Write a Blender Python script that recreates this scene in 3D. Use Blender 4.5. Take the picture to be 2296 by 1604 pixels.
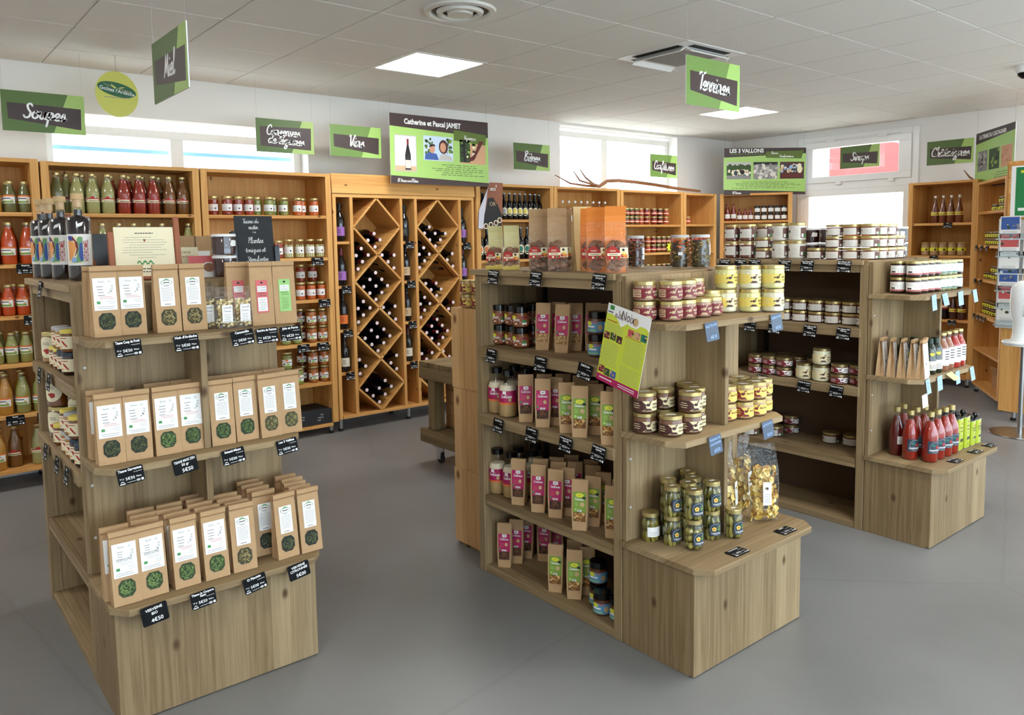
import bpy, math, random
from mathutils import Vector, Matrix
random.seed(11)
for _o in list(bpy.data.objects): bpy.data.objects.remove(_o)
SC = bpy.context.scene
COL = SC.collection
PI = math.pi
rad = math.radians
# ---------------------------------------------------------------- camera
def make_camera():
    yaw, pitch, roll = -.6855, .0898, -.01525
    cy, sy, cp, sp = math.cos(yaw), math.sin(yaw), math.cos(pitch), math.sin(pitch)
    fwd = Vector((-sy*cp, cy*cp, -sp)); right = Vector((cy, sy, 0)); up = right.cross(fwd)
    r = right*math.cos(roll)+up*math.sin(roll); u = -right*math.sin(roll)+up*math.cos(roll)
    cd = bpy.data.cameras.new('camera'); co = bpy.data.objects.new('camera', cd); COL.objects.link(co)
    M = Matrix((r, u, -fwd)).transposed().to_4x4(); M.translation = (-.957, -6.10, 1.5)
    co.matrix_world = M
    cd.sensor_fit = 'HORIZONTAL'; cd.sensor_width = 36; cd.lens = 36*1755/2296
    cd.shift_y = -105/2296; cd.clip_start = .05; cd.clip_end = 200
    SC.camera = co
make_camera()
# ---------------------------------------------------------------- world, sun, exposure
W = bpy.data.worlds.new('world'); SC.world = W; W.use_nodes = True
_bg = W.node_tree.nodes['Background']; _bg.inputs[0].default_value = (.74, .87, 1, 1); _bg.inputs[1].default_value = 5.5
def sun_lamp():
    l = bpy.data.lights.new('sun', 'SUN'); l.energy = 9; l.angle = rad(.6); l.color = (1, .95, .86)
    o = bpy.data.objects.new('sun', l); COL.objects.link(o)
    d = Vector((-.80, .13, -.58)); o.rotation_euler = d.to_track_quat('-Z', 'Y').to_euler(); o.location = (12, -7, 8)
sun_lamp()
def portal(loc, rot, sx, sy):
    l = bpy.data.lights.new('window_portal', 'AREA'); l.shape = 'RECTANGLE'; l.size = sx; l.size_y = sy
    l.cycles.is_portal = True
    o = bpy.data.objects.new('window_portal', l); COL.objects.link(o); o.location = loc; o.rotation_euler = rot
portal((7.72, -6.85, 1.35), (0, rad(90), 0), 2.6, 4.0)       # shop-front glazing on the right wall
portal((7.72, -1.7, 1.3), (0, rad(90), 0), 2.6, 1.3)        # glazed door
portal((2.6, -9.15, 1.38), (rad(90), 0, 0), 9.2, 2.5)        # unseen front window, widened for more daylight
portal((.93, .16, 2.2), (rad(-90), 0, 0), 1.8, .5)
portal((5.56, .16, 2.35), (rad(-90), 0, 0), 1.85, .7)
LED = 21.0
SC.view_settings.view_transform = 'Standard'; SC.view_settings.look = 'None'
SC.view_settings.exposure = .42; SC.view_settings.gamma = 1; SC.view_settings.use_curve_mapping = False
# ---------------------------------------------------------------- materials
def lin(c):
    def f(x):
        x /= 255.
        return x/12.92 if x <= .04045 else ((x+.055)/1.055)**2.4
    return (f(c[0]), f(c[1]), f(c[2]), 1)
MATS = {}
def mat(name, col=(200, 200, 200), rough=.5, metal=0, coat=0, emit=0, trans=0, spec=.5, noise=0, nscale=20, bump=0, bscale=60):
    if name in MATS: return MATS[name]
    m = bpy.data.materials.new(name); m.use_nodes = True; N = m.node_tree.nodes; L = m.node_tree.links
    b = N['Principled BSDF']; c = lin(col)
    b.inputs['Base Color'].default_value = c; b.inputs['Roughness'].default_value = rough; b.inputs['Metallic'].default_value = metal
    b.inputs['Coat Weight'].default_value = coat; b.inputs['Specular IOR Level'].default_value = spec; b.inputs['Transmission Weight'].default_value = trans
    if coat: b.inputs['Coat Roughness'].default_value = .06
    if emit: b.inputs['Emission Color'].default_value = c; b.inputs['Emission Strength'].default_value = emit
    if noise or bump:
        t = N.new('ShaderNodeTexCoord'); n = N.new('ShaderNodeTexNoise'); n.inputs['Scale'].default_value = nscale; n.inputs['Detail'].default_value = 4
        L.new(t.outputs['Object'], n.inputs['Vector'])
        if noise:
            mx = N.new('ShaderNodeMix'); mx.data_type = 'RGBA'
            mx.inputs[6].default_value = tuple(x*(1-noise) for x in c[:3])+(1,); mx.inputs[7].default_value = tuple(min(1, x*(1+noise)) for x in c[:3])+(1,)
            L.new(n.outputs['Fac'], mx.inputs[0]); L.new(mx.outputs[2], b.inputs['Base Color'])
        if bump:
            n2 = N.new('ShaderNodeTexNoise'); n2.inputs['Scale'].default_value = bscale; L.new(t.outputs['Object'], n2.inputs['Vector'])
            bp = N.new('ShaderNodeBump'); bp.inputs['Strength'].default_value = bump; bp.inputs['Distance'].default_value = .01
            L.new(n2.outputs['Fac'], bp.inputs['Height']); L.new(bp.outputs['Normal'], b.inputs['Normal'])
    MATS[name] = m; return m
def wood(name, c1, c2, axis, stave=.07, knot=1., rough=.55, kcol=None, sv=.30):
    """glued softwood: stave-to-stave tone, streaked grain and knots in object space"""
    if name in MATS: return MATS[name]
    m = bpy.data.materials.new(name); m.use_nodes = True; N = m.node_tree.nodes; L = m.node_tree.links; b = N['Principled BSDF']
    t = N.new('ShaderNodeTexCoord'); s = N.new('ShaderNodeSeparateXYZ'); L.new(t.outputs['Object'], s.inputs[0])
    def mth(op, a, bb=0.):
        n = N.new('ShaderNodeMath'); n.operation = op
        for i, q in enumerate((a, bb)):
            if hasattr(q, 'links'): L.new(q, n.inputs[i])
            else: n.inputs[i].default_value = q
        return n.outputs[0]
    ax = 'XYZ'.index(axis); oth = [i for i in range(3) if i != ax]
    along = s.outputs[ax]; perp = mth('ADD', s.outputs[oth[0]], s.outputs[oth[1]])
    wn = N.new('ShaderNodeTexWhiteNoise'); wn.noise_dimensions = '1D'; L.new(mth('FLOOR', mth('DIVIDE', perp, stave)), wn.inputs['W'])
    v = wn.outputs['Value']
    cb = N.new('ShaderNodeCombineXYZ'); L.new(mth('MULTIPLY', perp, 75.), cb.inputs[0]); L.new(mth('MULTIPLY', along, 2.6), cb.inputs[1]); L.new(mth('MULTIPLY', v, 40.), cb.inputs[2])
    n1 = N.new('ShaderNodeTexNoise'); n1.inputs['Scale'].default_value = 1; n1.inputs['Detail'].default_value = 3; n1.inputs['Distortion'].default_value = .6; L.new(cb.outputs[0], n1.inputs['Vector'])
    fac = mth('ADD', mth('MULTIPLY', n1.outputs['Fac'], 1-sv), mth('MULTIPLY', v, sv))
    rp = N.new('ShaderNodeValToRGB'); rp.color_ramp.elements[0].position = .28; rp.color_ramp.elements[1].position = .72
    rp.color_ramp.elements[0].color = lin(c2); rp.color_ramp.elements[1].color = lin(c1); L.new(fac, rp.inputs[0])
    out = rp.outputs[0]
    if knot:
        kc = N.new('ShaderNodeCombineXYZ'); L.new(mth('MULTIPLY', perp, 5.2*knot), kc.inputs[0]); L.new(mth('MULTIPLY', along, 3.1*knot), kc.inputs[1]); 
        vo = N.new('ShaderNodeTexVoronoi'); vo.voronoi_dimensions = '2D'; vo.inputs['Scale'].default_value = 1; L.new(kc.outputs[0], vo.inputs['Vector'])
        kr = N.new('ShaderNodeValToRGB'); kr.color_ramp.elements[0].position = .018; kr.color_ramp.elements[1].position = .06
        kr.color_ramp.elements[0].color = (1, 1, 1, 1); kr.color_ramp.elements[1].color = (0, 0, 0, 1); L.new(vo.outputs['Distance'], kr.inputs[0])
        mx = N.new('ShaderNodeMix'); mx.data_type = 'RGBA'; ks = N.new('ShaderNodeSeparateXYZ'); L.new(vo.outputs['Color'], ks.inputs[0]); L.new(mth('MULTIPLY', kr.outputs[0], mth('GREATER_THAN', ks.outputs[0], .3)), mx.inputs[0]); L.new(out, mx.inputs[6])
        mx.inputs[7].default_value = lin(kcol or tuple(x*.55 for x in c2)); out = mx.outputs[2]
    L.new(out, b.inputs['Base Color']); b.inputs['Roughness'].default_value = rough; b.inputs['Specular IOR Level'].default_value = .3
    bp = N.new('ShaderNodeBump'); bp.inputs['Strength'].default_value = .12; bp.inputs['Distance'].default_value = .004
    L.new(n1.outputs['Fac'], bp.inputs['Height']); L.new(bp.outputs['Normal'], b.inputs['Normal'])
    MATS[name] = m; return m
def glassy(name, tint=(255, 255, 255), fr=.12, rough=.03, bump=0, base=.03):
    """thin clear glass or film: light passes straight through, Fresnel gloss on top"""
    if name in MATS: return MATS[name]
    m = bpy.data.materials.new(name); m.use_nodes = True; N = m.node_tree.nodes; L = m.node_tree.links
    N.remove(N['Principled BSDF']); out = N['Material Output']
    tr = N.new('ShaderNodeBsdfTransparent'); tr.inputs[0].default_value = lin(tint)
    gl = N.new('ShaderNodeBsdfGlossy'); gl.inputs['Roughness'].default_value = rough
    fc = N.new('ShaderNodeLayerWeight'); fc.inputs['Blend'].default_value = .5; lw = N.new('ShaderNodeMath'); lw.operation = 'POWER'; lw.inputs[1].default_value = 4.0; L.new(fc.outputs['Facing'], lw.inputs[0])
    ma = N.new('ShaderNodeMath'); ma.operation = 'MULTIPLY_ADD'; ma.inputs[1].default_value = 1-fr; ma.inputs[2].default_value = base; L.new(lw.outputs[0], ma.inputs[0])
    mx = N.new('ShaderNodeMixShader'); L.new(ma.outputs[0], mx.inputs[0]); L.new(tr.outputs[0], mx.inputs[1]); L.new(gl.outputs[0], mx.inputs[2]); L.new(mx.outputs[0], out.inputs[0])
    if bump:
        t = N.new('ShaderNodeTexCoord'); n = N.new('ShaderNodeTexNoise'); n.inputs['Scale'].default_value = 45; n.inputs['Distortion'].default_value = 1.5
        L.new(t.outputs['Object'], n.inputs['Vector']); bp = N.new('ShaderNodeBump'); bp.inputs['Strength'].default_value = bump; bp.inputs['Distance'].default_value = .01
        L.new(n.outputs['Fac'], bp.inputs['Height']); L.new(bp.outputs['Normal'], gl.inputs['Normal'])
    MATS[name] = m; return m
for _a in 'XYZ':
    wood('pine'+_a, (230, 178, 106), (199, 138, 70), _a, .09, 1., .5, (112, 62, 24))
    wood('stain'+_a, (166, 142, 106), (122, 99, 68), _a, .085, .75, .6, (84, 60, 35))
    wood('crate'+_a, (226, 184, 130), (196, 148, 94), _a, .12, .6, .6, (130, 84, 44))
    wood('old'+_a, (138, 118, 84), (98, 82, 56), _a, .1, .6, .7, (70, 56, 36))
def woodm(kind, axis): return MATS[kind+axis]
mat('backing', (84, 62, 43), .8, noise=.12, nscale=6)
mat('wall', (238, 236, 233), .85); mat('ceil', (229, 226, 220), .9, bump=.15, bscale=400); mat('grid', (240, 238, 234), .6)
mat('white', (244, 244, 242), .4); mat('whitepvc', (240, 240, 238), .25); mat('paper', (242, 240, 236), .7); mat('cream', (244, 232, 196), .7)
mat('ink', (38, 36, 38), .7); mat('grey', (140, 138, 136), .7); mat('lgrey', (190, 188, 186), .7); mat('black', (14, 14, 15), .45); mat('blackgloss', (10, 10, 11), .18)
mat('tagblack', (10, 10, 12), .7, spec=.2); mat('slate', (40, 42, 44), .8); mat('tagblue', (62, 78, 100), .35); mat('notelight', (150, 180, 220), .5); mat('noteyel', (238, 244, 150), .5)
mat('kraft', (184, 148, 106), .75, noise=.10, nscale=30, bump=.25, bscale=45); mat('kraftd', (140, 104, 66), .8)
mat('gold', (200, 180, 122), .34, metal=.8); mat('goldd', (160, 142, 98), .36, metal=.8); mat('steel', (170, 170, 168), .3, metal=1); mat('chrome', (210, 210, 212), .15, metal=1); mat('rubber', (20, 20, 20), .8)
mat('green1', (82, 108, 46), .45); mat('green2', (166, 196, 106), .45); mat('green3', (112, 146, 68), .45); mat('lime', (166, 206, 110), .4); mat('brown', (62, 44, 42), .45); mat('vine', (92, 112, 36), .45)
mat('magenta', (180, 30, 92), .4); mat('nutgreen', (130, 158, 62), .4); mat('nutyel', (222, 222, 60), .4); mat('cyan', (96, 152, 186), .4); mat('red', (176, 42, 36), .45); mat('orange', (232, 120, 48), .5); mat('yellow', (236, 214, 96), .5); mat('purple', (150, 98, 178), .55)
mat('bio', (58, 140, 70), .5); mat('pinklab', (206, 92, 92), .5); mat('greenlab', (150, 200, 112), .5); mat('maroon', (124, 30, 40), .45); mat('dkbrown', (74, 36, 30), .5); mat('tan', (206, 178, 140), .6); mat('blue', (60, 92, 160), .5); mat('teal', (40, 120, 104), .5); mat('navy', (46, 62, 78), .5); mat('skin', (206, 150, 120), .6)
mat('cork', (206, 172, 124), .85, noise=.15, nscale=90); mat('darkjam', (50, 14, 14), .15, coat=.6); mat('honey', (122, 66, 14), .15, coat=.5); mat('honeyl', (176, 118, 40), .2, coat=.5); mat('wine', (12, 8, 14), .12, coat=.6); mat('winecap', (92, 20, 26), .35); mat('capend', (236, 214, 214), .4)
glassy('glass'); glassy('film', (255, 255, 255), .2, .12, 1., .05); glassy('pane', (246, 250, 252), .1, .01)
# ---------------------------------------------------------------- mesh building
class MB:
    def __init__(s): s.v = []; s.f = []; s.mi = []; s.sm = []; s.mats = []
    def k(s, m):
        if isinstance(m, str): m = MATS[m]
        if m not in s.mats: s.mats.append(m)
        return s.mats.index(m)
    def add(s, vs, fs, m, sm=False):
        b = len(s.v); i = s.k(m); s.v += [tuple(p) for p in vs]
        for f in fs: s.f.append(tuple(x+b for x in f)); s.mi.append(i); s.sm.append(sm)
        return s
    def poly(s, pts, m): return s.add(pts, [tuple(range(len(pts)))], m)
    def box(s, x0, x1, y0, y1, z0, z1, m):
        v = [(x0, y0, z0), (x1, y0, z0), (x1, y1, z0), (x0, y1, z0), (x0, y0, z1), (x1, y0, z1), (x1, y1, z1), (x0, y1, z1)]
        return s.add(v, [(0, 3, 2, 1), (4, 5, 6, 7), (0, 1, 5, 4), (1, 2, 6, 5), (2, 3, 7, 6), (3, 0, 4, 7)], m)
    def prism(s, pts, z0, z1, m):
        n = len(pts); v = [(x, y, z0) for x, y in pts]+[(x, y, z1) for x, y in pts]
        return s.add(v, [tuple(range(n-1, -1, -1)), tuple(range(n, 2*n))]+[(i, (i+1) % n, n+(i+1) % n, n+i) for i in range(n)], m)
    def loft(s, secs, m, sm=False, caps=True):
        n = len(secs[0]); v = [p for q in secs for p in q]; f = []
        for a in range(len(secs)-1):
            for i in range(n): f.append((a*n+i, a*n+(i+1) % n, (a+1)*n+(i+1) % n, (a+1)*n+i))
        if caps: f += [tuple(range(n-1, -1, -1)), tuple(range((len(secs)-1)*n, len(secs)*n))]
        return s.add(v, f, m, sm)
    def lathe(s, prof, m, n=18, c=(0, 0, 0), sm=True):
        v = []; f = []; rows = []
        for r, z in prof:
            if r < 1e-6: rows.append([len(v)]); v.append((c[0], c[1], c[2]+z))
            else:
                rows.append(list(range(len(v), len(v)+n)))
                v += [(c[0]+r*math.cos(2*PI*i/n), c[1]+r*math.sin(2*PI*i/n), c[2]+z) for i in range(n)]
        for a, b in zip(rows, rows[1:]):
            for i in range(n):
                j = (i+1) % n
                if len(a) == 1 and len(b) > 1: f.append((a[0], b[j], b[i]))
                elif len(b) == 1 and len(a) > 1: f.append((a[i], a[j], b[0]))
                elif len(a) > 1: f.append((a[i], a[j], b[j], b[i]))
        return s.add(v, f, m, sm)
    def tube(s, path, r, m, n=8, caps=True):
        P = [Vector(p) for p in path]; secs = []; last = None
        for i, p in enumerate(P):
            t = (P[min(i+1, len(P)-1)]-P[max(i-1, 0)]).normalized()
            ref = Vector((0, 0, 1)) if abs(t.z) < .9 else Vector((1, 0, 0))
            a = (last - t*last.dot(t)).normalized() if last else t.cross(ref).normalized()
            b = t.cross(a); last = a; rr = r[i] if isinstance(r, (list, tuple)) else r
            secs.append([tuple(p+a*(rr*math.cos(2*PI*q/n))+b*(rr*math.sin(2*PI*q/n))) for q in range(n)])
        return s.loft(secs, m, True, caps)
    def blob(s, c, r, m, seed=0, jit=.18, n=7, rot=None):
        R = random.Random(seed); v = [(0, 0, -1)]; ring = 3
        for a in range(1, ring+1):
            th = -PI/2+PI*a/(ring+1)
            for i in range(n): v.append((math.cos(th)*math.cos(2*PI*i/n), math.cos(th)*math.sin(2*PI*i/n), math.sin(th)))
        v.append((0, 0, 1)); M = rot or Matrix.Identity(3); o = []
        for p in v:
            k = 1+R.uniform(-jit, jit); q = M @ Vector((p[0]*r[0]*k, p[1]*r[1]*k, p[2]*r[2]*k)); o.append((q.x+c[0], q.y+c[1], q.z+c[2]))
        f = [(0, 1+(i+1) % n, 1+i) for i in range(n)]
        for a in range(ring-1):
            for i in range(n): f.append((1+a*n+i, 1+a*n+(i+1) % n, 1+(a+1)*n+(i+1) % n, 1+(a+1)*n+i))
        e = 1+ring*n; b = 1+(ring-1)*n
        f += [(e, b+i, b+(i+1) % n) for i in range(n)]
        return s.add(o, f, m, True)
    def xf(s, M, start=0):
        for i in range(start, len(s.v)): s.v[i] = tuple(M @ Vector(s.v[i]))
        return s
    def mesh(s, name, ang=40):
        me = bpy.data.meshes.new(name); me.from_pydata(s.v, [], s.f)
        for m in s.mats: me.materials.append(m)
        me.polygons.foreach_set('material_index', s.mi); me.polygons.foreach_set('use_smooth', s.sm)
        me.update()
        if any(s.sm): me.set_sharp_from_angle(angle=rad(ang))
        return me
    def build(s, name, parent=None, bev=0):
        o = bpy.data.objects.new(name, s.mesh(name)); COL.objects.link(o)
        if parent: o.parent = parent
        if bev:
            b = o.modifiers.new('edge', 'BEVEL'); b.width = bev; b.segments = 1; b.limit_method = 'ANGLE'
        return o
def tag(o, label=None, cat=None, group=None, kind=None):
    while label and len(label.split()) > 16 and ' the ' in label: label = label.replace(' the ', ' ', 1)
    if label: o['label'] = label
    if cat: o['category'] = cat
    if group: o['group'] = group
    if kind: o['kind'] = kind
    return o
def empty(name, loc=(0, 0, 0), rz=0):
    o = bpy.data.objects.new(name, None); COL.objects.link(o); o.location = loc; o.rotation_euler = (0, 0, rz); o.empty_display_size = .05; return o
def board(name, parent, x0, x1, y0, y1, z0, z1, m, bev=.0015): return MB().box(x0, x1, y0, y1, z0, z1, m).build(name, parent, bev)
# ---------------------------------------------------------------- lettering
_T = {}
def text2d(t, bold=0.):
    key = (t, bold)
    if key not in _T:
        cu = bpy.data.curves.new('t', 'FONT'); cu.body = t; cu.size = 1; cu.resolution_u = 2; cu.offset = bold; cu.align_x = 'CENTER'
        o = bpy.data.objects.new('t', cu); me = bpy.data.meshes.new_from_object(o)
        vs = [(v.co.x, v.co.y) for v in me.vertices]; fs = [tuple(p.vertices) for p in me.polygons]
        w = (max(v[0] for v in vs)-min(v[0] for v in vs)) if vs else 0
        bpy.data.objects.remove(o); bpy.data.meshes.remove(me); bpy.data.curves.remove(cu)
        _T[key] = (vs, fs, w)
    return _T[key]
BOWL = [(.75, .9), (.4, 1), (.05, .6), (.1, .1), (.4, 0), (.7, .45), (.8, .95)]
GL = {
 'a': (1.0, [BOWL+[(.74, .3), (.9, 0), (1.1, .25)]]), 'b': (.85, [[(0, .3), (.4, 1.6), (.5, 2.1), (.35, 2.1), (.25, 1.2), (.2, .2), (.45, 0), (.75, .3), (.65, .8), (.95, .75)]]),
 'c': (.8, [[(.75, .85), (.45, 1), (.1, .6), (.15, .1), (.5, 0), (.9, .25)]]), 'd': (1.05, [BOWL, [(1.0, 2.05), (.82, .9), (.76, .25), (.95, 0), (1.15, .25)]]),
 'e': (.8, [[(-.05, .2), (.35, .42), (.66, .75), (.45, 1), (.12, .65), (.15, .1), (.5, 0), (.9, .25)]]), 'f': (.65, [[(0, .2), (.4, 1.2), (.6, 2), (.4, 2.1), (.25, 1), (.12, -.9), (.35, -.6), (.3, .1), (.72, .25)]]),
 'g': (1.0, [BOWL, [(.8, .95), (.68, -.5), (.35, -1), (.1, -.75), (.5, -.15), (1.1, .25)]]), 'h': (.95, [[(0, .2), (.4, 1.5), (.5, 2.1), (.32, 2), (.15, 0)], [(.17, .4), (.5, 1), (.7, .8), (.64, .2), (.8, 0), (1.05, .25)]]),
 'i': (.5, [[(-.05, .25), (.24, .95), (.2, .2), (.36, 0), (.6, .25)], [(.3, 1.42), (.33, 1.5)]]), 'l': (.5, [[(-.05, .2), (.4, 1.4), (.45, 2.1), (.25, 2), (.15, .3), (.35, 0), (.6, .25)]]),
 'm': (1.25, [[(-.05, .6), (.2, 1), (.25, .8), (.18, 0)], [(.2, .5), (.5, 1), (.62, .8), (.55, 0)], [(.58, .5), (.88, 1), (1.02, .8), (.95, .2), (1.1, 0), (1.32, .25)]]),
 'n': (.95, [[(-.05, .6), (.2, 1), (.25, .8), (.18, 0)], [(.2, .5), (.5, 1), (.68, .8), (.62, .2), (.78, 0), (1.02, .25)]]), 'o': (.88, [[(.45, 1), (.1, .7), (.1, .2), (.4, 0), (.75, .35), (.65, .9), (.45, 1), (.52, .75), (.98, .7)]]),
 'p': (.88, [[(-.05, .5), (.25, 1), (.2, .2), (.05, -1)], [(.2, .5), (.5, 1), (.75, .7), (.6, .1), (.25, .1)], [(.6, .1), (.95, .25)]]), 'q': (1.0, [BOWL, [(.8, .95), (.7, -1), (.95, -.6), (1.1, .2)]]),
 'r': (.75, [[(-.05, .3), (.2, 1), (.34, .85), (.6, .95), (.5, .3), (.65, 0), (.9, .25)]]), 's': (.68, [[(-.05, .2), (.42, 1.02), (.5, .6), (.6, .25), (.35, 0), (.08, .15)], [(.35, 0), (.75, .25)]]),
 't': (.6, [[(.05, .5), (.36, 1.75), (.25, .4), (.4, 0), (.7, .25)], [(0, 1.15), (.62, 1.25)]]), 'u': (.98, [[(-.05, .65), (.15, 1), (.1, .3), (.35, 0), (.65, .4), (.73, 1), (.7, .3), (.84, 0), (1.05, .25)]]),
 'v': (.85, [[(-.05, .75), (.15, 1), (.25, .2), (.36, 0), (.65, .6), (.7, 1), (.98, .75)]]), 'x': (.85, [[(0, .9), (.25, .9), (.55, .05), (.85, .25)], [(.75, 1), (.1, 0)]]), 'k': (.85, [[(0, .2), (.4, 1.5), (.45, 2.1), (.25, 2), (.15, 0)], [(.65, 1), (.2, .5), (.6, .05), (.9, .25)]]),
 'S': (1.0, [[(.95, 1.65), (.7, 2), (.35, 1.75), (.5, 1.2), (.8, .75), (.65, .15), (.25, 0), (0, .3)]]), 'M': (1.3, [[(0, 0), (.25, .9), (.4, 1.9), (.5, .9), (.55, .3), (.8, 1.2), (1.05, 1.9), (1.02, .6), (1.15, 0), (1.4, .22)]]),
 'C': (1.0, [[(1, 1.55), (.85, 2), (.45, 1.8), (.15, 1), (.25, .2), (.65, 0), (1.1, .35)]]), 'V': (.95, [[(0, 1.7), (.2, 2), (.3, 1), (.42, 0), (.8, 1.2), (1.0, 2), (1.2, 1.85)]]),
 'B': (.98, [[(.25, 2), (.18, 1), (.1, 0)], [(0, 1.8), (.5, 2.05), (.85, 1.7), (.35, 1.1), (.88, .7), (.7, .1), (.1, 0)]]), 'T': (.75, [[(0, 1.7), (.2, 1.95), (.7, 1.85), (1.1, 2.05)], [(.62, 1.9), (.5, 1), (.4, 0)]]),
 'E': (.9, [[(.9, 1.8), (.55, 2), (.25, 1.6), (.5, 1.1), (.15, .6), (.4, 0), (.98, .3)]]), 'L': (.9, [[(.35, 2), (.25, 1), (.1, .1), (.5, 0), (.98, .2)]]), 'A': (1.0, [[(0, 0), (.4, 1.2), (.65, 2), (.75, 1), (.88, 0), (1.05, .2)], [(.2, .75), (.95, .85)]]),
 'R': (.98, [[(.25, 2), (.1, 0)], [(0, 1.8), (.5, 2.05), (.8, 1.6), (.3, 1.05), (.7, .3), (1.02, .15)]]), 'D': (1.05, [[(.25, 1.9), (.15, .1)], [(0, 1.8), (.6, 2), (1, 1.2), (.7, .2), (.1, .05)]]), 'P': (.88, [[(.25, 2), (.15, 0)], [(0, 1.8), (.5, 2.05), (.85, 1.6), (.3, 1.0)]]),
 '0': (.85, [[(.4, 2), (.1, 1.5), (.15, .3), (.45, 0), (.75, .6), (.7, 1.7), (.4, 2)]]), '7': (.7, [[(0, 1.9), (.7, 1.95), (.4, 1), (.25, 0)]]), '-': (.5, [[(.08, .6), (.45, .65)]]), ' ': (.55, []), "'": (.3, [[(.2, 2), (.12, 1.6)]]), '~': (1.6, [[(.1, .25), (.1, .55), (.45, .75), (.8, .4), (1.1, .1), (1.5, .4), (1.4, .7), (1.2, .6)]]),
}
ACC = {'é': ('e', [(.42, 1.3), (.66, 1.62)]), 'è': ('e', [(.26, 1.62), (.5, 1.3)]), 'â': ('a', [(.25, 1.3), (.48, 1.62), (.72, 1.3)]), 'ô': ('o', [(.2, 1.3), (.43, 1.62), (.66, 1.3)])}
def smoothline(p, k=4):
    if len(p) < 3: return p
    o = []
    for i in range(len(p)-1):
        a = p[max(i-1, 0)]; b = p[i]; c = p[i+1]; d = p[min(i+2, len(p)-1)]
        for q in range(k):
            t = q/k; o.append(tuple(.5*(2*b[j]+(c[j]-a[j])*t+(2*a[j]-5*b[j]+4*c[j]-d[j])*t*t+(3*b[j]-a[j]-3*c[j]+d[j])*t*t*t) for j in (0, 1)))
    return o+[p[-1]]
def script2d(t, wd=.16, slant=.12):
    """brush script lettering as flat ribbons, centred on x, x-height 1"""
    vs = []; fs = []; x = 0
    for ch in t:
        ex = None
        if ch in ACC: ch, ex = ACC[ch]
        adv, st = GL.get(ch, GL[' '])
        for s in st+([ex] if ex else []):
            p = smoothline([(x+q[0]+q[1]*slant, q[1]) for q in s]); b = len(vs); n = len(p)
            for i in range(n):
                dx = p[min(i+1, n-1)][0]-p[max(i-1, 0)][0]; dy = p[min(i+1, n-1)][1]-p[max(i-1, 0)][1]; l = math.hypot(dx, dy) or 1
                w = wd*(1+.25*abs(dy)/l); vs += [(p[i][0]-dy/l*w/2, p[i][1]+dx/l*w/2), (p[i][0]+dy/l*w/2, p[i][1]-dx/l*w/2)]
            fs += [(b+2*i, b+2*i+1, b+2*i+3, b+2*i+2) for i in range(n-1)]
            for e in (p[0], p[-1]):
                b = len(vs); vs += [(e[0]+wd*.52*math.cos(a*PI/3), e[1]+wd*.52*math.sin(a*PI/3)) for a in range(6)]; fs.append(tuple(range(b, b+6)))
        x += adv
    w = x
    return [(a-w/2, b) for a, b in vs], fs, w
class Lab:
    """print on a label: (u,w) in 0..1 mapped by fn(u,w,lift) to a surface"""
    def __init__(s, mb, fn, W, H, nu=1): s.mb = mb; s.fn = fn; s.W = W; s.H = H; s.nu = nu
    def rect(s, u0, u1, w0, w1, m, lv=0):
        n = max(1, math.ceil(abs(u1-u0)*s.nu)); e = .0004*(lv+1); v = []
        for i in range(n+1):
            u = u0+(u1-u0)*i/n; v += [s.fn(u, w0, e), s.fn(u, w1, e)]
        s.mb.add(v, [(2*i, 2*i+2, 2*i+3, 2*i+1) for i in range(n)], m); return s
    def poly(s, pts, m, lv=1):
        e = .0004*(lv+1)
        if s.nu <= 1: s.mb.poly([s.fn(u, w, e) for u, w in pts], m); return s
        lo, hi = min(p[0] for p in pts), max(p[0] for p in pts); n = max(1, math.ceil((hi-lo)*s.nu*1.2))
        def clip(P, a, sg):
            o = []
            for i in range(len(P)):
                p, q = P[i-1], P[i]; dp, dq = sg*(p[0]-a), sg*(q[0]-a)
                if (dp >= 0) != (dq >= 0): t = dp/(dp-dq); o.append((a, p[1]+(q[1]-p[1])*t))
                if dq >= 0: o.append(q)
            return o
        for i in range(n):
            P = clip(pts, lo+(hi-lo)*i/n, 1); P = clip(P, lo+(hi-lo)*(i+1)/n, -1) if P else P
            if len(P) > 2: s.mb.poly([s.fn(u, w, e) for u, w in P], m)
        return s
    def disc(s, u, w, r, m, lv=1, n=12, sx=1, a0=0): return s.poly([(u+r*sx*math.cos(a0+2*PI*i/n)/s.W, w+r*math.sin(a0+2*PI*i/n)/s.H) for i in range(n)], m, lv)
    def put(s, d, u, w, size, m, lv=1, rot=0, maxw=None):
        vs, fs, tw = d
        sx = size if not maxw or tw*size <= maxw else maxw/tw
        c, q = math.cos(rot), math.sin(rot); o = []
        for x, y in vs:
            x *= sx; y *= size; x, y = x*c-y*q, x*q+y*c; o.append(s.fn(u+x/s.W, w+y/s.H, .0004*(lv+1)))
        s.mb.add(o, fs, m); return s
    def text(s, t, u, w, size, m='ink', lv=1, bold=0., rot=0, maxw=None): return s.put(text2d(t, bold), u, w, size, m, lv, rot, maxw)
    def script(s, t, u, w, size, m='white', lv=1, wd=.2, rot=0, maxw=None): return s.put(script2d(t, wd), u, w, size, m, lv, rot, maxw)
    def lines(s, u0, u1, w0, w1, n, m='grey', lv=1, rag=.3, seed=3, th=.35, words=0):
        R = random.Random(seed); st = (w1-w0)/n
        for i in range(n):
            y = w1-st*(i+.5); a = u0+(u1-u0)*R.uniform(0, rag)*.5; b = u1-(u1-u0)*R.uniform(0, rag)*.5
            if words:
                x = a
                while x < b-.01:
                    l = R.uniform(.4, 1.4)*words; s.rect(x, min(b, x+l), y-st*th/2, y+st*th/2, m, lv); x += l+words*.25
            else: s.rect(a, b, y-st*th/2, y+st*th/2, m, lv)
        return s
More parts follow.
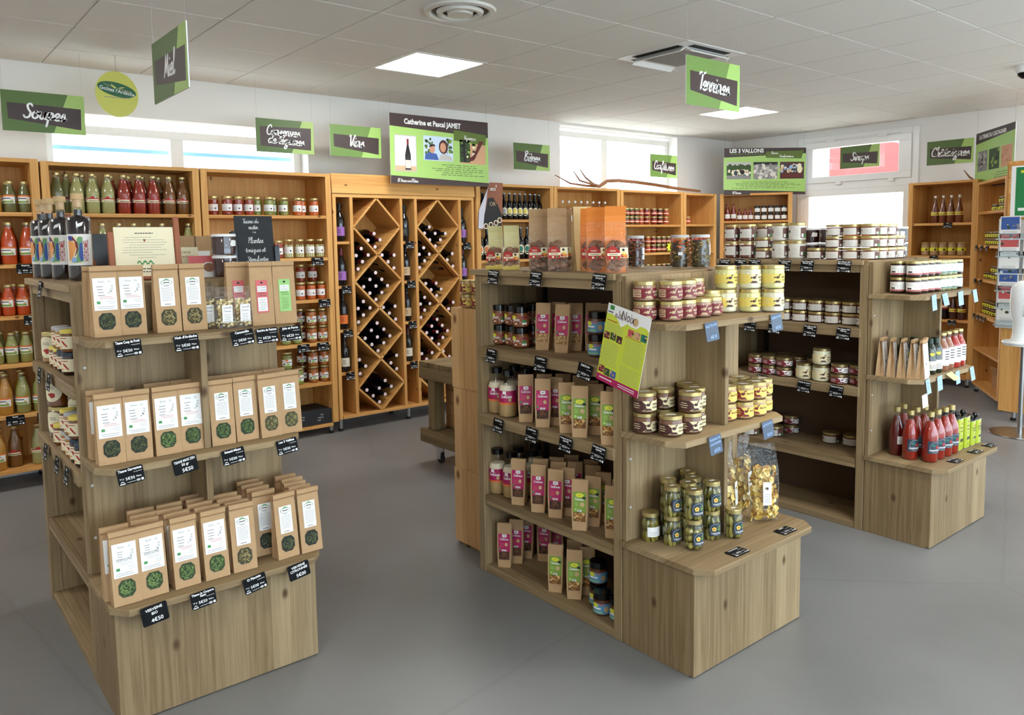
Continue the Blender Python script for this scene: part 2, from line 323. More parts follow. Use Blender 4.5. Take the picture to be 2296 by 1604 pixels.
def flatfn(x0, x1, z0, z1, y): return lambda u, w, e: (x0+(x1-x0)*u, y-e, z0+(z1-z0)*w)
# ---------------------------------------------------------------- the room
CH = 2.71
XL, XR, YB, YF = -3.2, 7.6, -.1, -9.0
def floor_mat():
    m = mat('floor', (150, 149, 148), .38); N = m.node_tree.nodes; L = m.node_tree.links; b = N['Principled BSDF']
    t = N.new('ShaderNodeTexCoord'); n = N.new('ShaderNodeTexNoise'); n.inputs['Scale'].default_value = .9; n.inputs['Detail'].default_value = 6
    L.new(t.outputs['Object'], n.inputs['Vector']); r = N.new('ShaderNodeValToRGB'); r.color_ramp.elements[0].color = lin((112, 111, 110)); r.color_ramp.elements[1].color = lin((140, 139, 138))
    r.color_ramp.elements[0].position = .3; r.color_ramp.elements[1].position = .7; L.new(n.outputs['Fac'], r.inputs[0])
    v = N.new('ShaderNodeTexVoronoi'); v.feature = 'DISTANCE_TO_EDGE'; v.inputs['Scale'].default_value = .33
    n3 = N.new('ShaderNodeTexNoise'); n3.inputs['Scale'].default_value = 7; n3.inputs['Detail'].default_value = 5; L.new(t.outputs['Object'], n3.inputs['Vector'])
    mx = N.new('ShaderNodeMix'); mx.data_type = 'VECTOR'; mx.inputs[0].default_value = .035; L.new(t.outputs['Object'], mx.inputs[4]); L.new(n3.outputs['Color'], mx.inputs[5]); L.new(mx.outputs[1], v.inputs['Vector'])
    cr = N.new('ShaderNodeValToRGB'); cr.color_ramp.elements[0].color = (.78, .77, .76, 1); cr.color_ramp.elements[1].color = (1, 1, 1, 1); cr.color_ramp.elements[0].position = .0005; cr.color_ramp.elements[1].position = .0022
    L.new(v.outputs['Distance'], cr.inputs[0]); mu = N.new('ShaderNodeMix'); mu.data_type = 'RGBA'; mu.blend_type = 'MULTIPLY'; mu.inputs[0].default_value = .5
    L.new(r.outputs[0], mu.inputs[6]); L.new(cr.outputs[0], mu.inputs[7]); L.new(mu.outputs[2], b.inputs['Base Color'])
    rr = N.new('ShaderNodeMapRange'); rr.inputs[3].default_value = .28; rr.inputs[4].default_value = .5; L.new(n.outputs['Fac'], rr.inputs[0]); L.new(rr.outputs[0], b.inputs['Roughness'])
    return m
tag(MB().box(XL, XR, YF, YB, -.1, 0, floor_mat()).build('floor'), kind='structure')
mat('pavement', (214, 210, 202), .9, noise=.06, nscale=3); mat('facade', (226, 222, 214), .9); mat('redpaint', (196, 72, 66), .7)
tag(MB().box(-40, 60, -60, 50, -.3, -.12, 'pavement').build('pavement_outside', ), kind='structure')
def wall_with_holes(name, lo, hi, holes, mk):
    """holes: (a0,a1,z0,z1) along the wall; mk(mb,a0,a1,z0,z1) adds the solid piece"""
    mb = MB(); cuts = sorted({lo, hi, *[h[0] for h in holes], *[h[1] for h in holes]})
    for a, b in zip(cuts, cuts[1:]):
        z = 0
        for h in sorted([h for h in holes if h[0] <= a+1e-6 and h[1] >= b-1e-6], key=lambda h: h[2]):
            if h[2] > z: mk(mb, a, b, z, h[2])
            z = h[3]
        if z < CH+.05: mk(mb, a, b, z, CH+.05)
    return tag(mb.build(name), kind='structure')
W1 = (.0, 1.845, 1.9, 2.40); W2 = (4.62, 6.505, 1.9, 2.675)
wall_with_holes('wall_back', XL-.3, XR+.3, [W1, W2], lambda mb, a, b, z, t: mb.box(a, b, YB, YB+.3, z, t, 'wall'))
DOOR = (-2.40, -1.02, 0, 2.63); GLZ = (-8.8, -4.9, .06, 2.6)
wall_with_holes('wall_right', YF-.3, YB, [DOOR, GLZ], lambda mb, a, b, z, t: mb.box(XR, XR+.3, a, b, z, t, 'wall'))
wall_with_holes('wall_front', XL, XR, [(-2.0, 7.2, .15, 2.6)], lambda mb, a, b, z, t: mb.box(a, b, YF-.3, YF, z, t, 'wall'))
wall_with_holes('wall_left', YF-.3, YB, [], lambda mb, a, b, z, t: mb.box(XL-.3, XL, a, b, z, t, 'wall'))
# windows: frames, mullions, panes
_WN = [0]
def window(axis, fixed, a0, a1, z0, z1, splits, fw=.06, rails=()):
    _WN[0] += 1; root = empty('window_%d' % _WN[0]); tag(root, kind='structure')
    def bx(nm, p, q, zz0, zz1, m, t=.03, bev=.003):
        if axis == 'X': return board(nm, root, p, q, fixed-t, fixed+t, zz0, zz1, m, bev)
        return board(nm, root, fixed-t, fixed+t, p, q, zz0, zz1, m, bev)
    bx('frame_bottom', a0, a1, z0, z0+fw, 'whitepvc'); bx('frame_top', a0, a1, z1-fw, z1, 'whitepvc')
    bx('frame_side', a0, a0+fw, z0+fw, z1-fw, 'whitepvc'); bx('frame_side', a1-fw, a1, z0+fw, z1-fw, 'whitepvc')
    ed = [a0+fw]
    for s in splits: bx('mullion', s-fw*.75, s+fw*.75, z0+fw, z1-fw, 'whitepvc'); ed += [s-fw*.75, s+fw*.75]
    ed.append(a1-fw)
    for s in rails: bx('rail', a0+fw, a1-fw, s-.02, s+.02, 'whitepvc')
    for i in range(0, len(ed), 2): bx('pane', ed[i], ed[i+1], z0+fw, z1-fw, 'pane', .004, 0)
    return root
window('X', YB+.17, W1[0], W1[1], 1.95, W1[3]-.06, [.87])
window('X', YB+.17, W2[0], W2[1], 1.95, W2[3]-.03, [5.42])
for wx in ((W1[0]-.2, W1[1]+.2),):
    mat('shutter_shadow_blue', (150, 190, 232), .6)  # blue colour stands in for the shadow line on a white louvre
    for zz in (2.20,):
        tag(board('sun_louvre', None, wx[0], wx[1], YB+.301, YB+.34, zz-.014, zz+.014, 'shutter_shadow_blue'), 'horizontal louvre bar with painted blue shadow outside the left high window', 'louvre')
window('Y', XR+.12, GLZ[0], GLZ[1], GLZ[2], GLZ[3], [-7.45, -6.25], .07)
window('X', YF-.12, -2.0, 7.2, .15, 2.6, [-.45, 1.1, 2.6, 4.15, 5.7], .07)  # front window behind the camera, unseen, made wide to let in daylight
# glazed door with transom on the right wall
def glazed_door():
    r = empty('door_1'); tag(r, kind='structure'); y0, y1 = DOOR[0], DOOR[1]; x0, x1 = XR-.02, XR+.06
    for a, b in ((y0, y0+.07), (y1-.07, y1)): board('jamb', r, x0, x1, a, b, 0, 2.63, 'whitepvc', .003)
    board('head', r, x0, x1, y0+.07, y1-.07, 2.56, 2.63, 'whitepvc', .003)
    board('transom_bar', r, x0, x1, y0+.07, y1-.07, 2.02, 2.10, 'whitepvc', .003)
    # transom sash
    a, b = y0+.07, y1-.07
    for p, q, z, t in ((a, b, 2.10, 2.17), (a, b, 2.49, 2.56), (a, a+.13, 2.17, 2.49), (b-.13, b, 2.17, 2.49)): board('sash', r, x0-.02, x1-.02, p, q, z, t, 'whitepvc', .003)
    board('transom_pane', r, XR+.01, XR+.016, a+.13, b-.13, 2.17, 2.49, 'pane', 0)
    for yy in (a+.3, b-.35): board('latch', r, x0-.05, x0-.02, yy-.05, yy+.05, 2.555, 2.58, 'whitepvc', .003)
    for yy in (a+.2, b-.45): board('hinge', r, x0-.04, x0-.02, yy-.03, yy+.03, 2.07, 2.10, 'whitepvc', .003)
    MB().tube([(x0-.04, a+.1, 2.575), (x0-.04, b-.1, 2.575)], .006, 'whitepvc', 6).build('opener_rod', r)
    # leaf
    for p, q, z, t in ((a, b, .02, .14), (a, b, 1.95, 2.02), (a, a+.08, .14, 1.95), (b-.08, b, .14, 1.95)): board('leaf_frame', r, x0, x1, p, q, z, t, 'whitepvc', .003)
    board('door_pane', r, XR+.01, XR+.016, a+.08, b-.08, .14, 1.95, 'pane', 0)
glazed_door()
mat('orangepaper', (246, 150, 60), .6)
tag(board('door_notice', None, XR-.012, XR-.008, -1.95, -1.58, 1.42, 1.60, 'orangepaper', 0), 'orange paper notice taped to the glazed door', 'notice')
# outside the door: red awning wall and pale facade
rw = MB().box(XR+1.9, XR+2.1, -3.6, -.36, 2.15, 3.5, 'redpaint').build('awning'); tag(rw, 'red painted panel of the awning outside above the door', 'awning')
tag(MB().box(XR+9, XR+9.3, -20, 3, -.12, 5, 'facade').build('building_outside'), kind='structure')
# ---------------------------------------------------------------- ceiling: tiles in a white grid, lights, vents
def ceiling():
    c = MB().box(XL-.3, XR+.3, YF-.3, YB+.3, CH+.06, CH+.16, 'ceil').build('ceiling'); tag(c, kind='structure')
    g = MB(); i0, i1, j1 = -6, 13, 15
    for i in range(i0, i1+1):
        x = i*.6
        if XL < x < XR: g.box(x-.012, x+.012, YF, YB, CH-.001, CH+.03, 'grid')
    for j in range(1, j1):
        g.box(XL, XR, -j*.6-.012, -j*.6+.012, CH-.001, CH+.03, 'grid')
    g.build('grid_bars', c)
    lights = {(3, 2), (9, 2), (-3, 2), (3, 8), (9, 8), (-3, 8), (6, 12), (0, 12)}; cass = (5, 4)
    full = MB()
    def tile(mb, w, d):
        b = .002; z0 = CH-.009; z1 = CH+.014
        lo = [(-w/2+b, -d/2+b), (w/2-b, -d/2+b), (w/2-b, d/2-b), (-w/2+b, d/2-b)]; hi = [(-w/2, -d/2), (w/2, -d/2), (w/2, d/2), (-w/2, d/2)]
        return mb.loft([[(x, y, z0) for x, y in lo], [(x, y, z0+b) for x, y in hi], [(x, y, z1) for x, y in hi]], 'ceil')
    me = tile(MB(), .591, .591).mesh('tile'); rest = MB(); cut = {}
    for i in range(i0, i1):
        for j in range(0, j1):
            x0, x1 = max(i*.6, XL), min(i*.6+.6, XR); y0, y1 = max(-j*.6-.6, YF), min(-j*.6, YB)
            if x1-x0 < .03 or y1-y0 < .03 or (i, j) in lights or (i, j) == cass: continue
            cx, cy, w, d = (x0+x1)/2, (y0+y1)/2, x1-x0-.009, y1-y0-.009
            near = i >= -1 and j <= 8 and not (j >= 6 and i < 2)
            if not near: k = len(rest.v); tile(rest, w, d).xf(Matrix.Translation((cx, cy, 0)), k); continue
            kk = (round(w, 3), round(d, 3))
            if kk not in cut: cut[kk] = me if kk == (.591, .591) else tile(MB(), w, d).mesh('tile')
            o = bpy.data.objects.new('ceiling_tile', cut[kk]); COL.objects.link(o); o.location = (cx, cy, 0); o.parent = c
    tag(rest.build('far_tiles', c), kind='stuff')
    m = mat('ledpanel', (255, 252, 248), .4, emit=LED)
    nm = {(3, 2): 'square ceiling light panel between the air diffuser and the wine rack', (9, 2): 'square ceiling light panel behind the hanging Terrines sign'}
    for i, j in sorted(lights):
        r = empty('ceiling_light', (i*.6+.3, -j*.6-.3, CH)); tag(r, nm.get((i, j), 'square ceiling light panel out of the picture at grid %s %s' % (['west', 'middle', 'east'][(i > 0)+(i > 5)], ['back', 'centre', 'front'][(j > 4)+(j > 9)])), 'ceiling light', 'square ceiling light panels')
        fr = MB(); q = .292; p = .265
        for a, b, cc, d in ((-q, q, -q, -p), (-q, q, p, q), (-q, -p, -p, p), (p, q, -p, p)): fr.box(a, b, cc, d, -.010, .02, 'white')
        fr.build('frame', r); MB().box(-p, p, -p, p, -.006, .012, m).build('diffuser', r)
    # round air diffuser
    r = empty('round_air_diffuser', (1.52, -2.68, CH-.009)); tag(r, 'round concentric air diffuser in the ceiling', 'air vent')
    mat('vent', (216, 214, 208), .3)
    MB().lathe([(.19, 0), (.185, -.012), (.16, -.016), (.15, -.004), (.15, 0)], 'vent', 40).build('outer_ring', r)
    MB().lathe([(.148, -.001), (0, -.001)], mat('ventdark', (96, 94, 90), .6), 40).build('duct', r)
    MB().lathe([(.125, -.006), (.118, -.022), (.098, -.024), (.092, -.008)], 'vent', 40).build('middle_ring', r)
    MB().lathe([(.07, -.010), (.065, -.026), (.03, -.030), (0, -.030)], 'vent', 40).build('centre_cone', r)
    # ceiling cassette
    x, y = cass[0]*.6+.3, -cass[1]*.6-.3
    r = empty('air_conditioning_cassette', (x, y, CH)); tag(r, 'white square air conditioning cassette with a slotted grille', 'air conditioner')
    q = .30; mb = MB(); mb.box(-q, q, -q, q, -.012, .03, 'white'); mb.build('face', r)
    mat('slotdark', (30, 26, 26), .7)
    for a in range(4):
        k = MB().box(-.19, .19, -.262, -.212, -.014, -.010, 'slotdark'); k.xf(Matrix.Rotation(a*PI/2, 4, 'Z')); k.build('air_slot', r)
        k = MB().box(-.2, .2, -.03, .03, -.006, 0, 'white'); k.xf(Matrix.Rotation(a*PI/2, 4, 'Z') @ Matrix.Translation((0, -.222, -.026)) @ Matrix.Rotation(rad(35), 4, 'X')); k.build('louvre_flap', r, .001)
    MB().box(-.20, .20, -.20, .20, -.024, -.012, 'white').build('grille_frame', r, .004)
    g = MB()
    for n in range(17): g.box(-.165+n*.0205, -.165+n*.0205+.006, -.17, .17, -.0265, -.024, mat('grillegrey', (150, 148, 146), .6))
    g.build('grille_slats', r)
    # smoke detector / dome camera
    r = empty('dome_camera', (5.6, -3.98, CH-.009)); tag(r, 'white and black dome security camera on the ceiling', 'camera')
    MB().lathe([(.058, 0), (.06, -.02), (.052, -.045), (.045, -.05)], 'white', 24).build('housing', r)
    MB().lathe([(.045, -.048), (.04, -.07), (.022, -.088), (0, -.092)], 'blackgloss', 24).build('dome', r)
ceiling()
# ---------------------------------------------------------------- shelving against the walls (local frame: x along, front at y=0, back at y=+d)
def shelf_unit(label, loc, rz, w, shelves, top=2.03, d=.38, th=.024, feet=True, sidegap=True):
    r = empty('shelf_unit', loc, rz); tag(r, label, 'shelving', 'pine wall shelving units')
    board('side_panel', r, 0, .045, 0, d, .09, top, 'pineZ'); board('side_panel', r, w-.045, w, 0, d, .09, top, 'pineZ')
    board('top_panel', r, .045, w-.045, 0, d, top-.024, top, 'pineX')
    board('back_panel', r, .045, w-.045, d-.014, d, .09, top-.024, 'pineZ', 0)
    for z in shelves: board('shelf', r, .045, w-.045, .004, d-.014, z-th, z, 'pineX')
    for x, y in ((.05, .04), (w-.05, .04), (.05, d-.05), (w-.05, d-.05)):
        f = MB(); f.lathe([(.016, .022), (.016, .09)], 'steel', 12, (x, y, 0)).lathe([(0, 0), (.02, 0), (.02, .022), (0, .022)], 'rubber', 12, (x, y, 0)); f.build('foot', r)
    return r
ZS = [1.705, 1.392, 1.073, .742, .424, .125]
shelf_unit('pine wall shelving with soup bottles at the left edge', (-1.03, -.5, 0), 0, .915, [1.715, 1.40, 1.085, .79, .475, .135], 2.04)
shelf_unit('pine wall shelving with green and red soup bottles under the left window', (-.105, -.5, 0), 0, .95, [1.712, 1.395, 1.08, .76, .44, .13], 2.03)
shelf_unit('pine wall shelving with vegetable jars beside the wine rack', (.855, -.5, 0), 0, .98, [1.71, 1.39, 1.068, .732, .416, .085], 2.03)
shelf_unit('pine wall shelving of beer bottles beside the wine rack', (3.235, -.5, 0), 0, .925, [1.69, 1.322, 1.02, .72, .42, .12], 2.01)
shelf_unit('pine wall shelving with clear liqueur bottles', (4.165, -.5, 0), 0, .925, [1.645, 1.34, 1.04, .72, .41, .12], 2.01)
shelf_unit('pine wall shelving with stacked jam jars under the Confitures sign', (5.10, -.5, 0), 0, 1.025, [1.645, 1.342, 1.04, .72, .41, .12], 2.005)
shelf_unit('narrow pine wall shelving beside the jam shelves', (6.13, -.5, 0), 0, .60, [1.65, 1.342, 1.04, .72, .41, .12], 2.0)
shelf_unit('pine corner shelving under the LES 3 VALLONS sign', (6.775, -.515, 0), rad(-54.4), .80, [1.685, 1.37, 1.04, .72, .41, .12], 2.0, .33)
shelf_unit('pine shelving with flip-top syrup bottles right of the glazed door', (7.2, -2.475, 0), rad(-90), .64, [1.605, 1.285, .98, .655, .38, .10], 2.01, .38)
shelf_unit('angled pine shelving with small chestnut jars at the right', (7.13, -3.14, 0), rad(-148), .98, [1.695, 1.39, 1.08, .75, .43, .10], 1.97, .36)
def pine_side_panel():
    r = empty('display_panel', (5.95, -3.78, 0), rad(-90)); tag(r, 'tall pine end panel on steel feet behind the hand sanitizer stand', 'panel')
    board('panel', r, 0, 1.3, 0, .04, .085, 2.05, 'pineZ', .002)
    for x in (.08, 1.2):
        f = MB(); f.lathe([(.017, .022), (.017, .09)], 'steel', 12, (x, .1, 0)).lathe([(0, 0), (.021, 0), (.021, .022), (0, .022)], 'rubber', 12, (x, .1, 0)); f.build('foot', r)
    board('side_board', r, .25, .28, .04, .36, .085, 2.05, 'pineZ', .002); board('side_board', r, 1.27, 1.3, .04, .36, .085, 2.05, 'pineZ', .002)
pine_side_panel()
# ---------------------------------------------------------------- wine rack
RX = [1.843, 1.879, 1.990, 2.018, 2.447, 2.472, 2.586, 2.613, 3.037, 3.064, 3.178, 3.205]
def wine_rack():
    r = empty('wine_rack', (0, 0, 0)); tag(r, 'pine wine rack with two columns of diamond cells', 'wine rack')
    y0, y1 = -.5, -.115; zt, zb = 1.855, .10
    board('side_panel', r, RX[0], RX[1]-.006, y0, y1, zb, zt, 'pineZ'); board('side_panel', r, RX[10]+.004, RX[11], y0, y1, zb, zt, 'pineZ')
    board('top_panel', r, RX[0], RX[11], y0, y1, zt, zt+.028, 'pineX'); board('bottom_panel', r, RX[1], RX[10], y0, y1, zb, zb+.025, 'pineX')
    f = MB().box(RX[0]-.004, RX[11]+.004, -.018, 0, 0, .155, 'pineX'); f.xf(Matrix.Translation((0, y0+.005, zt+.028)) @ Matrix.Rotation(rad(-7), 4, 'X')); f.build('fascia_board', r, .002)
    board('back_panel', r, RX[1], RX[10], y1-.012, y1, zb+.025, zt, 'pineZ', 0)
    for a in (2, 4, 6, 8): board('divider', r, RX[a], RX[a+1], y0, y1-.012, zb+.025, zt, 'pineZ')
    zz = [1.853, 1.622, 1.398, 1.188, .968, .760, .548, .331, .126]
    t = .008
    for c0, c1 in ((RX[3], RX[4]), (RX[7], RX[8])):
        cm = (c0+c1)/2; nodes = []
        for k in range(4):
            T = (cm, zz[2*k]); L_ = (c0, zz[2*k+1]); R_ = (c1, zz[2*k+1]); B = (cm, zz[2*k+2])
            for (p, q) in ((T, L_), (T, R_), (L_, B), (R_, B)):
                a, b = Vector(p), Vector(q); d = (b-a).normalized(); n = Vector((-d.y, d.x))*t
                a = a+d*.006; b = b-d*.006
                pts = [a+n, b+n, b-n, a-n]
                MB().add([(u.x, y, u.y) for y in (y0+.004, y1-.012) for u in pts], [(0, 1, 2, 3), (7, 6, 5, 4)]+[(i, 4+i, 4+(i+1) % 4, (i+1) % 4) for i in range(4)], 'pineY').build('diagonal_board', r)
    for c0, c1, zs in ((RX[1], RX[2], (1.51, 1.16, .812, .468)), (RX[5], RX[6], (1.505, 1.175, .832, .49)), (RX[9], RX[10], (1.485, 1.145, .81, .47))):
        for z in zs: board('bottle_shelf', r, c0, c1, y0+.02, y1-.012, z-.022, z, 'pineX')
    for x in (1.87, 2.5, 3.16):
        for y in (-.46, -.17):
            f = MB(); f.lathe([(.016, .022), (.016, .1)], 'steel', 12, (x, y, 0)).lathe([(0, 0), (.02, 0), (.02, .022), (0, .022)], 'rubber', 12, (x, y, 0)); f.build('foot', r)
wine_rack()
# ---------------------------------------------------------------- gondolas
def gondola(label, X0, Ys, shelves=(1.033, .733, .361), Wd=.67, Ln=.876, mirrorback=True):
    """local: x across from the left face, y=0 at the seam with the end unit, +y away from the viewer"""
    r = empty('gondola', (X0, Ys, 0)); tag(r, label, 'gondola', 'stained wood gondolas'); t = .042
    for x0, x1 in ((0, t), (Wd-t, Wd)):
        for y0 in (0, Ln-t): board('post', r, x0, x1, y0, y0+t, 0, 1.35, 'stainZ', .002)
    for y0 in (.004, Ln-t+.004): board('end_panel', r, t, Wd-t, y0, y0+.02, .0, 1.35, 'stainZ', 0)
    board('top_board', r, -.014, Wd+.014, .022, Ln+.02, 1.35, 1.374, 'stainY', .002)
    board('top_end_strip', r, -.0, Wd, -.002, .022, 1.346, 1.374, 'stainX', .002)
    for s in (0, 1):
        m = (lambda a, b: (a, b)) if s == 0 else (lambda a, b: (Wd-b, Wd-a))
        x0, x1 = m(.004, .03); board('top_rail', r, x0, x1, t, Ln-t, 1.312, 1.35, 'stainY', .002)
        x0, x1 = m(.004, .03); board('bottom_rail', r, x0, x1, t, Ln-t, .0, .033, 'stainY', .002)
        x0, x1 = m(.03, Wd/2-.01); board('bottom_shelf', r, x0, x1, t, Ln-t, .012, .033, 'stainY', 0)
        for n, z in enumerate(shelves):
            e = -.012 if n < 2 else .004
            x0, x1 = m(e, .022); board('shelf_edge', r, x0, x1, t+.004 if n == 2 else .03, Ln-t-.004 if n == 2 else Ln-.03, z-.046, z, 'stainY', .002)
            x0, x1 = m(.022, Wd/2-.012); board('shelf', r, x0, x1, t, Ln-t, z-.022, z-.0004, 'stainY', 0)
        for y in (.10, Ln-.12):
            x0, x1 = m(Wd/2-.024, Wd/2-.010); u = MB().box(x0, x1, y, y+.02, .034, 1.33, 'black'); u.build('slotted_upright', r)
    board('centre_backing', r, Wd/2-.01, Wd/2+.01, t, Ln-t, .033, 1.35, 'backing', 0)
    return r
def end_unit(label, X0, Ys, Wd=.67):
    r = empty('end_display', (X0, Ys, 0)); tag(r, label, 'display unit', 'stained wood end displays')
    D = .328
    board('left_panel', r, .002, .024, -D+.022, -.003, 0, .372, 'stainZ'); board('right_panel', r, Wd-.026, Wd-.004, -D+.022, -.003, 0, .372, 'stainZ')
    board('front_panel', r, .002, Wd-.004, -D, -D+.022, .004, .372, 'stainZ')
    def slab(nm, z0, z1, dep, over):
        a, b, c = -over, Wd+over, .055
        MB().prism([(a, -.003), (a, -dep+c), (a+c*.8, -dep), (b-c*.8, -dep), (b, -dep+c), (b, -.003)], z0, z1, 'stainX').build(nm, r, .0015)
    slab('base_top', .372, .394, .388, .012)
    board('back_board', r, .0, Wd+.012, -.024, -.003, .394, 1.366, 'stainZ')
    for z in (1.208, .804): slab('shelf', z-.022, z, .262, .006)
    for z0, z1 in ((.394, .782), (.804, 1.186)): board('divider', r, .338, .360, -.205, -.024, z0, z1, 'stainZ')
    for z in (.70, 1.10, .52):
        for x in (.02,): MB().lathe([(.005, 0), (.004, .003), (0, .004)], 'lgrey', 10).xf(Matrix.Translation((x, -.025, z)) @ Matrix.Rotation(PI/2, 4, 'X')).build('shelf_peg_hole', r)
    return r
G = {'L': (-.45, -3.19), 'M': (1.115, -4.184), 'R': (2.855, -4.224)}
NM = {'L': 'left', 'M': 'middle', 'R': 'right'}
for g, (x, y) in G.items():
    gondola('stained wood gondola, %s of the three' % NM[g], x, y)
    end_unit({'L': 'stepped end display with herbal tea bags on the left gondola', 'M': 'stepped end display with gherkins and terrines on the middle gondola', 'R': 'stepped end display with red bottles and oil tins on the right gondola'}[g], x, y)
# stacked pine crates at the far end of the middle gondola
def crate(label, x0, y0, z0, w, d, h):
    r = empty('wooden_crate', (x0, y0, z0)); tag(r, label, 'crate', 'stacked pine crates')
    n = max(2, round(d/.09))
    for i in range(n): board('slat', r, 0, .016, i*d/n+.002, (i+1)*d/n-.002, .0, h, 'crateZ', .0015)
    for i in range(n): board('slat', r, w-.016, w, i*d/n+.002, (i+1)*d/n-.002, .0, h, 'crateZ', .0015)
    board('end_board', r, .016, w-.016, 0, .016, 0, h, 'crateX'); board('end_board', r, .016, w-.016, d-.016, d, 0, h, 'crateX')
    board('base_board', r, .016, w-.016, .016, d-.016, .0, .012, 'crateX'); board('lid_board', r, .016, w-.016, .016, d-.016, h-.012, h, 'crateX')
    return r
for n, (z, h) in enumerate(((.02, .37), (.39, .40), (.79, .39))):
    crate('upright pine crate behind the middle gondola, %s of three' % ('lowest', 'middle one', 'topmost')[n], 1.21+.006*(n == 1), -3.288, z, .5, .31, h)
tag(MB().box(1.22, 1.70, -3.27, -3.0, 0, .02, 'oldX').build('crate_base_board'), 'flat wooden board under the stacked pine crates', 'board')
# weathered trolley table on castors
def trolley():
    r = empty('trolley_table', (1.86, -2.75, 0)); tag(r, 'weathered wooden trolley table on castors behind the pine crates', 'trolley')
    w, d = .75, 1.1
    for i in range(9): board('top_plank', r, 0, w, i*d/9+.004, (i+1)*d/9-.004, .665, .70, 'oldX', .003)
    for x0, x1, y0, y1 in ((0, .035, 0, d), (w-.035, w, 0, d), (.035, w-.035, 0, .035), (.035, w-.035, d-.035, d)): board('apron', r, x0, x1, y0, y1, .585, .664, 'oldY', .003)
    for x in (.03, w-.11):
        for y in (.06, d-.14): board('leg', r, x, x+.08, y, y+.08, .24, .585, 'oldZ', .003)
    for x0, x1, y0, y1 in ((0, .035, 0, d), (w-.035, w, 0, d)): board('lower_rail', r, x0, x1, y0, y1, .15, .24, 'oldY', .003)
    for i in range(9): board('lower_plank', r, .036, w-.036, i*d/9+.004, (i+1)*d/9-.004, .205, .238, 'oldX', .002)
    for x in (.09, w-.09):
        for y in (.1, d-.1):
            k = MB(); k.box(x-.035, x+.035, y-.035, y+.035, .115, .204, 'steel'); k.box(x-.016, x-.012, y-.03, y+.02, .03, .115, 'chrome'); k.box(x+.012, x+.016, y-.03, y+.02, .03, .115, 'chrome')
            n = len(k.v); k.lathe([(0, -.012), (.03, -.012), (.036, -.006), (.036, .006), (.03, .012), (0, .012)], 'rubber', 16); k.xf(Matrix.Translation((x, y-.012, .036)) @ Matrix.Rotation(PI/2, 4, 'Y'), n); k.build('castor', r)
trolley()
mat('cardboard', (168, 126, 82), .8, noise=.06, nscale=12)
def carton(label, loc, w, d, h, rz=0, m='cardboard'):
    r = empty('cardboard_box', loc, rz); tag(r, label, 'box'); MB().box(0, w, 0, d, 0, h, m).build('body', r, .003)
    MB().box(w/2-.025, w/2+.025, -.0008, d, h, h+.0008, 'tan').build('tape', r); return r
for n in range(4): carton('flat brown carton on the trolley, %s in its pile' % ('bottom', 'second', 'third', 'top')[n], (2.02, -2.15, .239+n*.086), .3, .42, .084)
# ---------------------------------------------------------------- product kinds: K[key] = [(part, mesh, parent index)], first is the root
K = {}
def put(key, name, label, cat, loc, rz=0, group=None, rx=0, ry=0):
    objs = []
    for n, (pn, me, pa, st) in enumerate(K[key]):
        o = bpy.data.objects.new(name if n == 0 else pn, me); COL.objects.link(o)
        if n: o.parent = objs[pa]
        if st: o['kind'] = 'stuff'
        objs.append(o)
    o = objs[0]; o.location = loc; o.rotation_euler = (rx, ry, rz); tag(o, label, cat, group); return o
def kind(key, *parts): K[key] = [(p[0], p[1].mesh(p[0]) if isinstance(p[1], MB) else p[1], p[2] if len(p) > 2 else 0, p[3] if len(p) > 3 else False) for p in parts]
def curved(r, z0, z1, half, mid=0.):
    def fn(u, w, e):
        a = -PI/2+mid+(u-.5)*2*half; q = r+e
        return (q*math.cos(a), q*math.sin(a), z0+(z1-z0)*w)
    return fn
def curved_lab(mb, r, z0, z1, half, mid=0.): return Lab(mb, curved(r, z0, z1, half, mid), 2*half*r, z1-z0, max(2, int(half*8)))
_CM = {}
def cmat(col, rough=.25, coat=.5, noise=.0, nscale=90):
    k = (col, noise)
    if k not in _CM: _CM[k] = mat('contents_%d_%d_%d' % col+('n' if noise else ''), col, rough, coat=coat, noise=noise, nscale=nscale)
    return _CM[k]
def jar(key, r, H, lidh, lid, content, lab=None, shoulder=.80, neck=.86, fill=.86, n=18, extra=None, lidr=None):
    g = MB(); h = H-lidh*.5; nr = r*neck; hs = H*shoulder
    g.lathe([(0, .0), (r*.86, .0), (r, .006), (r, hs), (nr, min(h-.002, hs+(h-hs)*.55)), (nr, h)], 'glass', n)
    c = MB(); ff = H*fill
    if content:
        pr = [(0, .0025), (r*.84, .0025), (r*.965, .008), (r*.965, min(ff, hs))]
        if ff > hs: pr.append((nr*.95, ff))
        c.lathe(pr+[(0, ff)], content, n)
    l = MB(); lr = lidr or nr*1.05
    l.lathe([(lr, H-lidh), (lr, H-.0015), (lr-.002, H), (lr*.8, H-.0006), (0, H-.0006)], lid, n)
    parts = [('jar', g)]
    if content: parts.append(('contents', c))
    if extra: parts.append(extra+(0, True))
    parts.append(('lid', l))
    if lab:
        m = MB(); lab(m, r); parts.append(('label', m))
    kind(key, *parts)
def lab_white(z0, z1, half, mark=None, band=None, title=None, tcol='ink', base='paper', mid=0., seed=1):
    def f(m, r):
        L_ = curved_lab(m, r, z0, z1, half, mid); L_.rect(0, 1, 0, 1, base)
        if band: L_.rect(0, 1, band[0], band[1], band[2], 1)
        if title: L_.text(title, .5, .66, (z1-z0)*.2, tcol, 2, .01, 0, 2*half*r*.86)
        L_.lines(.1, .62, .12, .55, 4, 'lgrey', 1, .4, seed, .3)
        if mark: L_.disc(.74, .38, (z1-z0)*.13, mark, 2, 9)
    return f
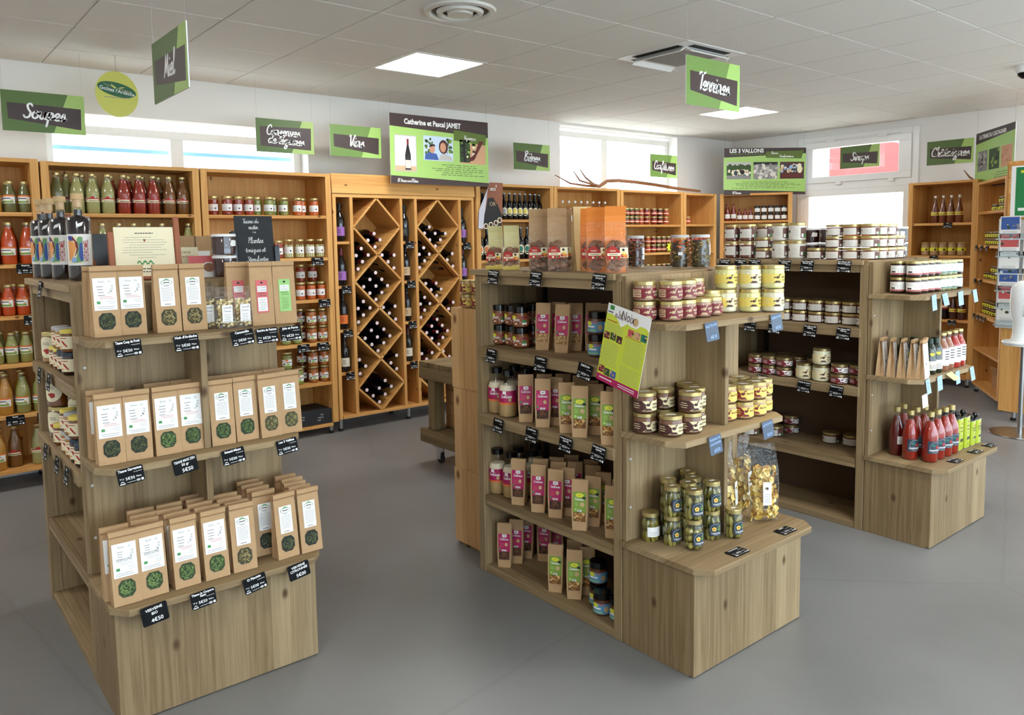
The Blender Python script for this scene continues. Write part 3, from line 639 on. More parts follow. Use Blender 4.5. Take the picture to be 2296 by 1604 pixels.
# soup bottles
def bottle(key, r, H, content, lab, cap='gold', cap_r=None, cap_h=.016, shoulder=.5, neckr=None, fill=.80, n=18, glass='glass', necklen=.16):
    nr = neckr or r*.5; g = MB(); z1 = H*shoulder; z2 = H*(1-necklen)
    def prof(k, top):
        p = [(0, .0), (r*.86*k, .0), (r*k, .007), (r*k, z1)]
        for t in (.3, .6, .85, 1.): p.append(((nr+(r-nr)*(math.cos(t*PI)*.5+.5))*k, z1+(z2-z1)*t))
        return [q for q in p if q[1] <= top]+[((nr if top > z2 else p[-1][0])*k if top > z2 else [q for q in p if q[1] <= top][-1][0]*.92, top)]
    g.lathe(prof(1, H-cap_h*.6), glass, n); parts = [('bottle', g)]
    if content:
        c = MB(); q = prof(.965, H*fill); c.lathe([(a, b+.0015) for a, b in q]+[(0, H*fill+.0015)], content, n); parts.append(('contents', c))
    cr = cap_r or nr*1.12; l = MB(); l.lathe([(cr, H-cap_h), (cr, H-.001), (cr-.0015, H), (0, H)], cap, n); parts.append(('cap', l))
    if lab:
        m = MB(); lab(m, r); parts.append(('label', m))
    kind(key, *parts)
def lab_soup(m, r):
    L_ = curved_lab(m, r, .055, .105, 1.35); L_.rect(0, 1, 0, 1, 'paper'); L_.rect(0, 1, .82, 1, 'orange', 1); L_.rect(.25, .75, .55, .66, 'ink', 1); L_.rect(.1, .9, .06, .3, 'nutgreen', 1); L_.disc(.8, .4, .006, 'tan', 2); L_.disc(.2, .25, .006, 'orange', 2)
def lab_soup2(m, r):
    L_ = curved_lab(m, r, .075, .108, 1.5); L_.rect(0, 1, .0, .12, 'cream'); L_.rect(0, .42, .12, .8, 'cream', 0); L_.rect(.3, 1, .3, .72, 'red', 1); L_.disc(.62, .7, .014, 'red', 0, 14); L_.rect(.34, .92, .3, .52, 'cream', 2); L_.disc(.1, .35, .005, 'red', 2); L_.disc(.2, .3, .005, 'orange', 2)
for k, c in {'green': (150, 150, 84), 'greenl': (168, 164, 104), 'red': (150, 48, 30), 'orange': (186, 86, 24), 'gaz': (190, 74, 30), 'brown': (120, 78, 36), 'yellow': (186, 132, 48), 'dkgreen': (104, 104, 62)}.items():
    bottle('soup_'+k, .042, .255, cmat(c), lab_soup2 if k in ('greenl', 'red', 'brown') else lab_soup, 'gold', .022, .014, .52, .0205, .88, necklen=.13)
    bottle('soups_'+k, .036, .19, cmat(c), lab_soup, 'gold', .022, .014, .52, .0205, .88, necklen=.13)
# vegetable jars on the wall
for k, c, nz in (('carrot', (196, 92, 26), .2), ('tom', (150, 48, 22), .2), ('green', (132, 138, 58), .2), ('white', (196, 192, 130), .25), ('ratat', (164, 92, 28), .2), ('dark', (96, 44, 20), .2)):
    jar('veg_'+k, .037, .134, .014, 'gold', cmat(c, noise=nz), lab_white(.03, .078, 1.15, 'dkbrown'), .84, .9, .82)
    def lw(m, r):
        L_ = curved_lab(m, r, .028, .075, 1.2); L_.rect(0, 1, 0, 1, 'paper'); L_.rect(.38, .62, .72, 1, 'orange', 1); L_.rect(.4, .9, .48, .6, 'ink', 1); L_.disc(.3, .25, .008, 'green1', 1); L_.disc(.6, .2, .01, 'green2', 1, 12, 1.4)
    jar('vegb_'+k, .039, .130, .014, 'gold', cmat(c, noise=nz), lw, .84, .9, .82)
def asparagus():
    m = MB()
    for i in range(11):
        a = 2*PI*i/11; x, y = .0275*math.cos(a), .0275*math.sin(a); m.tube([(x, y, .006), (x*1.03, y*1.03, .06), (x, y, .1)], [.0065, .007, .004], cmat((206, 200, 134)), 6)
    return m
jar('asparagus', .037, .142, .014, 'gold', None, lab_white(.036, .086, 1.15, 'dkbrown'), .86, .9, .8, extra=('asparagus_spears', asparagus()))
# jams
for k, c, lb in (('red', (112, 22, 18), 'cream'), ('orange', (176, 80, 24), 'cream'), ('black', (40, 12, 16), 'cream'), ('green', (84, 74, 28), 'cream')):
    def lj(m, r, lb=lb):
        L_ = curved_lab(m, r, .02, .052, 1.5); L_.rect(0, 1, 0, 1, 'red'); L_.rect(.08, .92, .3, .62, lb, 1); L_.disc(.75, .3, .008, 'orange', 2)
    jar('jam_'+k, .034, .088, .013, 'gold', cmat(c), lj, .82, .92, .84)
for k, b in (('black', (38, 14, 22)),):
    jar('blackjam', .034, .084, .014, 'black', cmat(b), lab_white(.016, .058, 1.1), .84, .94, .84)
jar('chestnut', .04, .13, .012, 'gold', cmat((176, 142, 100)), lambda m, r: (lambda L_: (L_.rect(0, 1, 0, 1, 'nutyel'), L_.disc(.6, .4, .01, 'dkbrown', 1)))(curved_lab(m, r, .045, .078, 1.4)), .86, .92, .86)
jar('chestsmall', .031, .062, .011, 'goldd', cmat((70, 44, 24)), lambda m, r: (lambda L_: (L_.rect(0, 1, 0, 1, 'nutyel'), L_.disc(.6, .4, .007, 'dkbrown', 1)))(curved_lab(m, r, .01, .036, 1.4)), .84, .94, .84)
bottle('passata', .032, .20, cmat((120, 30, 22)), lab_white(.03, .08, 1.1), 'maroon', None, .018, .52, .014, .82)
bottle('passatas', .030, .135, cmat((110, 26, 20)), lab_white(.02, .065, 1.1), 'maroon', .016, .014, .55, .015, .84)
# flip-top syrup
def syrup(key, c):
    bottle(key, .036, .27, cmat(c), lambda m, r: (lambda L_: (L_.rect(0, 1, 0, 1, 'yellow'), L_.rect(.1, .9, .35, .5, 'green1', 1), L_.disc(.75, .5, .008, 'red', 2)))(curved_lab(m, r, .075, .108, 1.4)), 'white', .012, .022, .36, .012, .84, 18, 'glass', .14)
    w = MB(); w.tube([(.014, 0, .235), (.024, 0, .255), (.013, 0, .268)], .0014, 'steel', 5); K[key].append(('wire_clip', w.mesh('wire_clip'), 0, False))
syrup('syrup', (120, 62, 40)); syrup('syrupd', (70, 30, 30))
bottle('cordialdark', .037, .28, None, lambda m, r: (lambda L_: (L_.rect(0, 1, 0, 1, 'red'), L_.rect(.1, .9, .3, .7, 'cream', 1)))(curved_lab(m, r, .1, .15, 1.4)), 'black', .014, .03, .5, .013, glass='blackgloss')
bottle('liqueur', .034, .235, cmat((170, 110, 70)), lab_white(.03, .09, 1.0), 'white', .012, .02, .62, .011, .7)
bottle('liqueurclear', .034, .235, cmat((206, 186, 160)), lab_white(.03, .09, 1.0), 'white', .012, .02, .62, .011, .55)
bottle('liqueurdark', .034, .235, cmat((60, 16, 30)), lab_white(.03, .09, 1.0), 'white', .012, .02, .62, .011, .7)
# beer
def beer(key, H, r, c1):
    def lb(m, rr):
        L_ = curved_lab(m, rr, H*.14, H*.46, 1.15); L_.disc(.5, .5, H*.155, 'cream', 0, 18, .75); L_.disc(.5, .56, H*.09, c1, 1, 14, .8); L_.rect(.3, .7, .14, .26, 'ink', 1)
    bottle(key, r, H, None, lb, 'lgrey', .0135, .012, .55, .0125, glass='blackgloss', necklen=.22)
beer('beer_w', .245, .031, 'yellow'); beer('beer_b', .245, .031, 'lgrey'); beer('beer_o', .30, .038, 'orange'); beer('beer_g', .30, .038, 'teal')
jar('darkjar', .034, .075, .014, 'black', cmat((22, 12, 12)), None, .84, .94, .86)
# wine bottles
def wine(key, foil='winecap', end='capend'):
    g = MB(); R_ = .0385
    g.lathe([(0, .006), (.024, .0), (.035, .0), (R_, .006), (R_, .165), (.034, .19), (.022, .218), (.0148, .235), (.0138, .29)], 'wine', 18)
    f = MB(); f.lathe([(.0152, .24), (.0150, .298), (.0145, .3)], foil, 14); e = MB(); e.lathe([(.0146, .3), (.012, .3012), (0, .3014)], end, 14)
    kind(key, ('bottle', g), ('capsule', f), ('capsule_top', e))
wine('wine_red'); wine('wine_black', 'black'); 
def winel(key, foil, lc, z0=.045, z1=.115):
    wine(key, foil, foil); m = MB(); L_ = curved_lab(m, .0386, z0, z1, 1.35); L_.rect(0, 1, 0, 1, lc); L_.lines(.3, .7, .25, .8, 3, 'ink' if lc != 'black' else 'grey', 1, .5, 5, .25); K[key].append(('label', m.mesh('label'), 0, False))
mat('winelab', (232, 226, 206), .6); mat('oliveglass', (96, 88, 46), .5); mat('lilac', (160, 108, 184), .6)
for k, f, c in (('lilac', 'black', 'lilac'), ('lilacr', 'winecap', 'lilac'), ('orange', 'black', 'orange'), ('white', 'black', 'winelab'), ('dark', 'black', 'black'), ('tan', 'black', 'tan'), ('whiter', 'winecap', 'winelab')): winel('winel_'+k, f, c)
# honey
def lab_honey_round(m, r):
    L_ = curved_lab(m, r, .02, .11, .95); L_.disc(.5, .5, .043, 'cream', 0, 22); L_.disc(.55, .32, .012, 'red', 1, 5, 1.2, .6); L_.disc(.4, .36, .006, 'red', 1, 4); L_.lines(.3, .7, .58, .74, 2, 'grey', 1)
for k, c in (('a', 'honeyl'), ('b', 'honey')): jar('honeybig_'+k, .047, .125, .016, 'gold', c, lab_honey_round, .88, .9, .86)
def lab_honey(m, r):
    L_ = curved_lab(m, r, .014, .060, .95); L_.rect(0, 1, 0, 1, 'cream'); L_.poly([(.3, .7), (.5, .62), (.75, .2), (.68, .15), (.45, .45)], 'red', 1); L_.rect(.2, .7, .82, .88, 'red', 1); L_.disc(.3, .2, .004, 'orange', 1)
for k, c, ld in (('y', 'honey', 'yellow'), ('b', 'darkjam', 'navy'), ('w', 'honeyl', 'lgrey')): jar('honey_'+k, .031, .083, .013, ld, c, lab_honey, .84, .92, .86)
# nut spreads and blue jars, black lids
def lab_nut(base):
    def f(m, r):
        L_ = curved_lab(m, r, .010, .052, 1.9); L_.rect(0, 1, 0, 1, base); L_.disc(.28, .82, .010, 'nutyel', 1, 6, 1.4)
        R = random.Random(4)
        if base == 'cyan':
            L_.disc(.62, .45, .012, 'cork', 1, 14, .85); L_.rect(.2, .45, .45, .6, 'white', 1); L_.rect(.15, .5, .12, .22, 'lime', 1); L_.rect(.4, .55, .85, .95, 'pinklab', 1)
        else:
            L_.text("Noix", .36, .46, .017, 'white', 2, .02)
            for i in range(9): L_.disc(.22+R.random()*.3, .1+R.random()*.28, .0035, 'cream' if i % 2 else 'dkbrown', 2, 5)
            L_.rect(.56, .72, .3, .55, 'bio', 1); L_.rect(.56, .72, .08, .28, 'paper', 1); L_.rect(.55, .78, .72, .9, 'maroon', 1)
    return f
mat('nutlab', (150, 78, 44), .45)
jar('spread', .037, .090, .024, 'blackgloss', cmat((126, 74, 36)), lab_nut('nutlab'), .68, .93, .70, lidr=.036)
jar('bluejar', .037, .090, .024, 'blackgloss', cmat((110, 62, 34)), lab_nut('cyan'), .68, .93, .70, lidr=.036)
def lab_cookb(m, r):
    L_ = curved_lab(m, r, .058, .118, 1.7); L_.rect(0, 1, 0, 1, 'magenta'); L_.rect(.34, .46, .76, .98, 'paper', 1); L_.script("Cooki'noix", .46, .5, .007, 'white', 2, .22, 0, .05); L_.disc(.58, .35, .009, 'cork', 2, 10, .8); L_.rect(.1, .8, .0, .14, 'orange', 1)
def cookbottle():
    r, H = .040, .205; g = MB(); g.lathe([(0, 0), (r*.86, 0), (r, .007), (r, .125), (.036, .145), (.024, .165), (.022, .19)], 'glass', 20)
    a = MB(); a.lathe([(0, .003), (r*.84, .003), (r*.96, .009), (r*.96, .06), (0, .06)], mat('oats', (188, 156, 104), .8, noise=.35, nscale=220), 20)
    b = MB(); b.lathe([(r*.96, .06), (r*.96, .122), (.032, .14), (0, .143)], mat('flour', (236, 222, 192), .9), 20)
    l = MB(); l.lathe([(.026, .18), (.026, .203), (.024, .205), (0, .205)], 'blackgloss', 20); m = MB(); lab_cookb(m, r)
    kind('cookbottle', ('bottle', g), ('oat_layer', a), ('flour_layer', b), ('lid', l), ('label', m))
cookbottle()
# terrine jars
def lab_terr(l, rr, pic, bg, t1, t2, sp=1.9, z0=.010, z1=.046, split=.52, inset=False):
    def f(m, r):
        L_ = curved_lab(m, r, z0, z1, sp); h = z1-z0; L_.rect(0, 1, 0, 1, bg)
        if inset: L_.rect(.08, split-.16, .12, .88, l, 1)
        else: L_.rect(0, split-.12, 0, 1, l, 1); L_.poly([(split-.12, 0), (split-.02, .25), (split-.05, .7), (split-.12, 1)], l, 1)
        L_.lines(.16, .36, .2, .85, 3, bg, 2, .3, 2, .3)
        u = split+.02; L_.disc(u, .62, h*.15, pic, 2, 9, 1.3); L_.rect(u+.03, u+.05, .68, .95, pic, 2); L_.disc(u+.065, .93, h*.06, pic, 2, 6, 1.6); L_.poly([(u-.1, .5), (u-.07, .72), (u-.03, .6)], pic, 2); L_.rect(u-.06, u+.06, .12, .26, pic, 2); L_.rect(u-.09, u+.09, .04, .14, pic, 2)
        if t1: L_.text(t1, split+.22, .56, h*.27, rr, 2, .02, 0, .034)
        if t2: L_.text(t2, split+.22, .24, h*.27, rr, 2, .02, 0, .034)
    return f
jar('rillette', .041, .070, .013, 'gold', cmat((170, 128, 100)), lab_terr('tan', 'cream', 'tan', 'maroon', 'RILLETTES', "D'OIE", inset=True), .80, .93, .80, 22)
jar('rillettem', .041, .070, .013, 'gold', cmat((170, 128, 100)), lab_terr('tan', 'cream', 'tan', 'maroon', 'RILLETTES', "D'OIE", inset=True), .80, .93, .80, 22)
mat('plab', (238, 222, 176), .6); mat('ylab', (238, 214, 108), .6); mat('palefat', (232, 226, 190), .3, coat=.4); mat('yfat', (226, 220, 146), .3, coat=.4)
jar('confit', .042, .074, .013, 'gold', cmat((128, 86, 60)), lab_terr('dkbrown', 'dkbrown', 'dkbrown', 'plab', 'TERRINE', 'CHATAIGNES'), .80, .93, .80, 22)
jar('rilly', .040, .066, .013, 'gold', cmat((196, 150, 110)), lab_terr('maroon', 'maroon', 'maroon', 'ylab', 'RILLETTES', None, split=.46), .80, .93, .80, 20)
jar('fat', .0425, .090, .013, 'gold', 'palefat', lab_terr('ylab', 'dkbrown', 'dkbrown', 'plab', 'GRAISSE', "D'OIE", z0=.022, z1=.058), .84, .93, .86, 22)
jar('fatb', .0425, .090, .013, 'gold', 'yfat', lab_terr('ylab', 'dkbrown', 'dkbrown', 'ylab', 'GRAISSE', "D'OIE", z0=.022, z1=.058), .84, .93, .86, 22)
jar('duckfat', .045, .088, .013, 'goldd', 'palefat', lab_terr('plab', 'dkbrown', 'dkbrown', 'plab', 'GRAISSE', 'DE CANARD', z0=.016, z1=.056), .84, .93, .86, 20)
jar('foie', .042, .052, .013, 'goldd', cmat((140, 90, 66)), lab_terr('maroon', 'dkbrown', 'maroon', 'paper', 'TERRINE', 'DE CANARD', z0=.007, z1=.034), .74, .95, .74, 20)
mat('labgrey', (226, 220, 210), .6); mat('labbrown', (112, 80, 72), .6)
def lab_porc(z0, z1, sp=1.5):
    def f(m, r):
        L_ = curved_lab(m, r, z0, z1, sp); L_.rect(0, .64, 0, 1, 'labgrey'); L_.rect(.64, 1, .0, .95, 'labbrown', 0); L_.disc(.1, .6, (z1-z0)*.13, 'ink', 1, 10); L_.lines(.26, .58, .15, .8, 4, 'lgrey', 1, .4, 2, .22); L_.rect(.68, .78, .08, .4, 'paper', 1); L_.rect(.82, .95, .08, .4, 'bio', 1)
    return f
for k, c in (('a', (140, 84, 60)), ('b', (120, 64, 46))):
    jar('porc_'+k, .045, .060, .013, 'gold', cmat(c), lab_porc(.006, .040), .74, .95, .76, 20)
jar('porctall', .046, .098, .013, 'gold', cmat((112, 58, 44)), lab_porc(.02, .070, 1.3), .84, .93, .80, 20); jar('porcwhite', .046, .098, .013, 'gold', mat('lard', (232, 228, 216), .4, coat=.4), lab_porc(.016, .074, 1.3), .84, .93, .84, 20)
def lab_tagdark(m, r):
    L_ = curved_lab(m, r, .035, .06, .35); L_.poly([(0, .3), (.2, 0), (1, .1), (1, .9), (.2, 1)], 'paper', 0)
jar('darkpot', .046, .083, .010, 'white', 'darkjam', lab_tagdark, .86, .95, .90, 20)
# mustard style jars with white labels on the right end display
def lab_w2(c):
    def f(m, r):
        L_ = curved_lab(m, r, .014, .058, 1.35); L_.rect(0, 1, 0, 1, 'paper'); L_.rect(.06, .94, .03, .15, c, 1); L_.rect(.1, .3, .22, .38, 'ink', 1); L_.poly([(.42, .3), (.58, .3), (.58, .62), (.42, .62)], 'lgrey', 1); L_.poly([(.44, .33), (.56, .33), (.56, .59), (.44, .59)], 'paper', 2); L_.lines(.66, .92, .25, .9, 4, 'grey', 1, .3, 6, .25); L_.lines(.1, .4, .6, .92, 3, 'lgrey', 1, .3, 7, .25)
    return f
jar('sauce_r', .036, .080, .012, 'gold', cmat((58, 26, 20)), lab_w2('red'), .82, .92, .84); jar('sauce_g', .031, .078, .012, 'gold', cmat((156, 166, 128)), lab_w2('teal'), .82, .92, .84); jar('sauce_k', .031, .078, .012, 'gold', cmat((28, 22, 24)), lab_w2('lgrey'), .82, .92, .84)
# pickles
def gherkins(seed, round_=False):
    m = MB(); R = random.Random(seed); cs = [cmat((138, 128, 52), .2, .7), cmat((112, 106, 38), .2, .7), cmat((160, 148, 74), .2, .7)]
    for i in range(7):
        a = 2*PI*i/7+R.uniform(-.1, .1); rr = .0205
        for z in ((.02, .062) if not round_ else (.016, .040, .066)):
            x, y, zz = rr*math.cos(a), rr*math.sin(a), z+R.uniform(-.004, .004)
            if round_: m.blob((x, y, zz), (.0112, .0105, .0125), cs[R.randrange(3)], R.randrange(99), .08, 8)
            else:
                t = R.uniform(-.25, .25); M = Matrix.Rotation(a, 3, 'Z') @ Matrix.Rotation(t, 3, 'X'); m.blob((x, y, zz), (.0108, .0100, .025), cs[R.randrange(3)], R.randrange(99), .07, 8, M)
    m.lathe([(0, .004), (.017, .004), (.017, .085), (0, .085)], cmat((70, 66, 24), .3), 12); return m
def lab_pick(m, r):
    L_ = curved_lab(m, r, .018, .066, .72); L_.rect(0, 1, 0, 1, 'navy'); W_, H_ = L_.W, L_.H
    L_.disc(.5, .52, .0215, 'lgrey', 1, 22); L_.disc(.5, .52, .0203, 'navy', 2, 22); L_.rect(.06, .94, .12, .3, 'navy', 3); L_.text('CORNICHONS', .5, .16, .0085, 'paper', 4, .02, 0, .036)
    L_.disc(.36, .55, .009, 'yellow', 4, 5, 1, PI/2); L_.disc(.36, .55, .004, 'orange', 5, 8); L_.disc(.68, .5, .0045, 'nutgreen', 4, 8, .6); L_.disc(.78, .56, .0045, 'nutgreen', 4, 8, .6); L_.poly([(.5, .66), (.75, .78), (.88, .7), (.7, .68)], 'nutgreen', 4)
for n, rd in ((0, False), (1, True), (2, False)):
    jar('pickle%d' % n, .034, .108, .015, 'gold', None, lab_pick, .80, .84, .8, 20, ('gherkins', gherkins(n+3, rd)))
jar('picklew', .034, .108, .015, 'gold', None, lab_white(.022, .058, .95), .80, .84, .8, 20, ('gherkins', gherkins(9)))
for n in range(3):
    m = MB(); m.poly([(-.010, -.006, .1084), (.010, -.006, .1084), (.010, .006, .1084), (-.010, .006, .1084)], 'paper'); K['pickle%d' % n].append(('price_sticker', m.mesh('price_sticker'), 0, False))
for key, hh in (('confit', .0742), ('rilly', .0662)):
    m = MB(); m.poly([(-.017, -.008, hh), (.017, -.008, hh), (.017, .008, hh), (-.017, .008, hh)], 'paper'); K[key+'_s'] = K[key]+[('price_sticker', m.mesh('price_sticker'), 0, False)]
# big preserve jars
def bigjar(key, cols, seed, r=.039, H=.137):
    R = random.Random(seed); m = MB()
    for i in range(120):
        a = R.random()*2*PI; z = R.uniform(.008, H*.84); q = r*.84; M = Matrix.Rotation(R.random()*6, 3, 'Z') @ Matrix.Rotation(R.random()*3, 3, 'X')
        m.blob((q*math.cos(a), q*math.sin(a), z), (.010, .006, .0035), cmat(cols[min(len(cols)-1, int((1-z/(H*.84))*len(cols)*.999+R.uniform(-.3, .3)))], .25, .5), R.randrange(999), .2, 6, M)
    m.lathe([(0, .004), (r*.8, .004), (r*.8, H*.84), (0, H*.84)], cmat(tuple(int(x*.6) for x in cols[-1])), 14)
    jar(key, r, H, .012, 'lgrey', None, None, .82, .92, .8, 22, ('preserve', m))
bigjar('bigjar_m', [(128, 70, 40), (112, 56, 32), (96, 60, 36)], 3); bigjar('bigjar_a', [(196, 96, 32), (150, 110, 52), (126, 106, 54), (92, 74, 40)], 4); bigjar('bigjar_b', [(150, 120, 66), (126, 112, 62), (104, 90, 48)], 5)
for k, (u, v) in {'bigjar_m': (.75, .055), 'bigjar_a': (-.4, .06), 'bigjar_b': (1.0, .075)}.items():
    m = MB(); L_ = curved_lab(m, .0392, v-.02 if k != 'bigjar_a' else v-.006, v+.03 if k != 'bigjar_a' else v+.006, .22 if k == 'bigjar_a' else .3, u); L_.rect(0, 1, 0, 1, 'paper'); L_.lines(.15, .85, .1, .9, 6, 'lgrey') if k != 'bigjar_a' else None; K[k].append(('label', m.mesh('label'), 0, False))
# tomato bottles, oil, juice, tins
def lab_tom(m, r):
    L_ = curved_lab(m, r, .045, .105, 1.0); L_.rect(0, 1, 0, 1, 'navy'); L_.disc(.5, .5, .027, 'lgrey', 1, 22); L_.disc(.5, .5, .0255, 'navy', 2, 22); L_.disc(.6, .52, .008, 'red', 3, 10); L_.rect(.1, .9, .2, .33, 'lgrey', 3); L_.disc(.35, .66, .006, 'teal', 3, 7, 1.6)
bottle('tomato', .037, .245, cmat((150, 34, 22)), lab_tom, 'gold', .0165, .024, .52, .0145, .80)
bottle('tomatow', .037, .245, cmat((96, 20, 20)), lab_white(.06, .1, .5), 'gold', .0165, .024, .52, .0145, .80)
def lab_juice(m, r):
    L_ = curved_lab(m, r, .03, .115, .75); L_.rect(0, 1, 0, 1, 'paper')
    for w in (.82, .66, .5, .36): L_.rect(.25, .8, w, w+.05, 'ink', 1)
bottle('juice_r', .036, .195, cmat((170, 40, 34)), lab_juice, 'gold', .020, .013, .55, .018, .84); bottle('juice_b', .036, .195, cmat((150, 96, 70)), lab_juice, 'gold', .020, .013, .55, .018, .84)
def oil():
    g = MB(); r = .034; g.lathe([(0, 0), (r*.9, 0), (r, .008), (r, .07), (r*.84, .088), (r*.97, .112), (r*.8, .138), (.014, .158), (.014, .168)], mat('oilglass', (16, 26, 12), .12, coat=.6), 20)
    c = MB(); c.lathe([(.0175, .15), (.0175, .177), (0, .177)], mat('capgreen', (14, 40, 30), .3), 16); m = MB(); L_ = curved_lab(m, r, .022, .068, 1.3); L_.rect(0, 1, 0, 1, 'winelab'); L_.lines(.2, .8, .1, .6, 3, 'grey')
    e = MB(); curved_lab(e, r*.92, .09, .12, .5, -.3).disc(.5, .5, .012, 'nutyel', 1, 16); kind('oil', ('bottle', g), ('cap', c), ('label', m), ('emblem', e))
oil()
def tin(key, w, d, H):
    b = MB(); c = .008; pts = [(-w/2+c, -d/2), (w/2-c, -d/2), (w/2, -d/2+c), (w/2, d/2-c), (w/2-c, d/2), (-w/2+c, d/2), (-w/2, d/2-c), (-w/2, -d/2+c)]
    b.prism(pts, 0, H, mat('tinlime', (176, 190, 40), .35)); r = MB()
    r.prism([(x*1.03, y*1.03) for x, y in pts], H, H+.004, 'steel').prism([(x*1.02, y*1.02) for x, y in pts], -.0, .004, 'steel')
    cp = MB(); cp.lathe([(.009, 0), (.009, .01), (.016, .012), (.018, .022), (.012, .032), (0, .034)], 'blackgloss', 14, (-w*.12, 0, H+.003))
    m = MB(); L_ = Lab(m, flatfn(-w/2+.006, w/2-.006, .01, H-.01, -d/2), w-.012, H-.02); L_.text('Huile', .42, .72, .017, 'dkbrown', 1, .01); L_.text("d'olive", .45, .6, .014, 'dkbrown', 1, .01); L_.disc(.55, .9, .007, 'red', 1, 6); L_.lines(.2, .6, .42, .54, 2, 'green1'); L_.rect(.12, .92, .24, .35, 'black', 1); L_.lines(.2, .7, .04, .14, 2, 'green1')
    kind(key, ('tin', b), ('rim', r), ('cap', cp), ('print', m))
tin('tin', .062, .05, .162); tin('tins', .052, .044, .128)
# cordial bottle with cork and painted label
def cordial():
    g = MB(); r = .042; g.lathe([(0, .012), (.03, .0), (r-.002, .0), (r, .006), (r, .222), (r-.006, .234), (.017, .243), (.0155, .25), (.0155, .29), (.018, .292), (.018, .298)], 'glass', 22)
    c = MB(); c.lathe([(0, .014), (.028, .004), (r*.93, .004), (r*.955, .01), (r*.955, .218), (r*.82, .230), (.0145, .240), (.0142, .262), (0, .262)], mat('cordial', (22, 9, 12), .15, coat=.5), 22)
    k = MB(); k.lathe([(.0145, .270), (.0145, .299), (.021, .299), (.021, .319), (.019, .321), (0, .321)], 'cork', 16)
    m = MB(); L_ = curved_lab(m, r, .058, .172, 1.2); L_.rect(0, 1, 0, 1, 'paper'); mat('pgreen', (110, 160, 110), .6); mat('pblue', (58, 84, 160), .6); mat('porange', (236, 160, 90), .6)
    L_.rect(.12, .62, .06, .94, 'cream', 1); L_.poly([(.12, .1), (.3, .3), (.42, .6), (.3, .78), (.12, .8)], 'porange', 2); L_.poly([(.12, .9), (.3, .93), (.46, .72), (.47, .5), (.38, .32), (.34, .28), (.42, .52), (.36, .78), (.12, .86)], 'maroon', 3)
    L_.poly([(.12, .94), (.26, .94), (.34, .8), (.2, .78), (.12, .84)], 'pblue', 3); L_.poly([(.44, .84), (.5, .92), (.62, .9), (.62, .12), (.3, .08), (.42, .3)], 'pgreen', 2); L_.poly([(.52, .7), (.6, .74), (.62, .2), (.54, .12), (.48, .3)], 'pblue', 3); L_.poly([(.2, .18), (.3, .28), (.42, .22), (.38, .12), (.26, .08)], 'notelight', 3)
    L_.text('HYDROMEL', .80, .47, .024, 'red', 4, .01, PI/2, .078)
    s = MB(); q = curved_lab(s, r, .195, .217, .30, .15); q.poly([(.0, .0), (.75, .35), (1, 1), (.25, .65)], 'paper', 0)
    kind('cordial', ('bottle', g), ('cordial', c), ('cork', k), ('label', m), ('sticker', s))
cordial()
# ---------------------------------------------------------------- bags
HERB = {'a': ((58, 66, 40), (92, 98, 62), (34, 38, 26)), 'b': ((92, 84, 48), (166, 148, 96), (60, 58, 34)), 'c': ((84, 110, 52), (120, 142, 82), (46, 62, 30)), 'd': ((120, 110, 62), (158, 150, 96), (70, 68, 40)), 'e': ((70, 92, 44), (104, 124, 66), (40, 54, 28))}
def bag_body(w, d, h, g=.014, top=.010, m='kraft', fold=True):
    b = MB(); secs = []
    for t in (0, .12, .4, .7, .93, 1):
        dp = d*(1-t)+top*t; gg = g*min(1, t*1.6); bw = w/2*(1+.02*math.sin(t*PI))*(1 if fold else .88+.12*min(1, t*2.5)); z = t*h
        secs.append([(-bw, -dp/2, z), (bw, -dp/2, z), (bw-gg, 0, z), (bw, dp/2, z), (-bw, dp/2, z), (-bw+gg, 0, z)])
    b.loft(secs, m)
    if fold: b.box(-w/2-.001, w/2+.001, -top/2-.005, top/2, h-.013, h+.002, m).box(-w/2, w/2, -top/2-.0052, -top/2-.004, h-.0165, h-.013, 'kraftd')
    return b
def bag_fn(x0, x1, z0, z1, d, h, top=.010):
    def fn(u, w, e):
        z = z0+(z1-z0)*w; t = z/h; return (x0+(x1-x0)*u, -(d*(1-t)+top*t)/2-e-.0012, z)
    return fn
def herb_window(key, cz, rx, rz, d, h, pal, seed):
    R = random.Random(seed); m = MB(); ms = [mat('herb_%s%d' % (pal, i), c, .7) for i, c in enumerate(HERB[pal])]
    L_ = Lab(m, bag_fn(-rx, rx, cz-rz, cz+rz, d, h), 2*rx, 2*rz); pts = [(.5+.5*x, .5+.5*y) for x, y in ((-.55, -1), (.55, -1), (1, -.5), (1, .5), (.55, 1), (-.55, 1), (-1, .5), (-1, -.5))]
    L_.poly(pts, ms[2], 0)
    for i in range(75):
        a = R.random()*6.28; q = math.sqrt(R.random())*.42; u, v = .5+q*math.cos(a), .5+q*math.sin(a); b = R.random()*6.28; l, s = R.uniform(.06, .15), R.uniform(.02, .05)
        if pal == 'd': l *= .6
        e = R.uniform(1, 5); c, n = math.cos(b), math.sin(b); P = [(u+l*c, v+l*n), (u-s*n, v+s*c), (u-l*c, v-l*n), (u+s*n, v-s*c)]
        m.poly([L_.fn(min(.97, max(.03, x)), min(.97, max(.03, y)), .0005*(e+(k % 2)*1.5)) for k, (x, y) in enumerate(P)], ms[R.randrange(2)])
    return m
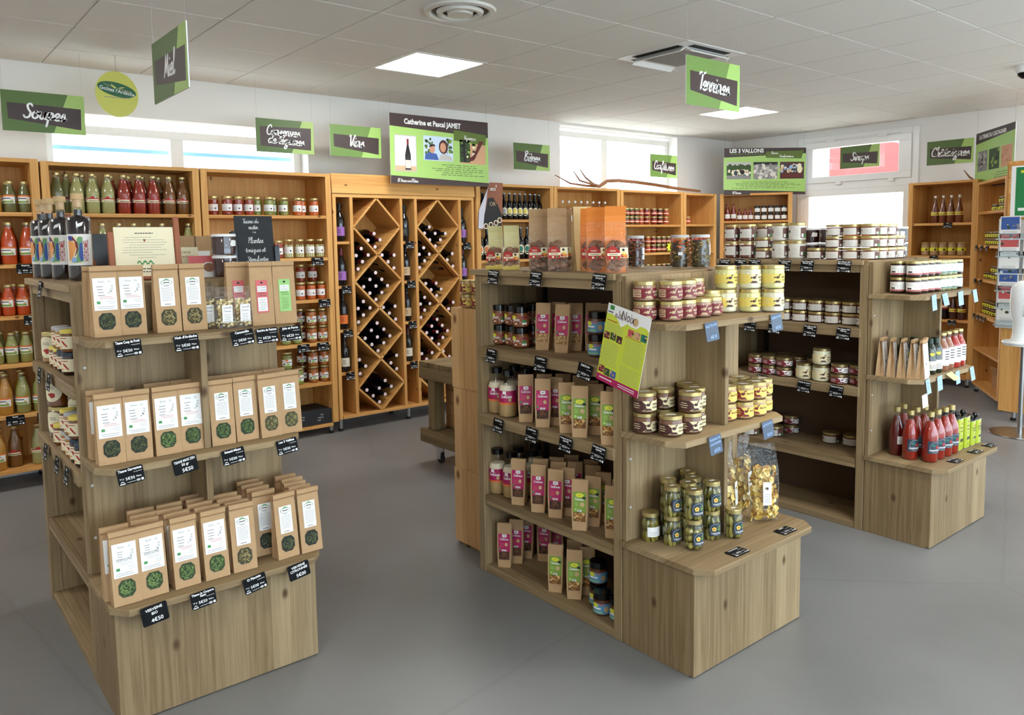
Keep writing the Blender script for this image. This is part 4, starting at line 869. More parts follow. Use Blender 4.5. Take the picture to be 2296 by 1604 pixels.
def tea(key, var, pal, title=None, seed=1):
    w, d, h = .080, .052, .226; b = bag_body(w, d, h); m = MB()
    mat('linegreen', (96, 130, 84), .6)
    if var == 'W':
        L_ = Lab(m, bag_fn(-.0345, .0345, .086, .190, d, h), .069, .104); L_.rect(0, 1, 0, 1, 'paper')
        L_.script('tisane', .38, .86, .0042, 'grey', 1, .08); L_.script('du', .72, .86, .0045, 'grey', 1, .08)
        R = random.Random(2)
        for i in range(12): L_.disc(.76+R.uniform(-.1, .1), .66+R.uniform(-.14, .1), .0022, 'lgrey', 1, 5)
        if title: L_.text(title, .48, .46, .0125, 'grey', 1, 0, .05, .046)
        L_.lines(.14, .5, .5 if title else .42, .78, 4, 'grey', 1, .5, seed, .22); L_.lines(.2, .9, .34, .44, 2, 'pinklab' if not title else 'lgrey', 1, .4, seed+1, .2); L_.rect(.12, .27, .2, .28, 'bio', 1); L_.lines(.55, .95, .18, .32, 3, 'lgrey', 1, .7, seed+2, .2); L_.lines(.08, .92, .03, .14, 2, 'grey', 1, .3, seed+3, .2)
    elif var == 'N':
        L_ = Lab(m, bag_fn(-.0235, .0235, .088, .182, d, h), .047, .094); L_.rect(0, 1, 0, 1, 'paper'); L_.disc(.5, .84, .0085, 'linegreen', 1, 22, 2.2); L_.disc(.5, .84, .0076, 'paper', 2, 22, 2.25); L_.lines(.25, .75, .80, .88, 1, 'ink', 3)
        for u in (.35, .42, .5, .58, .65): L_.disc(u, .96-abs(u-.5)*.25, .002, 'bio', 3, 5, 1.4)
        L_.lines(.3, .7, .7, .74, 1, 'ink', 1); L_.lines(.08, .92, .17, .67, 9, 'grey', 1, .25, seed, .22, .12); L_.lines(.25, .75, .04, .09, 1, 'ink', 1)
    else:
        c = 'pinklab' if var == 'P' else 'greenlab'; L_ = Lab(m, bag_fn(-.021, .021, .045, .162, d, h), .042, .117); L_.rect(0, 1, 0, 1, c); L_.disc(.5, .92, .004, 'ink', 1, 6, 1.3)
        L_.rect(.1, .9, .64, .82, 'paper', 1); L_.text('SOURIRE' if var == 'P' else 'JOIE et', .5, .745, .0085, 'grey', 2, 0, 0, .03); L_.text('de FEMME' if var == 'P' else 'FORCE', .5, .665, .0085, 'grey', 2, 0, 0, .03); L_.lines(.12, .88, .5, .62, 2, 'ink', 1, .3, 1, .2); L_.rect(.1, .9, .05, .47, 'paper' if var == 'P' else c, 1); L_.lines(.16, .84, .08, .44, 7, 'ink', 2, .4, 4, .2, .14)
    parts = [('bag', b), ('label', m)]
    if var in 'WN': parts.append(('herb_window', herb_window(key, .050, .0245, .0265, d, h, pal, seed+7), 0, True))
    kind(key, *parts)
for p in 'abcde':
    tea('teaW_'+p, 'W', p, None, ord(p)); tea('teaN_'+p, 'N', p, None, ord(p)+9)
tea('teaV', 'W', 'c', 'VERVEINE', 5); tea('teaP', 'P', 'a'); tea('teaG', 'G', 'a')
kind('teaplain', ('bag', bag_body(.080, .052, .226)))
def cham():
    w, d, h = .060, .042, .145; f = MB(); secs = []
    for t in (0, .1, .4, .7, .85, 1):
        dp = d*(1-t*t)+.003; secs.append([(-w/2, -dp/2, t*h), (w/2, -dp/2, t*h), (w/2, dp/2, t*h), (-w/2, dp/2, t*h)])
    f.loft(secs, 'film'); R = random.Random(3); c = MB(); ms = [mat('cham%d' % i, q, .8) for i, q in enumerate(((222, 200, 134), (196, 168, 100), (236, 222, 170)))]
    for i in range(120):
        z = R.uniform(.006, .10); t = z/h; dp = (d*(1-t*t))/2*.8; c.blob((R.uniform(-w/2+.006, w/2-.006), R.choice((-1, 1))*dp*R.uniform(.6, 1), z), (.0055, .0045, .004), ms[R.randrange(3)], i, .3, 5)
    m = MB(); L_ = Lab(m, flatfn(-.017, .019, .022, .082, -d/2-.002), .036, .06); L_.rect(0, 1, 0, 1, 'paper'); L_.script('Camomille', .5, .8, .004, 'grey', 1, .12, 0, .03); L_.script('Romaine', .5, .6, .004, 'grey', 1, .12, 0, .026); L_.lines(.15, .85, .12, .5, 4, 'lgrey'); L_.lines(.1, .9, .02, .1, 1, 'grey')
    kind('cham', ('bag', f), ('chamomile_flowers', c, 0, True), ('label', m))
cham()
def nut(key, lc, cont, txt, seed=1):
    w, d, h = .064, .046, .20; b = bag_body(w, d, h, .012, .012, 'kraft', False); R = random.Random(seed)
    m = MB(); L_ = Lab(m, bag_fn(-.0265, .0265, .070, .152, d, h, .012), .053, .082); L_.rect(0, 1, 0, 1, lc)
    if lc == 'magenta':
        L_.rect(.32, .72, .82, .98, 'paper', 1); L_.lines(.4, .64, .86, .94, 1, 'ink', 2); L_.script(txt, .5, .66, .0052, 'white', 1, .22, 0, .044); L_.disc(.68, .42, .0085, 'cork', 1, 11, .85); L_.lines(.1, .5, .26, .5, 4, 'pinklab'); L_.rect(.3, .7, .05, .15, 'paper', 1)
        for u in (.36, .44, .52, .6): L_.rect(u, u+.03, .06, .15, 'ink', 2)
        L_.rect(.06, .18, .1, .25, 'bio', 1)
    else:
        L_.disc(.5, .84, .009, 'nutyel', 1, 8, 1.9); L_.lines(.4, .6, .82, .86, 1, 'red', 2); L_.rect(.72, .95, .66, .78, 'ink', 1); L_.script(txt, .48, .6, .0052, 'white', 1, .22, 0, .044); L_.disc(.7, .4, .009, 'cork', 1, 11); L_.lines(.1, .45, .3, .5, 3, 'lime'); L_.disc(.2, .15, .005, 'lime', 1); L_.rect(.35, .65, .05, .15, 'paper', 1)
        for u in (.4, .47, .54): L_.rect(u, u+.03, .06, .15, 'ink', 2)
    c = MB(); ms = [mat('%s_c%d' % (key, i), q, .6) for i, q in enumerate(cont)]
    Lw = Lab(c, bag_fn(-.024, .024, .036, .072, d, h, .012), .048, .036); Lw.rect(0, 1, 0, 1, ms[-1])
    for i in range(26):
        u, v = R.uniform(.1, .9), R.uniform(.12, .9); p = Lw.fn(u, v, .0); c.blob((p[0], p[1], p[2]), (R.uniform(.004, .008), .0035, R.uniform(.003, .006)), ms[R.randrange(len(ms)-1)], i*7, .3, 6, Matrix.Rotation(R.random()*3, 3, 'Y'))
    kind(key, ('bag', b), ('label', m), ('nut_pieces', c, 0, True))
nut('crak', 'magenta', ((206, 170, 116), (176, 132, 82), (150, 108, 64)), "Craki'noix", 1)
nut('cook', 'magenta', ((92, 56, 36), (122, 82, 54), (60, 36, 24)), "Cooki'noix", 2)
nut('cern', 'nutgreen', ((176, 126, 66), (128, 80, 36), (214, 176, 116), (110, 74, 36)), 'Cerneaux', 3)
mat('flapor', (240, 140, 52), .6); mat('flapyel', (232, 222, 160), .6); mat('cookie', (152, 108, 80), .75, noise=.2, nscale=140); mat('cookie2', (128, 88, 62), .75, noise=.2, nscale=140)
def biscuit(key, card, seed, w=.078, d=.055, h=.245, foot=None, fold=None):
    R = random.Random(seed); f = MB(); secs = []; fh = h*.90
    for t in (0, .05, .25, .45, .6, .72, 1):
        dp = d*max(0, 1-(t/.75)**2.2)+.004; bw = w/2*(1+.05*math.sin(t*PI)); y = d/2-.003
        secs.append([(-bw, y-dp, t*fh), (bw, y-dp, t*fh), (bw, y, t*fh), (-bw, y, t*fh)])
    f.loft(secs, 'film'); c = MB()
    for i in range(34):
        z = R.uniform(.012, h*.46); t = z/fh; dp = d*max(0, 1-(t/.75)**2.2); M = Matrix.Rotation(R.uniform(-.6, .6), 3, 'Y') @ Matrix.Rotation(R.uniform(-.5, .5), 3, 'X')
        c.blob((R.uniform(-w/2+.014, w/2-.014), d/2-.006-R.uniform(.25, .8)*dp, z), (.016, .0085, .0115), ('cookie', 'cookie2')[i % 2], i+seed, .14, 9, M)
    k = MB(); bow = [(0, 0), (.5, .0), (.7, -.004), (.86, -.012), (1, -.026)]
    k.loft([[(-w/2*.98, d/2-.002+y, t*h), (w/2*.98, d/2-.002+y, t*h), (w/2*.98, d/2-.0005+y, t*h), (-w/2*.98, d/2-.0005+y, t*h)] for t, y in bow], card)
    m = MB(); L_ = Lab(m, lambda u, v, e: (-w/2+w*u, d/2-.003-(d*(1-((h*.20+h*.18*v)/fh/.75)**2.2)+.004)-e-.001-.003*math.sin(u*PI), h*.20+h*.18*v), w, h*.18, 6)
    L_.rect(0, .62, .0, .78, 'red'); L_.disc(.3, .72, .017, 'red', 0, 14, 1.1); L_.rect(.04, .66, .3, .52, 'cream', 1); L_.lines(.1, .55, .34, .47, 1, 'ink', 2); L_.lines(.15, .45, .62, .8, 2, 'cream', 1); L_.rect(.62, 1, .12, .98, 'cream', 0); L_.disc(.78, .78, .005, 'ink', 1); L_.disc(.72, .3, .007, 'red', 1); L_.disc(.88, .28, .007, 'orange', 1); L_.disc(.8, .45, .008, 'yellow', 1, 7); L_.rect(.4, .5, .1, .24, 'bio', 1); L_.disc(.25, .14, .004, 'cream', 1)
    parts = [('bag', f), ('biscuits', c, 0, True), ('backing_card', k), ('label', m)]
    if foot:
        q = MB(); q.loft([[(-w/2-.001, -d/2-.001, 0), (w/2+.001, -d/2-.001, 0), (w/2+.001, d/2, 0), (-w/2-.001, d/2, 0)], [(-w/2-.001, -d/2-.001, .016), (w/2+.001, -d/2-.001, .022), (w/2+.001, d/2, .02), (-w/2-.001, d/2, .02)]], foot, caps=False); parts.append(('gold_base', q))
    kind(key, *parts)
mat('goldcard', (196, 172, 72), .3, metal=.5)
biscuit('bis_y', 'flapyel', 5, .066, .05, .188, 'goldcard'); biscuit('bis_k', 'kraft', 6, .078, .055, .25); biscuit('bis_o', 'flapor', 8, .080, .058, .245)
mat('beigecard', (214, 184, 128), .7, bump=.2, bscale=40)
kind('beigebag', ('bag', bag_body(.075, .06, .255, .018, .006, 'beigecard', False)), ('side_label', (lambda m: (Lab(m, bag_fn(.012, .034, .06, .10, .06, .255, .006), .022, .04).rect(0, 1, 0, 1, 'nutyel').lines(.1, .9, .1, .9, 4, 'bio'), m)[1])(MB())))
def chips(key, seed, lean):
    R = random.Random(seed); w, d, h = .125, .085, .31; f = MB(); secs = []
    for t in (0, .04, .2, .45, .65, .82, 1):
        bulge = (math.sin(min(1, t*1.25)*PI)**.6 if 0 < t*1.25 < 1 else 0)*.85+.08; bw = w/2*(.9+.1*math.sin(t*PI))*(1-.35*max(0, t-.75)); x0 = lean*max(0, t-.5)**1.3
        secs.append([(x0+bw*math.cos(a), d/2*bulge*math.sin(a), t*h) for a in [2*PI*i/12 for i in range(12)]])
    f.loft(secs, 'film', True); c = MB(); ms = [mat('chip%d' % i, q, .55) for i, q in enumerate(((240, 210, 120), (232, 196, 100), (246, 226, 156), (206, 148, 66)))]
    for i in range(230):
        z = R.uniform(.012, .215); t = z/h; bl = math.sin(min(.99, t*1.25)*PI)**.6*.85; a = R.random()*2*PI; q = R.uniform(.55, .92)
        x, y = w/2*.86*q*math.cos(a), d/2*bl*q*math.sin(a); r = R.uniform(.008, .0145); M = Matrix.Rotation(a+PI/2+R.uniform(-.7, .7), 3, 'Z') @ Matrix.Rotation(R.uniform(.5, 2.4), 3, 'X'); g = []
        for u in range(3):
            for v in range(3):
                p = M @ Vector(((u-1)*r*(.7 if v != 1 else 1), (v-1)*r*(.7 if u != 1 else 1), .35*r*((u-1)**2))); g.append((p.x+x, p.y+y, p.z+z))
        c.add(g, [(u*3+v, u*3+v+1, u*3+v+4, u*3+v+3) for u in (0, 1) for v in (0, 1)], ms[R.choice((0, 0, 0, 1, 1, 2, 2, 3))], True)
    m = MB(); L_ = Lab(m, lambda u, v, e: (-.02+.034*u, -d/2*.93-e+.004*v, .075+.09*v), .034, .09); L_.rect(0, 1, 0, 1, 'paper'); L_.disc(.5, .72, .006, 'ink', 1, 6); L_.disc(.35, .74, .003, 'ink', 1, 5); L_.lines(.1, .9, .08, .5, 6, 'grey', 1, .3, 2, .2)
    kind(key, ('bag', f), ('crisps', c, 0, True), ('label', m))
chips('chips1', 3, .05); chips('chips2', 4, -.03)
def flour():
    w, d, h = .075, .042, .188; b = bag_body(w, d, h, .014, .008, 'kraft', True); m = MB(); L_ = Lab(m, bag_fn(-.032, .032, .0, .172, d, h, .008), .064, .172); L_.rect(0, 1, .02, 1, 'paper'); L_.disc(.5, .42, .009, 'grey', 1, 6); L_.lines(.2, .8, .55, .8, 4, 'lgrey'); L_.lines(.25, .75, .12, .3, 3, 'pinklab', 1, .4, 3, .15)
    kind('flour', ('bag', b), ('label', m))
flour()
ORD = ['first', 'second', 'third', 'fourth', 'fifth', 'sixth', 'seventh', 'eighth', 'ninth', 'tenth', 'eleventh', 'twelfth', 'thirteenth']
def jit(a): return random.uniform(-a, a)
# ---------------------------------------------------------------- left gondola, end display: tea bags
def teabag(key, x, y, z, label, rz=0, rx=0): put(key, 'tea_bag', label, 'tea bag', (x, y, z), rz, 'kraft herbal tea bags on the left gondola', rx)
T1, T2, T0 = 1.209, .805, .395
for k, x, y, a, l in (('teaW_a', -.378, -3.335, 4, 'big white label and dark leaves, first from left'), ('teaW_a', -.295, -3.325, -3, 'big white label and dark leaves, second from left'), ('teaN_b', -.190, -3.345, 2, 'narrow white label, third from left'), ('teaN_b', -.104, -3.345, -2, 'narrow white label, beside the chamomile packs'), ('teaP', .128, -3.37, -3, 'pink label'), ('teaG', .212, -3.372, -4, 'green label')):
    teabag(k, x, y+.03, T1, 'kraft tea bag with %s, top tea shelf' % l, rad(a))
teabag('teaplain', -.385, -3.245, T1, 'kraft tea bag half hidden at the far left of the top tea shelf', rad(3))
teabag('teaP', .065, -3.28, T1, 'kraft tea bag with pink label half hidden behind the chamomile packs')
for n, (x, y) in enumerate(((-.010, -3.36), (.052, -3.36), (-.055, -3.30))):
    put('cham', 'chamomile_pack', 'clear pack of pale chamomile flowers, %s on the top tea shelf' % ('left front one', 'right front one', 'half hidden one behind')[n], 'herb pack', (x, y, T1), rad(jit(4)), 'clear chamomile packs')
row2 = (('teaW_a', -.398, 'large white label, leftmost'), ('teaW_a', -.315, 'large white label, second from left'), ('teaW_c', -.226, 'large white label, third from left'), ('teaW_e', -.143, 'large white label, fourth from left'), ('teaN_e', -.042, 'narrow white label, fifth from left'), ('teaN_e', .043, 'narrow white label, sixth from left'), ('teaN_d', .127, 'narrow white label, seventh from left'), ('teaN_d', .208, 'narrow white label, rightmost'))
for k, x, l in row2: teabag(k, x, -3.362+jit(.006), T2, 'kraft tea bag with %s, middle tea shelf front row' % l, rad(jit(4)))
for n, x in enumerate((-.402, -.225, -.140, -.050, .025, .105, .19)):
    teabag('teaW_a' if n == 0 else 'teaplain', x, -3.272, T2, 'kraft tea bag half hidden in middle tea shelf second row, %s from left' % ORD[n], rad(jit(4)))
row0 = (('teaV', -.409, 'VERVEINE label, leftmost'), ('teaV', -.329, 'VERVEINE label, second from left'), ('teaW_c', -.228, 'large white label, third from left'), ('teaW_c', -.132, 'large white label, fourth from left'), ('teaN_b', -.038, 'narrow white label, fifth from left'), ('teaN_a', .117, 'narrow white label, sixth from left'), ('teaN_a', .205, 'narrow white label, rightmost'))
for k, x, l in row0: teabag(k, x, -3.503+jit(.006), T0, 'kraft tea bag with %s, bottom tea step front row' % l, rad(jit(4)), rad(-2))
for c, (x, n, y0) in enumerate(((-.418, 1, -3.45), (-.325, 3, -3.44), (-.236, 3, -3.445), (-.140, 5, -3.455), (-.045, 3, -3.47), (.07, 4, -3.44), (.20, 5, -3.455))):
    for i in range(n):
        yy = y0+.053*i+(.02 if c == 5 else 0)
        if yy > -3.245: continue
        teabag('teaW_c' if c in (0, 2) and i == 0 else ('teaN_a' if c >= 5 and i == 0 else 'teaplain'), x+jit(.006)+.004*i, yy, T0, 'kraft tea bag behind the bottom tea step front row, column %s, %s back' % (ORD[c], ORD[i]), rad(jit(4)), rad(-2))
for n, (y, k) in enumerate(((-2.95, 'teaW_a'), (-3.06, 'teaW_a'), (-2.89, 'teaplain'))):
    teabag(k, -.385+.03*(n == 2), y, .0335, 'kraft tea bag on the bottom side shelf of the left gondola, %s' % ('middle one', 'nearest', 'farthest')[n], rad(-90+jit(8)))
# ---------------------------------------------------------------- left gondola side shelves: honey
def honey(key, x, y, z, label): put(key, 'honey_jar', label, 'honey jar', (x, y, z), rad(-50), 'honey jars on the left gondola')
S1, S2, S3 = 1.0335, .7335, .3615
honey('honeybig_a', -.395, -2.46, S1, 'large honey jar with round cream label on the upper side shelf')
for n, y in enumerate((-2.62, -2.70, -2.78, -2.87)):
    honey(('honey_y', 'honey_y', 'honey_b', 'honey_b')[n], -.41, y, S1, 'small honey jar, upper side shelf, lower layer, %s from far end' % ORD[n])
    if n: honey(('honey_b', 'honey_w', 'honey_w', 'honey_y')[n], -.41, y, S1+.0835, 'small honey jar, upper side shelf, stacked on top, %s from far end' % ORD[n-1])
for n in range(2): honey('honeybig_b', -.395, -2.50, S2+n*.1255, 'large dark honey jar with round label, middle side shelf, %s of the stack' % ('bottom', 'top')[n])
honey('honeybig_b', -.36, -2.74, S2+.0835, 'large dark honey jar with round label standing on small jars, middle side shelf')
honey('honey_y', -.375, -2.72, S2, 'small honey jar holding up the large dark jar on the middle side shelf'); honey('honey_b', -.335, -2.775, S2, 'small dark honey jar at the back of the middle side shelf')
for n, y in enumerate((-2.66, -2.82, -2.90, -2.98, -3.06)):
    honey(('honey_y', 'honey_w', 'honey_w', 'honey_b', 'honey_b')[n], -.42, y, S2, 'small honey jar, middle side shelf, lower layer, %s from far end' % ORD[n])
    if n in (1, 2, 3): honey(('honey_y', 'honey_y', 'honey_w', 'honey_y')[n], -.42, y, S2+.0835, 'small honey jar, middle side shelf, stacked on top, %s from far end' % ORD[n-1])
# ---------------------------------------------------------------- left gondola top
for n, (x, y) in enumerate(((-.352, -2.845), (-.372, -2.63), (-.386, -2.47), (-.40, -2.375))):
    put('cordial', 'cordial_bottle', 'dark corked bottle with painted label, %s from the front of the row' % ORD[n], 'bottle', (x, y, 1.3745), rad((-14, -42, -42, -42)[n]), 'corked bottles with painted labels')
def text_sign():
    r = empty('framed_text', (-.165, -3.0, 1.3745), rad(-2)); tag(r, 'cream text board on a reddish wooden easel stand behind the tea bags', 'sign'); mat('redwood', (156, 84, 44), .5)
    M = Matrix.Rotation(rad(-6), 4, 'X')
    MB().box(-.102, .102, -.004, .0, .012, .195, 'cream').xf(M).build('text_board', r)
    for x0, x1, h in ((-.124, -.104, .178), (.104, .124, .232)): MB().box(x0, x1, -.012, .004, 0, h, 'redwood').xf(M).build('side_post', r, .002)
    MB().box(-.104, .104, -.022, .004, 0, .012, 'redwood').xf(M).build('ledge', r, .002)
    m = MB(); L_ = Lab(m, flatfn(-.1, .1, .014, .192, -.0042), .2, .178); L_.lines(.34, .66, .86, .92, 1, 'ink', 1, .0, 1, .3, .04); L_.lines(.1, .9, .36, .83, 9, 'grey', 1, .7, 8, .16, .035)
    for i in range(14): L_.disc(.36+.02*i, .28+.03*math.sin(i*1.3), .0032, 'bio', 1, 5, 1.3)
    L_.lines(.2, .8, .06, .18, 2, 'ink', 1, .4, 9, .3, .06); m.xf(M).build('print', r)
    MB().tube([(0, .012, .15), (0, .075, .005)], .006, 'redwood', 4).build('rear_strut', r)
text_sign()
def easel():
    r = empty('wooden_easel', (-.29, -2.52, 1.3745), rad(8)); tag(r, 'small wooden easel with a black board behind the corked bottles', 'easel')
    MB().box(-.04, -.022, -.008, .008, 0, .26, 'redwood').xf(Matrix.Rotation(rad(-5), 4, 'X')).build('front_leg', r, .001)
    MB().tube([(-.02, .0, .25), (.075, .03, .006)], .008, 'redwood', 4).build('slanted_leg', r); MB().tube([(-.03, .02, .25), (-.03, .13, .006)], .007, 'redwood', 4).build('rear_leg', r)
    board('ledge', r, -.05, .12, -.02, .0, .0, .012, 'redwood')
    MB().box(-.02, .13, .02, .026, .012, .18, 'blackgloss').xf(Matrix.Rotation(rad(-5), 4, 'X')).build('black_board', r)
easel()
def chalkboard():
    r = empty('chalkboard', (.235, -3.04, 1.3745), rad(-1)); tag(r, 'small black chalkboard with white handwriting in a black holder', 'chalkboard'); M = Matrix.Rotation(rad(-5), 4, 'X')
    MB().box(-.077, .077, -.004, 0, .02, .238, 'slate').xf(M).build('board', r, .001)
    MB().box(-.095, -.074, -.014, .01, 0, .178, 'blackgloss').xf(M).build('holder_side', r, .002); MB().box(.074, .095, -.014, .01, 0, .118, 'blackgloss').xf(M).build('holder_side', r, .002); MB().box(-.095, .095, -.018, .012, 0, .018, 'blackgloss').xf(M).build('holder_base', r, .002)
    m = MB(); mat('chalk', (232, 232, 226), .9); L_ = Lab(m, flatfn(-.075, .075, .02, .236, -.0042), .15, .216)
    for t, u, w, s in (('Tisane du', .42, .875, .0088), ('matin', .48, .765, .0088), ('~', .5, .69, .008), ('Plantes', .52, .51, .0112), ('toniques et', .5, .345, .0096), ('Stimulantes', .54, .175, .0096), ('~', .52, .05, .008)): L_.script(t, u, w, s, 'chalk', 1, .13, .02, .137)
    m.xf(M).build('handwriting', r)
chalkboard()
mat('yellowtag', (206, 178, 96), .6)
for n in range(2):
    put('darkpot', 'preserve_jar', 'dark jar with a white lid beside the chalkboard, %s of two' % ('lower', 'upper')[n], 'jar', (.112, -3.03, 1.3745+n*.0835), rad(30), 'dark jars beside the chalkboard')
for n, x in enumerate((.095, .165, .235)):
    r = empty('kraft_box', (x, -2.6, 1.3745)); tag(r, 'kraft box with white label behind the chalkboard, %s from left' % ORD[n], 'box', 'kraft boxes on the left gondola'); MB().box(-.033, .033, -.03, .03, 0, .165, 'kraft').build('box', r, .002); MB().box(-.025, .025, -.0308, -.03, .05, .1, 'paper').build('label', r)
for n, (x, y, a, m, l) in enumerate(((.02, -2.9, 6, 'cream', 'cream leaflet standing behind the framed text'), (.055, -2.98, -8, 'paper', 'booklet with a cup picture beside the dark jars'))):
    r = empty('leaflet', (x, y, 1.3745), rad(a)); tag(r, l, 'leaflet'); M = Matrix.Rotation(rad(-12), 4, 'X'); MB().box(-.06, .045, -.002, 0, 0, .12 if n == 0 else .085, m).xf(M).build('card', r)
    k = MB(); L_ = Lab(k, flatfn(-.06, .045, 0, .12 if n == 0 else .085, -.002), .105, .1)
    if n == 0: L_.lines(.1, .9, .6, .9, 2, 'tan', 1, .5, 2, .5, .1)
    else: L_.rect(0, 1, .3, 1, 'pinklab'); L_.disc(.7, .45, .026, 'paper', 1, 16); L_.disc(.7, .45, .021, 'cookie', 2, 14)
    k.xf(M).build('print', r)
# ---------------------------------------------------------------- middle gondola: nut products on the long side
MS1, MS2, MS3, MS0 = 1.0335, .7335, .3615, .0335
def pouch(key, fx, fy, a, z, label):
    t = rad(a); put(key, 'kraft_pouch', label, 'kraft pouch', (fx-math.sin(t)*.023, fy+math.cos(t)*.023, z), t, 'kraft pouches on the middle gondola', rad(jit(2)))
def jars(key, name, cat, pts, z, H, layers, fmt, group, rz=0):
    for n, (x, y) in enumerate(pts):
        for l in range(layers[n] if isinstance(layers, (list, tuple)) else layers):
            put(key, name, fmt % (('lower', 'upper', 'topmost')[l] if (max(layers) if isinstance(layers, (list, tuple)) else layers) > 1 else 'front', ORD[n]), cat, (x+jit(.001), y+jit(.001), z+l*(H+.0006)), rz+rad(jit(9)), group)
g = 'nut spread jars with black lids'
jars('spread', 'nut_spread_jar', 'jar', [(1.222, -3.345), (1.235, -3.424), (1.212, -3.505), (1.315, -3.47)], MS1, .090, 2, 'nut spread jar with brown label and black lid, %s layer, %s from left', g, rad(-45))
jars('spread', 'nut_spread_jar', 'jar', [(1.30, -3.375), (1.385, -3.40)], MS1, .090, 2, 'nut spread jar in the back row, %s layer, %s from left', g, rad(-45))
jars('bluejar', 'nut_spread_jar', 'jar', [(1.262, -3.918), (1.277, -3.995), (1.345, -3.95)], MS1, .090, 2, 'blue-labelled jar with black lid on the upper nut shelf, %s layer, %s from left', 'blue-labelled nut jars', rad(-45))
for n, (x, y, a) in enumerate(((1.218, -3.637, -60), (1.222, -3.751, -66), (1.29, -3.655, -66), (1.305, -3.745, -55), (1.352, -3.80, -60), (1.36, -3.88, -60))):
    pouch('crak', x, y, a, MS1, "magenta-labelled kraft pouch of nut biscuits on the upper nut shelf, %s" % ('front left', 'front right', 'second row left', 'second row middle', 'second row right', 'behind the blue jars')[n])
def cb(x, y, z, l): put('cookbottle', 'baking_mix_bottle', l, 'bottle', (x, y, z), rad(-48+jit(6)), 'baking mix bottles with black lids')
for n, (x, y) in enumerate(((1.172, -3.382), (1.160, -3.474), (1.262, -3.40), (1.255, -3.49), (1.345, -3.42), (1.345, -3.51))): cb(x, y, MS2, 'baking mix bottle with magenta label and black lid, middle nut shelf, %s' % ('front left', 'front right', 'second row left', 'second row right', 'third row left', 'third row right')[n])
for n, (x, y) in enumerate(((1.178, -3.37), (1.186, -3.458), (1.268, -3.41), (1.275, -3.50), (1.355, -3.43))): cb(x, y, MS3, 'baking mix bottle with magenta label and black lid, lower nut shelf, %s' % ('front left', 'front right', 'second row left', 'second row right', 'third row')[n])
A = ('front left', 'front right', 'front middle', 'second row left', 'second row middle', 'second row right', 'third row left', 'third row right')
for n, (k, x, y, a) in enumerate((('cook', 1.138, -3.62, -43), ('cook', 1.130, -3.735, -49), ('cook', 1.187, -3.745, -60), ('cook', 1.205, -3.66, -50), ('cook', 1.262, -3.715, -50), ('cook', 1.29, -3.79, -55))): pouch(k, x, y, a, MS2, 'magenta-labelled kraft pouch of cookies on the middle nut shelf, %s' % A[n])
for n, (x, y, a) in enumerate(((1.135, -3.875, -43), (1.126, -3.955, -52), (1.20, -3.965, -58), (1.128, -4.108, -56), (1.21, -4.06, -52), (1.24, -3.90, -50), (1.29, -4.02, -55))): pouch('cern', x, y, a, MS2, 'green-labelled kraft pouch of walnut kernels on the middle nut shelf, %s' % ('front left', 'front middle', 'behind the front middle one', 'nearest the corner post', 'behind the nearest', 'second row left', 'back row')[n])
for n, (x, y, a) in enumerate(((1.135, -3.562, -58), (1.137, -3.690, -56), (1.148, -3.785, -58), (1.20, -3.80, -58), (1.205, -3.63, -52), (1.225, -3.72, -52), (1.27, -3.66, -52), (1.285, -3.76, -52), (1.30, -3.85, -52), (1.34, -3.68, -50), (1.35, -3.79, -50))): pouch('cook', x, y, a, MS3, 'magenta-labelled kraft pouch of cookies on the lower nut shelf, %s' % ('front row left', 'front row middle', 'front row right', 'behind the front right one', 'second row left', 'second row middle', 'third row left', 'third row middle', 'third row right', 'back row left', 'back row right')[n])
for n, (x, y, a) in enumerate(((1.124, -3.952, -56), (1.194, -3.955, -58), (1.255, -3.95, -58), (1.16, -4.095, -60), (1.24, -4.06, -55))): pouch('cern', x, y, a, MS3, 'green-labelled kraft pouch of walnut kernels on the lower nut shelf, %s' % ('front', 'second from front', 'third from front', 'nearest the corner post', 'behind the nearest')[n])
for n, (x, y, a) in enumerate(((1.159, -3.430, -52), (1.226, -3.432, -52), (1.296, -3.420, -52), (1.335, -3.50, -56), (1.385, -3.440, -52), (1.39, -3.52, -56))): pouch('cook', x, y, a, MS0, 'magenta-labelled kraft pouch on the bottom nut shelf, %s from the left' % ORD[n])
for n, (x, y, a) in enumerate(((1.162, -3.765, -58), (1.175, -3.866, -50), (1.242, -3.872, -50), (1.245, -3.79, -56))): pouch('cern', x, y, a, MS0, 'green-labelled kraft pouch on the bottom nut shelf, %s' % ('leftmost', 'front', 'right of the front one', 'rear one')[n])
for n, (x, y) in enumerate(((1.18, -4.02), (1.225, -3.955), (1.19, -4.10))): put('bluejar', 'nut_spread_jar', 'blue-labelled jar with black lid on the bottom nut shelf, %s' % ('front one', 'rear one', 'half hidden by the corner post')[n], 'jar', (x, y, MS0), rad(-45), 'blue-labelled nut jars')
put('bluejar', 'nut_spread_jar', 'blue-labelled jar stacked on the rear jar of the bottom nut shelf', 'jar', (1.225, -3.955, MS0+.0906), rad(-40), 'blue-labelled nut jars')
